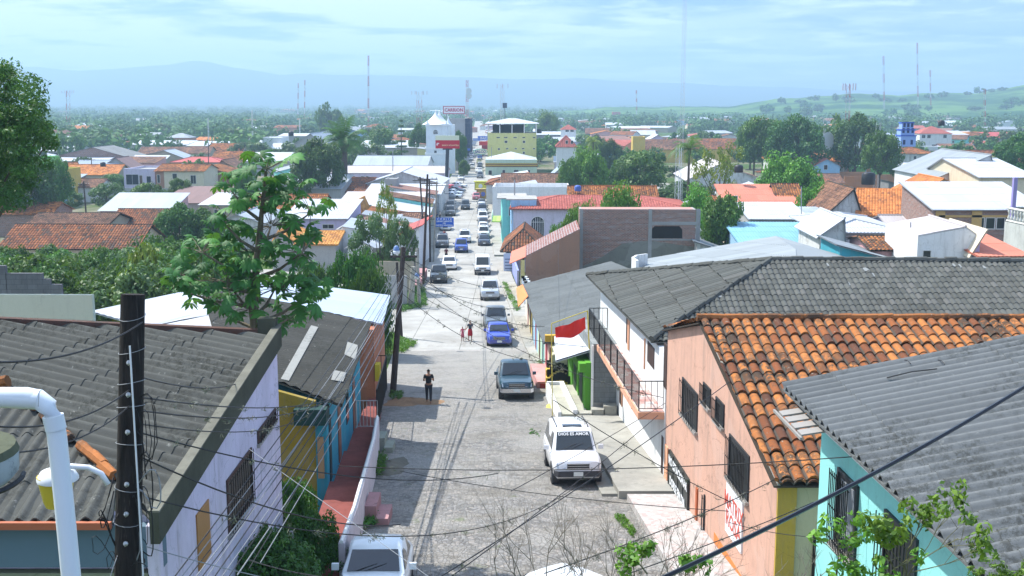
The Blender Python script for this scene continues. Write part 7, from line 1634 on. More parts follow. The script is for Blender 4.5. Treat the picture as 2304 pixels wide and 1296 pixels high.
twig_plant(2010, 1330, 8.2, 'leafy green plant rising before the turquoise house', 61, 4, .75, .92, .33, stem=.008); twig_plant(1905, 1335, 8.0, 'leafy green sprig below the black cable, left of the leafy plant', 62, 3, .6, .75, .3, stem=.009)
twig_plant(1430, 1330, 9.0, 'small leafy sprig beside the car roof at the bottom', 63, 3, .9, .45, .5, stem=.008)
g = np.random.default_rng(3); c = P(2290, 1290, 6.5); cs = []
for k in range(9):
    a = g.uniform(.3, 2.9); 
    for s in np.linspace(.05, .34, 7): cs.append((math.cos(a)*s, g.normal()*.03, math.sin(a)*s*.55-.06))
root = thing('fern', 'bright green fern frond tips in the bottom right corner', 'plant', tuple(c)); me = leafmesh('fronds', [leaves(cs, np.full(len(cs), .022), 16, .045, seed=5, asp=.2)], LM['lime']); o = bpy.data.objects.new('fronds', me); C.objects.link(o); o.parent = root
# ---- background trees, each its own, sharing crown meshes
gr_ = random.Random(77); n = 0; tries = 0; KN = {'fardark':'dark','farmid':'mid green','fargrey':'greyish green','round':'leafy','dark':'dark leafy','lime':'bright green'}
def freeT(x, y):
    if abs(x-(eL(y)+eR(y))/2) < 11 and y < 900: return False
    return all(not (abs(hx-x) < hr*.8 and abs(hy-y) < hr*.8+2) for hx, hy, hr in HOUSES)
while n < 285 and tries < 9000:
    tries += 1; Y = gr_.choice([gr_.uniform(150, 330), gr_.uniform(330, 700), gr_.uniform(330, 800), gr_.uniform(600, 1400)]); x = gr_.uniform(-.48, .48)*Y; px = 1152+x/Y*2500
    if px > 560 and gr_.random() < (.42 if Y > 330 else .5): continue
    if Y < 330 and (px < 560 or 1070 < px < 1300 or 560 < px < 1000) and Y < 250: continue
    if not freeT(x, Y): continue
    k = gr_.choice(['round','dark','lime'] if Y < 260 else ['fardark','farmid','farmid','fargrey']); h_ = gr_.uniform(4, 6.5) if Y < 330 else gr_.uniform(5, 9.5)
    zone = 'near town roofs' if Y < 330 else 'beyond the church' if Y < 700 else 'out towards the plain'; sd_ = 'left' if px < 800 else 'centre' if px < 1500 else 'right'
    plant_at(k, (x, Y, gz(Y)), h_, h_*gr_.uniform(1.0, 1.6), label='%s tree %s, %s of the view' % (KN[k], zone, sd_), name='tree', group='%s trees %s %s' % (KN[k], zone, sd_)); n += 1
# ---- distant woodland too far to count
pr = []; gw = np.random.default_rng(9); cs = []; rs = []; tb = []
while len(cs) < 4000:
    Y = gw.uniform(800, 4400) if gw.random() < .7 else gw.uniform(430, 1500); x = gw.uniform(-.5, .5)*Y; px = 1152+x/Y*2500
    if px > 620 and Y < 800: continue
    if px > 600 and gw.random() < .35: continue
    if Y < 1400 and abs(x-(eL(Y)+eR(Y))/2) < 14: continue
    if Y < 800 and not freeT(x, Y): continue
    h_ = gw.uniform(4, 10)*(1 if Y < 2500 else 1.1); r_ = gw.uniform(5, 9)*(1+Y/5000)
    for _ in range(2): cs.append((x+gw.normal()*r_*.5, Y+gw.normal()*r_*.5, gz(Y)+h_*gw.uniform(.45, .7))); rs.append(r_*gw.uniform(.8,1.15)); tb.append(gw.uniform(0,.6))
cs = np.array(cs); me = leafmesh('woodland', [leaves(cs, np.array(rs), 60, 2.9, seed=2, flat=.7, tonebase=tb)], leafmat((.03,.085,.022),(.055,.13,.03),(.11,.21,.04), .1, .8))
o = bpy.data.objects.new('distant_woodland', me); C.objects.link(o); o['kind'] = 'stuff'; o['label'] = 'unbroken woodland running to the foot of the mountains'; o['category'] = 'woodland'
# ---- hills to the right and mountains
def field(name, fx, ys, hf, mat):
    xs = np.linspace(-1, 1, fx); V_ = []; F_ = []
    for y in ys:
        for x in xs: V_.append(hf(x, y))
    k = fx
    for i in range(len(ys)-1):
        for j in range(k-1): F_.append([i*k+j, i*k+j+1, (i+1)*k+j+1, (i+1)*k+j])
    me = bpy.data.meshes.new(name); me.from_pydata(V_, [], F_); me.materials.append(mat); me.polygons.foreach_set('use_smooth', [True]*len(F_)); o = bpy.data.objects.new(name, me); C.objects.link(o); o['kind'] = 'structure'; return o
def nz(x, y, s=0): return math.sin(x*1.7+s)*.5+math.sin(x*3.1+y*1.3+s*2)*.3+math.sin(x*7.3-y*2.1+s)*.15+math.sin(x*15.1+y*5+s)*.07
def hillmat():
    n = NT('hillside'); p = n.pos(); g = n.mix(n.rng(n.noise(p, .006, 8, .7), .42, .56, 0, 1, True), (.10,.19,.045), (.022,.07,.02)); return n.fin(g, .95, 0, .05)
PXH = [(1300,246),(1560,238),(1650,236),(1750,226),(1850,214),(1930,209),(2010,214),(2100,214),(2180,208),(2240,198),(2304,190),(2450,172),(2700,150)]
def hill_h(px, Yc): y = np.interp(px, [a for a, b in PXH], [b for a, b in PXH]); return CZ+(228-y)/2500*Yc
def hf1(x, y):
    px = 2000+x*760; Yc = 1900; X = (px-1152)/2500*y; t = (y-1150)/(1900-1150) if y < 1900 else 1-(y-1900)/1700; t = max(0, t)**1.1; g0 = gz(y)-1.5; return (X, y, g0+(hill_h(px, Yc)-g0)*min(1,t)*(1+.0*x)+4*nz(px/90, y/500)*t)
field('hill', 90, [1150,1250,1350,1450,1550,1650,1750,1830,1900,2050,2400,3000], hf1, hillmat())
gw = random.Random(4)
for i in range(34):
    y = gw.uniform(1300, 1880); px = gw.uniform(1700, 2330); X = (px-1152)/2500*y; x_ = (px-2000)/760; z = hf1(x_, y)[2]; k = gw.choice(['fardark','farmid']); plant_at(k, (X, y, z-.5), gw.uniform(6, 12), gw.uniform(10, 22), label='tree dotted on the green right-hand hillside', name='tree', group='trees on the hillside')
PXM = [(-300,170),(0,156),(100,152),(200,163),(260,158),(330,152),(400,148),(440,141),(485,142),(520,150),(600,164),(640,171),(700,167),(820,171),(1000,174),(1152,180),(1300,178),(1450,186),(1600,192),(1800,199),(2000,207),(2300,211),(2600,214)]
def hf2(x, y):
    px = 1152+x*1500; Yc = 6300; X = (px-1152)/2500*y; t = max(0, min(1, (y-4300)/2000)); h = CZ+(228-np.interp(px, [a for a, b in PXM], [b for a, b in PXM]))/2500*Yc; return (X, y, -10+(h+10)*t**1.3*(1+.0*x)+11*nz(px/60, y/700, 2)*t*(1-.6*t))
n_ = NT('mountain_forest'); field('mountains', 160, list(np.linspace(4300, 6300, 14))+[6900], hf2, n_.fin((.035,.07,.04), .95, 0, .05))
# ---- the air
hz = MB(); hz.box(-7000, 7000, -60, 7200, CZ-34, CZ+270); ho = hz.build('haze', plain('hz', (0,0,0))); mt = bpy.data.materials.new('haze_air'); mt.use_nodes = True; t_ = mt.node_tree; t_.nodes.clear(); oo = t_.nodes.new('ShaderNodeOutputMaterial'); pv = t_.nodes.new('ShaderNodeVolumePrincipled')
pv.inputs['Color'].default_value = (.52,.77,1,1); pv.inputs['Density'].default_value = .00036; pv.inputs['Anisotropy'].default_value = .15; t_.links.new(pv.outputs[0], oo.inputs['Volume']); ho.data.materials.clear(); ho.data.materials.append(mt); ho['kind'] = 'stuff'; ho.name = 'haze'
# ================================================================== VEHICLES
CW = (.74,.75,.77); CS = (.42,.45,.48); CDK = (.02,.035,.05)
_pc = {}
def car(kind, col, px, py, label, ang=.05, group=None, extra=None, Y=None, X=None, trim=None):
    k = (kind, col, extra)
    if k not in _pc: _pc[k] = car_proto(kind, col, trim, extra)
    g_ = G(px, py); Yc = Y or g_.y; Xc = (px-1152)/2500*(Yc*CP+(CZ-gz(Yc))*SP) if X is None else X
    return set_car(_pc[k], Yc, Xc, ang, label, group)
mo = car('suv', CW, 1301, 1100, 'white sport utility car with DIOS ES AMOR across its windscreen', .055, None, 'darkb')
wsc = [c for c in mo.children if c.name.startswith('windscreen')][0]
t = textobj('DIOS ES AMOR', .17, plain('white_sign_paint', (.75,.77,.78), .6), mo, (0,0,0), (1,0,0), (0,.55,.83), sx=1.05, bold=.004)
ux, uz = V((1,0,0)), V((0,.55,.68)).normalized(); n_ = ux.cross(uz); mm = Matrix((ux, uz, n_)).transposed().to_4x4(); mm.translation = V((0, 1.655, 1.625)); t.parent = mo; t.matrix_local = mm
car('sedan', (.66,.70,.72), 852, 1296, 'pale car parked beside the raised walkway, seen from above at the bottom', .03, None, None, Y=25.0, X=-3.45)
car('hatch', (.70,.72,.74), 1360, 1296, 'white car of which only the roof shows behind bare twigs', .75, None, None, Y=22.8, X=2.95)
car('pickup', (.015,.055,.085), 1163, 903, 'dark blue green pickup with chrome bumper parked on the cobbles', .05, None, 'chrome')
car('sedan', (.015,.05,.42), 1124, 782, 'bright blue sedan parked nose to camera at the end of the concrete', .05)
car('pickup', (.10,.12,.14), 1117, 750, 'grey pickup parked right behind the bright blue sedan', .05, None, None)
car('pickup', CS, 1103, 678, 'silver pickup parked beside the narrow grass strip', .04, None, None)
car('van', (.76,.76,.74), 1086, 620, 'white boxy van-like pickup coming up the street past the side road', .04, None, 'darkb')
car('sedan', CW, 1011, 609, 'old white sedan on the left below the sitting man', .06)
car('pickup', (.03,.04,.05), 987, 639, 'dark grey pickup parked at the left kerb above the corner', .06, None, None)
car('pickup', (.02,.07,.36), 1038, 570, 'royal blue pickup driving up the middle of the street', .05, None, None)
car('suv', (.12,.13,.14), 995, 559, 'dark grey car at the left kerb beyond the blue pickup', .05, None, None)
car('suv', CW, 1046, 548, 'white car close behind the royal blue pickup', .05, None, None)
r_ = [(1082,554,'sedan',(.02,.03,.06),'navy sedan first in the right-hand parked row'),(1079,538,'suv',(.72,.73,.74),'white wagon second in the parked row'),(1078,524,'hatch',(.70,.72,.74),'white hatchback third in the parked row'),(1077,512,'sedan',(.05,.06,.07),'black car fourth in the parked row'),(1076,501,'suv',(.72,.73,.74),'white car fifth in the parked row'),(1075,491,'sedan',(.40,.43,.46),'silver car sixth in the parked row'),(1074,483,'suv',(.02,.03,.06),'dark car seventh in the parked row'),(1074,474,'hatch',(.70,.72,.74),'white car eighth in the parked row'),(1072,466,'sedan',(.05,.06,.07),'small dark car ninth in the parked row')]
Yp = 0
for px, py, k, c, lab in r_:
    Yc = max(G(px, py).y, Yp+5.0); Yp = Yc; car(k, c, px, py, lab, .036, 'cars parked in a row at the right kerb', Y=Yc, X=ex(Yc, 2)-1.15)
car('suv', (.04,.05,.06), 1047, 473, 'dark car driving alone before the crossing', .036); car('suv', (.12,.13,.14), 1013, 487, 'grey car at the left kerb above the COMITE sign', .036); car('pickup', (.03,.04,.05), 1013, 474, 'black pickup parked next beyond the COMITE sign', .036); car('sedan', CW, 1002, 520, 'white car half hidden below the COMITE sign', .04)
for px, py, c, lab, a in [(1040,447,(.50,.58,.66),'pale blue car parked askew at the crossing, nearest of its row',1.25),(1042,440,(.50,.58,.66),'pale blue car second in the askew row at the crossing',1.25),(1046,434,(.02,.03,.06),'dark car in the askew row at the crossing',1.25),(1038,429,(.45,.02,.04),'red car in the askew row at the crossing',1.25),(1050,423,CW,'white car last in the askew row at the crossing',1.25),(1072,450,(.45,.12,.14),'pinkish red car waiting at the crossing',.036)]: car('sedan', c, px, py, lab, a, None)
for px, py, k, c, lab in [(1076,389,'sedan',CW,'white car just past the crossing beside the church'),(1080,379,'suv',(.10,.12,.14),'dark car by the striped corner building'),(1062,381,'suv',(.72,.73,.74),'white wagon left of the dark one by the church'),(1078,369,'suv',(.42,.44,.16),'yellow green taxi-like wagon in the far street'),(1060,362,'sedan',(.40,.43,.46),'silver car in the far street on the left'),(1080,360,'suv',(.02,.07,.36),'blue car far down the street on the right'),(1061,353,'suv',(.72,.73,.74),'white car far down the street on the left'),(1083,352,'sedan',(.45,.02,.04),'red car far down the street'),(1068,347,'van',(.76,.76,.74),'white van farthest down the street')]: car(k, c, px, py, lab, .034, 'cars in the far street')
for i in range(8): car(['sedan','suv'][i%2], [CW,(.72,.73,.74),(.02,.03,.06),(.12,.13,.14)][(i*3)%4] if i%2 else [CW,(.05,.06,.07),(.40,.43,.46),CW][(i*3)%4], 0, 0, 'car parked along the kerb beyond the church', .034, 'cars parked beyond the church', Y=302+i*9, X=ex(302+i*9, 2)-1.2 if i % 3 else ex(302+i*9, 1)+1.2)
# ================================================================== PEOPLE
g_ = G(965,909); person('woman in black T-shirt and black leggings walking away over the cobbles', (g_.x, g_.y, g_.z+.02), math.pi, 1.78, .16)
g_ = G(1058,768); g2 = G(1040,768); person('woman in grey top and red skirt walking hand in hand with a child', (g_.x, g_.y, g_.z+.02), .2, 1.50, .14, (.06,.065,.08), (.42,.02,.03), True, armL=[(-.24,0,1.14),(-.36,0,.96),(-.44,0,.88)], armR=[(.24,0,1.14),(.18,-.2,1.1),(.10,-.24,1.14)])
person('small child in pink holding the hand of woman in red skirt', (g2.x+.03, g2.y, g2.z+.02), .2, 1.05, .12, (.55,.10,.16), (.5,.12,.16), True, armL=[(-.26,0,1.16),(-.30,0,.95),(-.30,0,.86)], armR=[(.28,0,1.30),(.42,0,1.50),(.5,0,1.58)])
g_ = G(1003,590); person('man in dark red shirt above the old white sedan', (g_.x, g_.y+1.2, g_.z+.02), 0, 1.65, .04, (.16,.02,.03), (.03,.03,.05))
for px, py, c, lab in [(1000,545,(.35,.04,.05),'man in red shirt beside the dark grey car'),(983,502,(.03,.05,.12),'man in navy shirt on the left pavement by the blue sign'),(990,498,(.5,.5,.5),'man in white shirt on the left pavement by the blue sign'),(1094,520,(.3,.3,.34),'pedestrian on the right pavement past the turquoise house')]: g_ = G(px, py); person(lab, (g_.x, g_.y, g_.z+.17), random.uniform(-3, 3), 1.65, .12, c, (.03,.03,.05))
# yellow advertising stall at the crossing and a roadside barrow
for px, py, c, lab in [(1084,428,(.60,.58,.05),'bright yellow stall front at the crossing'),(1090,447,(.50,.38,.12),'tan and blue painted stall at the crossing')]:
    g_ = G(px, py); root = thing('market_stall', lab, 'stall', tuple(g_)); m = MB(); m.box(g_.x-1.7, g_.x+1.7, g_.y, g_.y+1.4, g_.z, g_.z+1.9); m.build('counter', plain('stall_%.2f' % c[0], c, .6), root); m = MB(); m.box(g_.x-1.9, g_.x+1.9, g_.y-.3, g_.y+1.6, g_.z+2.0, g_.z+2.12); m.build('roof', plain('stall_roof_%.2f' % c[1], mul(c, .8), .6), root); m = MB(); m.lathe((g_.x-.3, g_.y-.03, g_.z+1.0), [(.5,0),(.5,.04)], 14, 0, (0,-1,0)); m.build('round_mark', plain('white_mark' if c[0] > .55 else 'blue_mark', (.6,.65,.7) if c[0] > .55 else (.15,.22,.6), .6), root)
    m = MB()
    for sx_ in (-1.7, 1.6): m.box(g_.x+sx_, g_.x+sx_+.1, g_.y-.25, g_.y-.15, g_.z, g_.z+2.0)
    m.build('post', BLACK, root)
# ================================================================== POLES, MASTS, WIRES
root = thing('utility_pole', 'thick dark wooden pole wrapped in tangled cables, nearest on the left', 'utility pole', (-4.6, 13, gz(13)))
pt_, pb_ = P(299,662,13.0), P(287,1330,12.6); dd = (pb_-pt_).normalized(); pb_ = pb_+dd*2.6
def polemat():
    n = NT('tarred_wood'); o = n.pos(); g = n.mix(n.rng(n.noise(n.map(o, (7,7,.45)), 1.8, 7, .7), .35, .7), (.034,.028,.025), (.008,.007,.007)); g = n.mix(n.rng(n.noise(n.map(o, (22,22,.6)), 1.2, 4), .6, .75, 0, .7), g, (.10,.085,.075)); n.bump(n.noise(n.map(o, (26,26,.8)), 1, 5), .8, .02); return n.fin(g, .9, 0, .15)
m = MB(); m.tube([pb_, pt_.lerp(pb_, .5), pt_], [.185, .155, .138], 18); sh = m.build('shaft', polemat(), root, True, 45)
g = np.random.default_rng(4)
for t_, r_ in ((.06,.143),(.15,.148),(.235,.15),(.30,.152),(.40,.156),(.52,.16),(.61,.165)): m = MB(); c = pt_.lerp(pb_, t_*.72); m.tube([c+V((r_*1.06*math.cos(a), r_*1.06*math.sin(a), .03*math.sin(a+t_*9))) for a in np.linspace(0, 2*math.pi, 17)], .004, 4); m.build('wire_band', WIREW, root)
for t_ in (.175, .26, .36, .50, .58, .66): m = MB(); c = pt_.lerp(pb_, t_*.72)+V((.02,-.15,0)); m.lathe(c, [(.012,0),(.03,.012),(.03,.03),(.012,.045)], 8, 0, (.2,-1,0)); m.tube([c+V((0,-.03,.03)), c+V((0,-.06,0)), c+V((0,-.03,-.03))], .008, 4); m.build('clamp', plain('galvanised', (.45,.46,.47), .4, .7), root)
# tangle of loose cable round the pole
for i in range(26):
    z = g.uniform(.22, .95); c = pt_.lerp(pb_, z*.72); a0 = g.uniform(0, 6.28); pts = []; r0 = g.uniform(.17, .45); L_ = g.uniform(.25, 1.1)
    for k in range(12): u = k/11; pts.append(c+V(((.16+(r0-.16)*math.sin(u*3.14))*math.cos(a0+u*g.uniform(1.2,1.6)), -.10-(r0)*.5*math.sin(u*3.14)*abs(math.sin(a0)), -L_*u+.18*math.sin(u*8+a0))))
    m = MB(); m.tube(pts, g.uniform(.004, .009), 5); o = m.build('loose_cable', WIREW if i % 6 == 0 else WIRE, root, True)
def W_(a, b, sag=.3, r=.012, lab='', tufts=0, seed=1, mat=None, grp=None, ts=.10, tr=(.05,.95)): return wire(P(*a), P(*b), sag, r, lab, mat, tufts, seed, grp, 16, ts, tr)
W_((322,1296,12.5),(292,778,12.6),-.0,.011,'taut pale guy wire running down the face of the near pole',mat=plain('pale_wire',(.6,.62,.64),.4))
G1 = 'thin cables fanning from the bottom left to the leaning street pole'
for i in range(12):
    W_((300+i*26,1420-i*14,15+i*.35),(892+(i%4)*5,600+i*7,56.3),.25+.09*(i%5),.010 if i % 3 else .013,'thin cable fanning up to the leaning pole, %s from the left at the bottom edge' % ['first','second','third','fourth','fifth','sixth','seventh','eighth','ninth','tenth','eleventh','last'][i],0,i,plain('grey_cable',(.20,.21,.22),.6) if i % 2 else None,G1)
for i, (a, b, s, r, lab, tf) in enumerate([
 ((560,1010,20),(1010,1330,15),.0,.005,'pale straight wire crossing down over the roof of the bottom left car',3),
 ((330,1120,13),(1290,1100,30),.9,.010,'sagging hairy cable hung with air plants low over the street',26),
 ((320,975,13.2),(1120,1065,24),.35,.010,'dark cable from the near pole across the red walkway',4),
 ((760,1048,24),(2304,995,17),.25,.010,'straight dark wire crossing level above the white sport utility car',2),
 ((900,1060,30),(1640,1150,24),.15,.010,'dark wire sloping down past the parapet to the peach house',2),
 ((940,1330,17),(1640,860,28),.10,.011,'upper of two close wires climbing to the peach house corner',3),
 ((950,1345,17),(1480,935,35),.10,.011,'lower of two close wires climbing towards the balcony end',6),
 ((1150,1105,22),(1500,905,39),.05,.009,'short wire from mid street up to the balcony corner',0),
 ((905,610,56.5),(1504,897,38.9),1.0,.013,'long wire from leaning pole to balcony corner, hung with tufts',16),
 ((905,640,56.5),(1345,780,52),.8,.013,'wire from the leaning pole to the far balcony end',14),
 ((905,660,56.5),(1250,815,57),.9,.014,'wire from the leaning pole to the white metal roof',12),
 ((905,585,56.6),(1225,735,60),.9,.014,'wire from the leaning pole to the banner frame',12),
 ((905,600,56.6),(1180,690,80),.9,.016,'wire from the leaning pole to the orange awning',14),
 ((910,575,56.6),(1175,640,88),.8,.016,'upper wire from the leaning pole to the grey roof corner',12),
 ((905,620,56.5),(1150,660,92),.8,.016,'wire from the leaning pole to the blue street wall',10),
 ((908,570,56.6),(955,460,100),.5,.016,'upper line joining the leaning pole to the next street pole',0),
 ((905,580,56.6),(958,440,112),.5,.016,'lower line joining the leaning pole to the next street pole',0),
 ((962,415,112),(985,405,190),.5,.018,'line continuing up the left pavement between dark poles',0),
 ((962,425,112),(1000,455,190),.8,.018,'second line continuing up the left pavement between dark poles',0),
 ((1245,900,22),(1645,1130,23),.1,.009,'hairy wire entering the sign of the peach house',12),
 ((1225,1290,16),(1745,1078,25),.1,.010,'wire rising to the tile eave corner, thick with tufts',30),
 ((1300,1330,15),(1830,1130,22),.05,.009,'wire below the tufted one, ending behind the black cable',10),
 ((1640,1175,24.5),(1900,1210,20),.1,.008,'thin wire from the peach house sign to the turquoise house',0),
 ((0,815,9),(320,725,12.9),.12,.010,'dark cable crossing the mossy roof to the near pole',0),
 ((0,960,9),(300,870,12.9),.15,.009,'second cable crossing the mossy roof lower down',0),
 ((0,1020,8.5),(300,905,12.9),.15,.008,'third cable crossing behind the white pipe',0),
 ((320,850,13),(560,850,29),.2,.011,'level wire from near pole to the lilac parapet',3),
 ((322,895,13),(790,880,34),.3,.011,'tufted wire from near pole to the teal house eave',14),
 ((322,925,13),(800,860,36),.5,.011,'second tufted wire towards the teal house eave',18),
 ((322,955,13),(700,930,34),.3,.010,'third tufted wire towards the teal house eave',16),
 ((320,1030,13),(900,1180,22),.3,.012,'thick dark cable drooping in front of the lilac wall',0),
 ((330,1230,13),(760,1330,14),.05,.007,'pale thick wire slanting to the bottom edge under the bushes',0),
 ((560,1260,16),(960,1300,14),.15,.010,'dark wire crossing the pale car at the bottom edge',0),
 ((1255,500,105),(1260,800,56),.0,.010,'thin upright wire in front of the red banner',0)]):
    W_(a, b, s, r, lab, tf, i+20, WIREW if 'pale' in lab[:12] else None, None, .10 if a[2] < 50 else .2)
wire(P(1470,1310,5.2), P(2330,855,7.4), .05, .0135, 'thick black cable cutting across the bottom right corner', plain('black_cable', (.012,.012,.016), .35), 0, 0, None, 20)
# white plastic pipe, lamp, roof edge at the left
root = thing('drain_pipe', 'white plastic drain pipe bending down in front of mossy roof', 'pipe', tuple(P(90,900,5.5))); WP_ = plain('white_pvc', (.66,.70,.72), .35); m = MB(); m.tube([P(-30,893,5.5), P(60,893,5.5), P(86,898,5.5), P(108,915,5.5), P(120,940,5.5), P(128,980,5.5), P(143,1120,5.45), P(166,1360,5.4)], [.050,.050,.050,.050,.050,.0485,.0485,.0485], 20); m.build('pipe', WP_, root, True, 60)
m = MB(); m.tube([P(-30,893,5.5), P(92,899,5.5)], .052, 20); m.tube([P(119,935,5.5), P(126,966,5.5)], .0525, 20); m.build('socket', WP_, root, True, 60); m = MB(); m.tube([P(88,880,5.42), P(86,915,5.42)], .002, 4); m.build('seam', plain('grey_glue', (.3,.32,.33), .7), root)
root = thing('roof_tank', 'old stained pale roof tank edge behind the white pipe bend', 'tank', tuple(P(0,990,6.6))); m = MB(); c = P(-130,996,7.0); m.lathe(c-V((0,0,.28)), [(.40,0),(.45,.06),(.455,.2)], 28); m.build('shell', plaster((.38,.42,.44), .7), root, True, 40); m = MB(); m.lathe(c-V((0,0,.09)), [(.46,0),(.44,.05),(.2,.09),(.02,.10)], 28); m.build('top', concrete((.10,.11,.07), 6), root, True, 40); m = MB(); m.tube([c+V((.47*math.cos(a), .47*math.sin(a), -.27)) for a in np.linspace(-2.6, .4, 18)], .018, 6); m.build('rim', WIRE, root)
m = MB(); m.tube([P(-20,868,6.4), P(18,858,6.4)], [.045,.04], 8); one(m, 'clay_tile', rmat('clay', True), 'single clay tile end at the left edge above the pipe', 'tile')
root = thing('wall_lamp', 'yellow lamp bucket with white lid hanging from curved white arm', 'lamp', tuple(P(128,1100,8))); m = MB(); m.lathe(P(130,1138,8), [(.085,0),(.10,.04),(.135,.24)], 18); m.build('shade', plain('yellow_plastic', (.62,.47,.05), .4), root, True, 50); m = MB(); m.lathe(P(130,1077,8)-V((0,0,.01)), [(.15,0),(.15,.02),(.12,.07),(.05,.09),(.045,.2),(.02,.22)], 18); m.build('lid', plain('white_lid', (.7,.71,.72), .4), root, True, 50)
m = MB(); m.tube([P(135,1052,8), P(160,1049,8), P(200,1052,8), P(228,1066,8), P(243,1090,8)], .022, 8); m.build('arm', plain('white_tube', (.68,.69,.7), .4), root, True)
# street poles
def pp(a, b, r0, r1, lab, Yt=None, **k): g0 = G(*a); return pole(tuple(g0), tuple(P(b[0], b[1], g0.y if Yt is None else Yt)), r0, r1, lab, **k)
p2 = pp((884,886),(908,556),.17,.12,'leaning dark street pole carrying many cables at the side road corner', Yt=57.5, arm=True, cross=.7)
pp((903,760),(893,590),.13,.09,'second wooden pole leaning behind the cable pole', arm=False)
CON = concrete((.36,.35,.30), 2)
pp((924,692),(930,600),.30,.20,'short pale tapering concrete stump on the grass corner', mat=CON, arm=False); pp((944,690),(938,560),.16,.13,'pale round concrete pole behind the grass corner', mat=CON, arm=False)
pp((952,640),(962,392),.15,.10,'tall dark pole beside the grey roofed buildings', cross=1.0); pp((968,590),(966,404),.13,.09,'dark pole beyond the pink wall', cross=1.0); pp((975,590),(983,408),.10,.08,'thin pale pole with cross bar behind the white roofs', mat=CON, cross=1.4); pp((955,560),(945,398),.14,.10,'dark pole left of the COMITE sign', cross=1.0)
m = MB(); a, b = G(945,600), G(968,590); m.boxo(V((a.x-.4,108,a.z-.3)), (2.0,0,0), (0,11,0), (0,0,1.6)); one(m, 'pink_wall', plaster((.45,.24,.24), .3), 'low pinkish wall beside the dark pickup', 'wall')
for px, py, Y, lab in [(892,572,55.5,'upper street lamp with blue and white head on leaning pole'),(938,628,75,'lower street lamp with white bowl above the grass corner')]:
    root = thing('street_lamp', lab, 'street lamp', tuple(P(px,py,Y))); m = MB(); m.lathe(P(px,py,Y), [(.10,0),(.17,.06),(.18,.16),(.12,.2)], 14); m.build('bowl', plain('lamp_bowl', (.7,.72,.72), .3), root, True, 50); m = MB(); m.lathe(P(px,py,Y)+V((0,0,.2)), [(.16,0),(.13,.16),(.05,.24)], 12); m.build('housing', plain('lamp_housing', (.12,.2,.38), .5), root, True, 50); m = MB(); m.tube([P(px,py,Y)+V((0,0,.36)), P(px,py,Y)+V((-.35 if py < 600 else .5,.1,.1))], .03, 5); m.build('bracket', CON, root)
for a, b, lab in [((196,510),(188,408),'tall dark bare pole standing among the brown tile roofs'),((206,420),(206,355),'thin pole with cross bar above the orange tile roof'),((426,350),(426,318),'short pole with white boxes by the tile roofs'),((469,400),(469,322),'pale double pole near the brown brick house'),((990,470),(1000,430),'dark slim pole by the billboard'),((88,560),(88,486),'thin black post in the overgrown plot, left one'),((139,570),(139,505),'thin black post in the overgrown plot, middle one'),((207,600),(207,540),'thin black post in the overgrown plot, right one'),((724,430),(722,398),'short white post on the grey roof')]:
    thn = 'thin black' in lab or 'short' in lab; pp(a, b, .05 if thn else .14, .04 if thn else .10, lab, arm=not thn)
for px, py0, py1, Y, lab in [(1803,560,420,108,'thin guyed radio mast above the sky blue roof'),(2049,600,500,84,'thin grey steel tube mast beside the white block house'),(1158,450,405,162,'thin rod aerial on the white terrace house'),(718,395,312,212,'slanting pale rod in front of the round mango'),(884,385,335,250,'thin pole on pale roofs left of the church'),(1106,360,331,330,'thin cross pole in front of the yellow block')]:
    m = MB(); m.tube([P(px,py0,Y), P(px+(6 if 'slant' in lab else 0),py1,Y)], .05 if Y < 120 else .10, 5); one(m, 'aerial', plain('aerial_steel', (.25,.26,.28), .5), lab, 'aerial')
# lattice masts
MR, MWt = plain('mast_red', (.42,.05,.05), .6), plain('mast_white', (.55,.56,.58), .5)
def mast(px, yt, Y, w, lab, dish=0, seg=None, col=True, top=0, py=None, rr=None):
    b = P(px, 300, Y); b.z = gz(Y); t = P(px+(0 if py is None else py), yt, Y); root = thing('radio_mast', lab, 'mast', tuple(b)); h = t.z-b.z; n = seg or max(6, int(h/max(w*1.3, 1.2))); n = min(n, 60); rr = rr or max(.03, Y*.00013)
    ms = [MB(), MB()]; off = [V((w/2*math.cos(a), w/2*math.sin(a), 0)) for a in (0.5, 2.6, 4.7)]
    for i in range(n):
        m = ms[(i*7//n) % 2 if col else 1]; c0, c1 = b.lerp(t, i/n), b.lerp(t, (i+1)/n)
        for k in range(3): m.tube([c0+off[k], c1+off[k]], rr, 4, cap=False); m.tube([c0+off[k], c1+off[(k+1)%3]], rr*.6, 3, cap=False)
    for m, mt_, nm in ((ms[0], MR, 'red_section'), (ms[1], MWt, 'white_section')):
        if m.v: m.build(nm, mt_, root)
    for i in range(dish): m = MB(); c = b.lerp(t, .80-.09*i)+V((w*.6,-w*.5,0)); m.lathe(c, [(.1,0),(w*.9+.3,.25),(w*.95+.3,.45)], 14, 0, (.3,-1,0)); m.build('dish', plain('dish_white', (.6,.62,.62), .5), root)
    for i in range(top): a = i*2*math.pi/top; m = MB(); c = t+V((w*1.3*math.cos(a), w*1.3*math.sin(a), -h*.06)); m.boxo(c, (.3,0,0), (0,.2,0), (0,0,h*.07)); m.build('antenna', plain('antenna_pale', (.55,.55,.6), .5), root)
    return root
mast(1535,-60,186,.7,'very tall slender lattice mast rising out of the top of the view',col=False,seg=60,py=8,rr=.017); mast(1528,332,183,1.0,'short white lattice stand beside the tall mast',col=False,rr=.035)
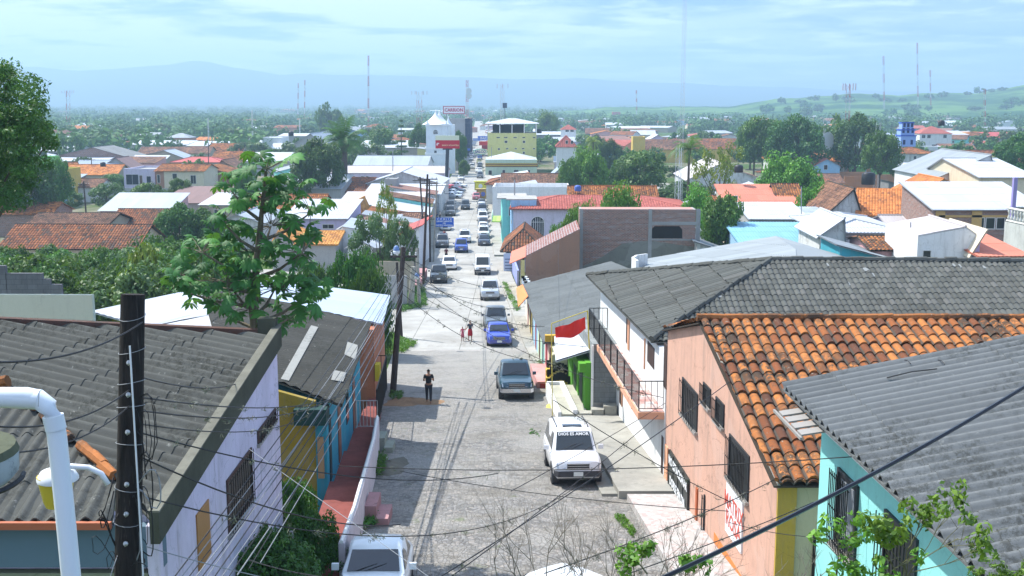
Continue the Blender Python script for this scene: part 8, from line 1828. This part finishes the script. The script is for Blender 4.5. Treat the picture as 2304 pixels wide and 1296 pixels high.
for a in [(829,125,900,1.2,'tall hair-thin mast left of the church'),(943,206,620,3.2,'red and white mast with crowded antennas left of the church spire',0,None,True,6),(1051,180,760,1.8,'slim mast with small dishes behind the store sign',2),(1130,190,520,1.9,'white pole mast beside the yellow block',0,None,False,4),(152,204,760,3.0,'red and white mast in the left woods',0,None,True,5),(671,187,1500,1.2,'left of two faint masts on the skyline'),(686,180,1500,1.2,'right of two faint masts on the skyline'),(1910,190,300,1.3,'red and white guyed mast between dark trees',0,None,True,5),(1988,126,1500,2.2,'faint mast on the hillside with dark band'),(2064,96,1500,1.8,'tallest faint mast on the hillside'),(2093,158,1500,1.6,'faint mast with red box on top of the hill',0,None,True,3),(1852,288,300,1.6,'lattice stand with two white dishes',2,None,False),(1978,275,262,1.3,'white lattice mast left of the blue tower',0,None,False),(2216,200,900,1.6,'faint mast on the slope at the right'),(1432,203,1500,1.6,'dark stub mast by the skyline trees'),(567,248,480,.6,'thin white pole in the left woods',0,None,False),(468,266,480,.5,'thin pole with globe in the left woods',0,None,False),(777,266,480,.5,'thin white pole right of the palm',0,None,False),(674,268,520,.5,'short pale pole in the left woods',0,None,False)]: mast(*a)
m = MB(); c = P(1136,236,520); m.box(c.x-1.0, c.x+1.0, 519, 521, c.z-1.4, c.z+.9); m.tube([V((c.x,520,c.z-1.3)), V((c.x,520,gz(520)))], .12, 6); one(m, 'sign_box', plain('dark_box', (.03,.04,.07), .6), 'dark square box beside the white pole mast', 'box')

# ================================================================== every repeat gets a label of its own, by the landmark it stands nearest to
LMK = [(988,310,'church tower'),(1007,320,'red bank billboard'),(1150,320,'pale yellow block'),(1150,380,'striped corner building'),(1300,300,'pair of red roofed houses'),(1500,325,'ochre chapel'),(1550,340,'tall royal palm'),(1820,345,'pale orange hall'),(2043,300,'blue tower'),(2105,305,'white multi-storey house'),(2230,370,'bright white roof at right'),(2020,440,'broad orange tile roof'),(1440,520,'tall brick building'),(1350,460,'pink tiled lavender house'),(1640,480,'glossy round tree'),(1910,260,'guyed red and white mast'),(2063,160,'faint tall mast'),(1536,240,'tall lattice mast'),(773,300,'date palm'),(700,345,'round mango tree'),(640,330,'pale metal barn'),(857,271,'white school block'),(943,240,'red mast by the spire'),(829,200,'hair-thin mast'),(1021,247,'CARRION sign'),(675,215,'two faint masts'),(567,270,'white pole in the woods'),(469,290,'pole with globe'),(152,235,'left red mast'),(350,322,'long white flat roof'),(200,342,'brick shed'),(210,382,'bright orange tile roof'),(60,400,'yellow building'),(410,395,'cream house'),(420,440,'purplish sheet roof'),(310,490,'ribbed reddish tile roof'),(150,530,'streaked brown tile roof'),(70,640,'block wall'),(320,600,'yellow-green bush'),(430,520,'second round dark tree'),(1595,250,'large pink roof'),(1387,255,'red cube house'),(1730,290,'grey two-storey block'),(1990,250,'plain grey horizon block'),(2216,220,'mast on the slope'),(1240,250,'pale green tree'),(2290,330,'trees at the right edge'),(1080,440,'yellow stall'),(1073,380,'car beside the church')]
def proj(o):
    w = o.location; y = w.y*CP-(w.z-CZ)*SP; return 1152+w.x/y*2500, 648-((w.y*SP+(w.z-CZ)*CP)/y)*2500
cnt = {}; obs = []
for o in bpy.data.objects:
    if o.parent is None and o.get('category') and o.get('group') and o.name.split('.')[0] not in ('cable','water_tank'): cnt[o.get('label')] = cnt.get(o.get('label'), 0)+1; obs.append(o)
for o in list(bpy.data.objects):
    if o.parent is None and o.name.startswith('shop_house'): obs.append(o); cnt[o['label']] = 2 if 'commercial' in o['label'] else cnt.get(o['label'], 0)
buck = {}
for o in obs:
    if cnt.get(o['label'], 0) < 2 and 'parked in a row' in o.get('group', ''): continue
    if o.name.startswith('parked_car') and cnt.get(o['label'], 0) < 2: continue
    if o.name.startswith('shop_house') and cnt.get(o['label'], 0) < 2: continue
    px, py = proj(o); l = o['label'].split(',')[0]
    for a, b in ((' in the near town',''),(' in the middle town',''),(' far out in town',''),(' near town roofs',''),(' beyond the church',''),(' out towards the plain',''),(' in the overgrown plot on the left',''),(' down the far left of the main street',''),(' down the far right of the main street',''),(' on the green right-hand hillside',' on the hill'),(' parked along the kerb','')): l = l.replace(a, b)
    if l.startswith('small house with ') and ' walls and ' in l: a, b = l[17:].split(' walls and ', 1); l = '%s house with %s' % (a, b)
    d, lx_, ly_, nm = min(((px-a)**2+(2.2*(py-b))**2, a, b, c) for a, b, c in LMK); dx, dy = px-lx_, py-ly_
    w = ('left of' if dx < 0 else 'right of') if abs(dx) > abs(dy)*1.2 else ('behind' if dy < 0 else 'in front of')
    buck.setdefault((l, w, nm), []).append((d, o.name, o))
ORD = ['nearest','second','third','fourth','fifth','sixth','seventh','eighth','ninth','tenth','eleventh','twelfth','thirteenth','fourteenth','fifteenth','sixteenth','seventeenth','eighteenth','nineteenth','twentieth']+['twenty-'+q for q in ('first','second','third','fourth','fifth','sixth','seventh','eighth','ninth')]+['thirtieth']+['thirty-'+q for q in ('first','second','third','fourth','fifth','sixth','seventh','eighth','ninth')]
for (l, w, nm), v in buck.items():
    v.sort()
    for i, (_, _, o) in enumerate(v): o['label'] = ('%s, %s %s the %s' % (l, ORD[min(i, 38)], w, nm)) if len(v) > 1 else '%s %s the %s' % (l, w, nm)
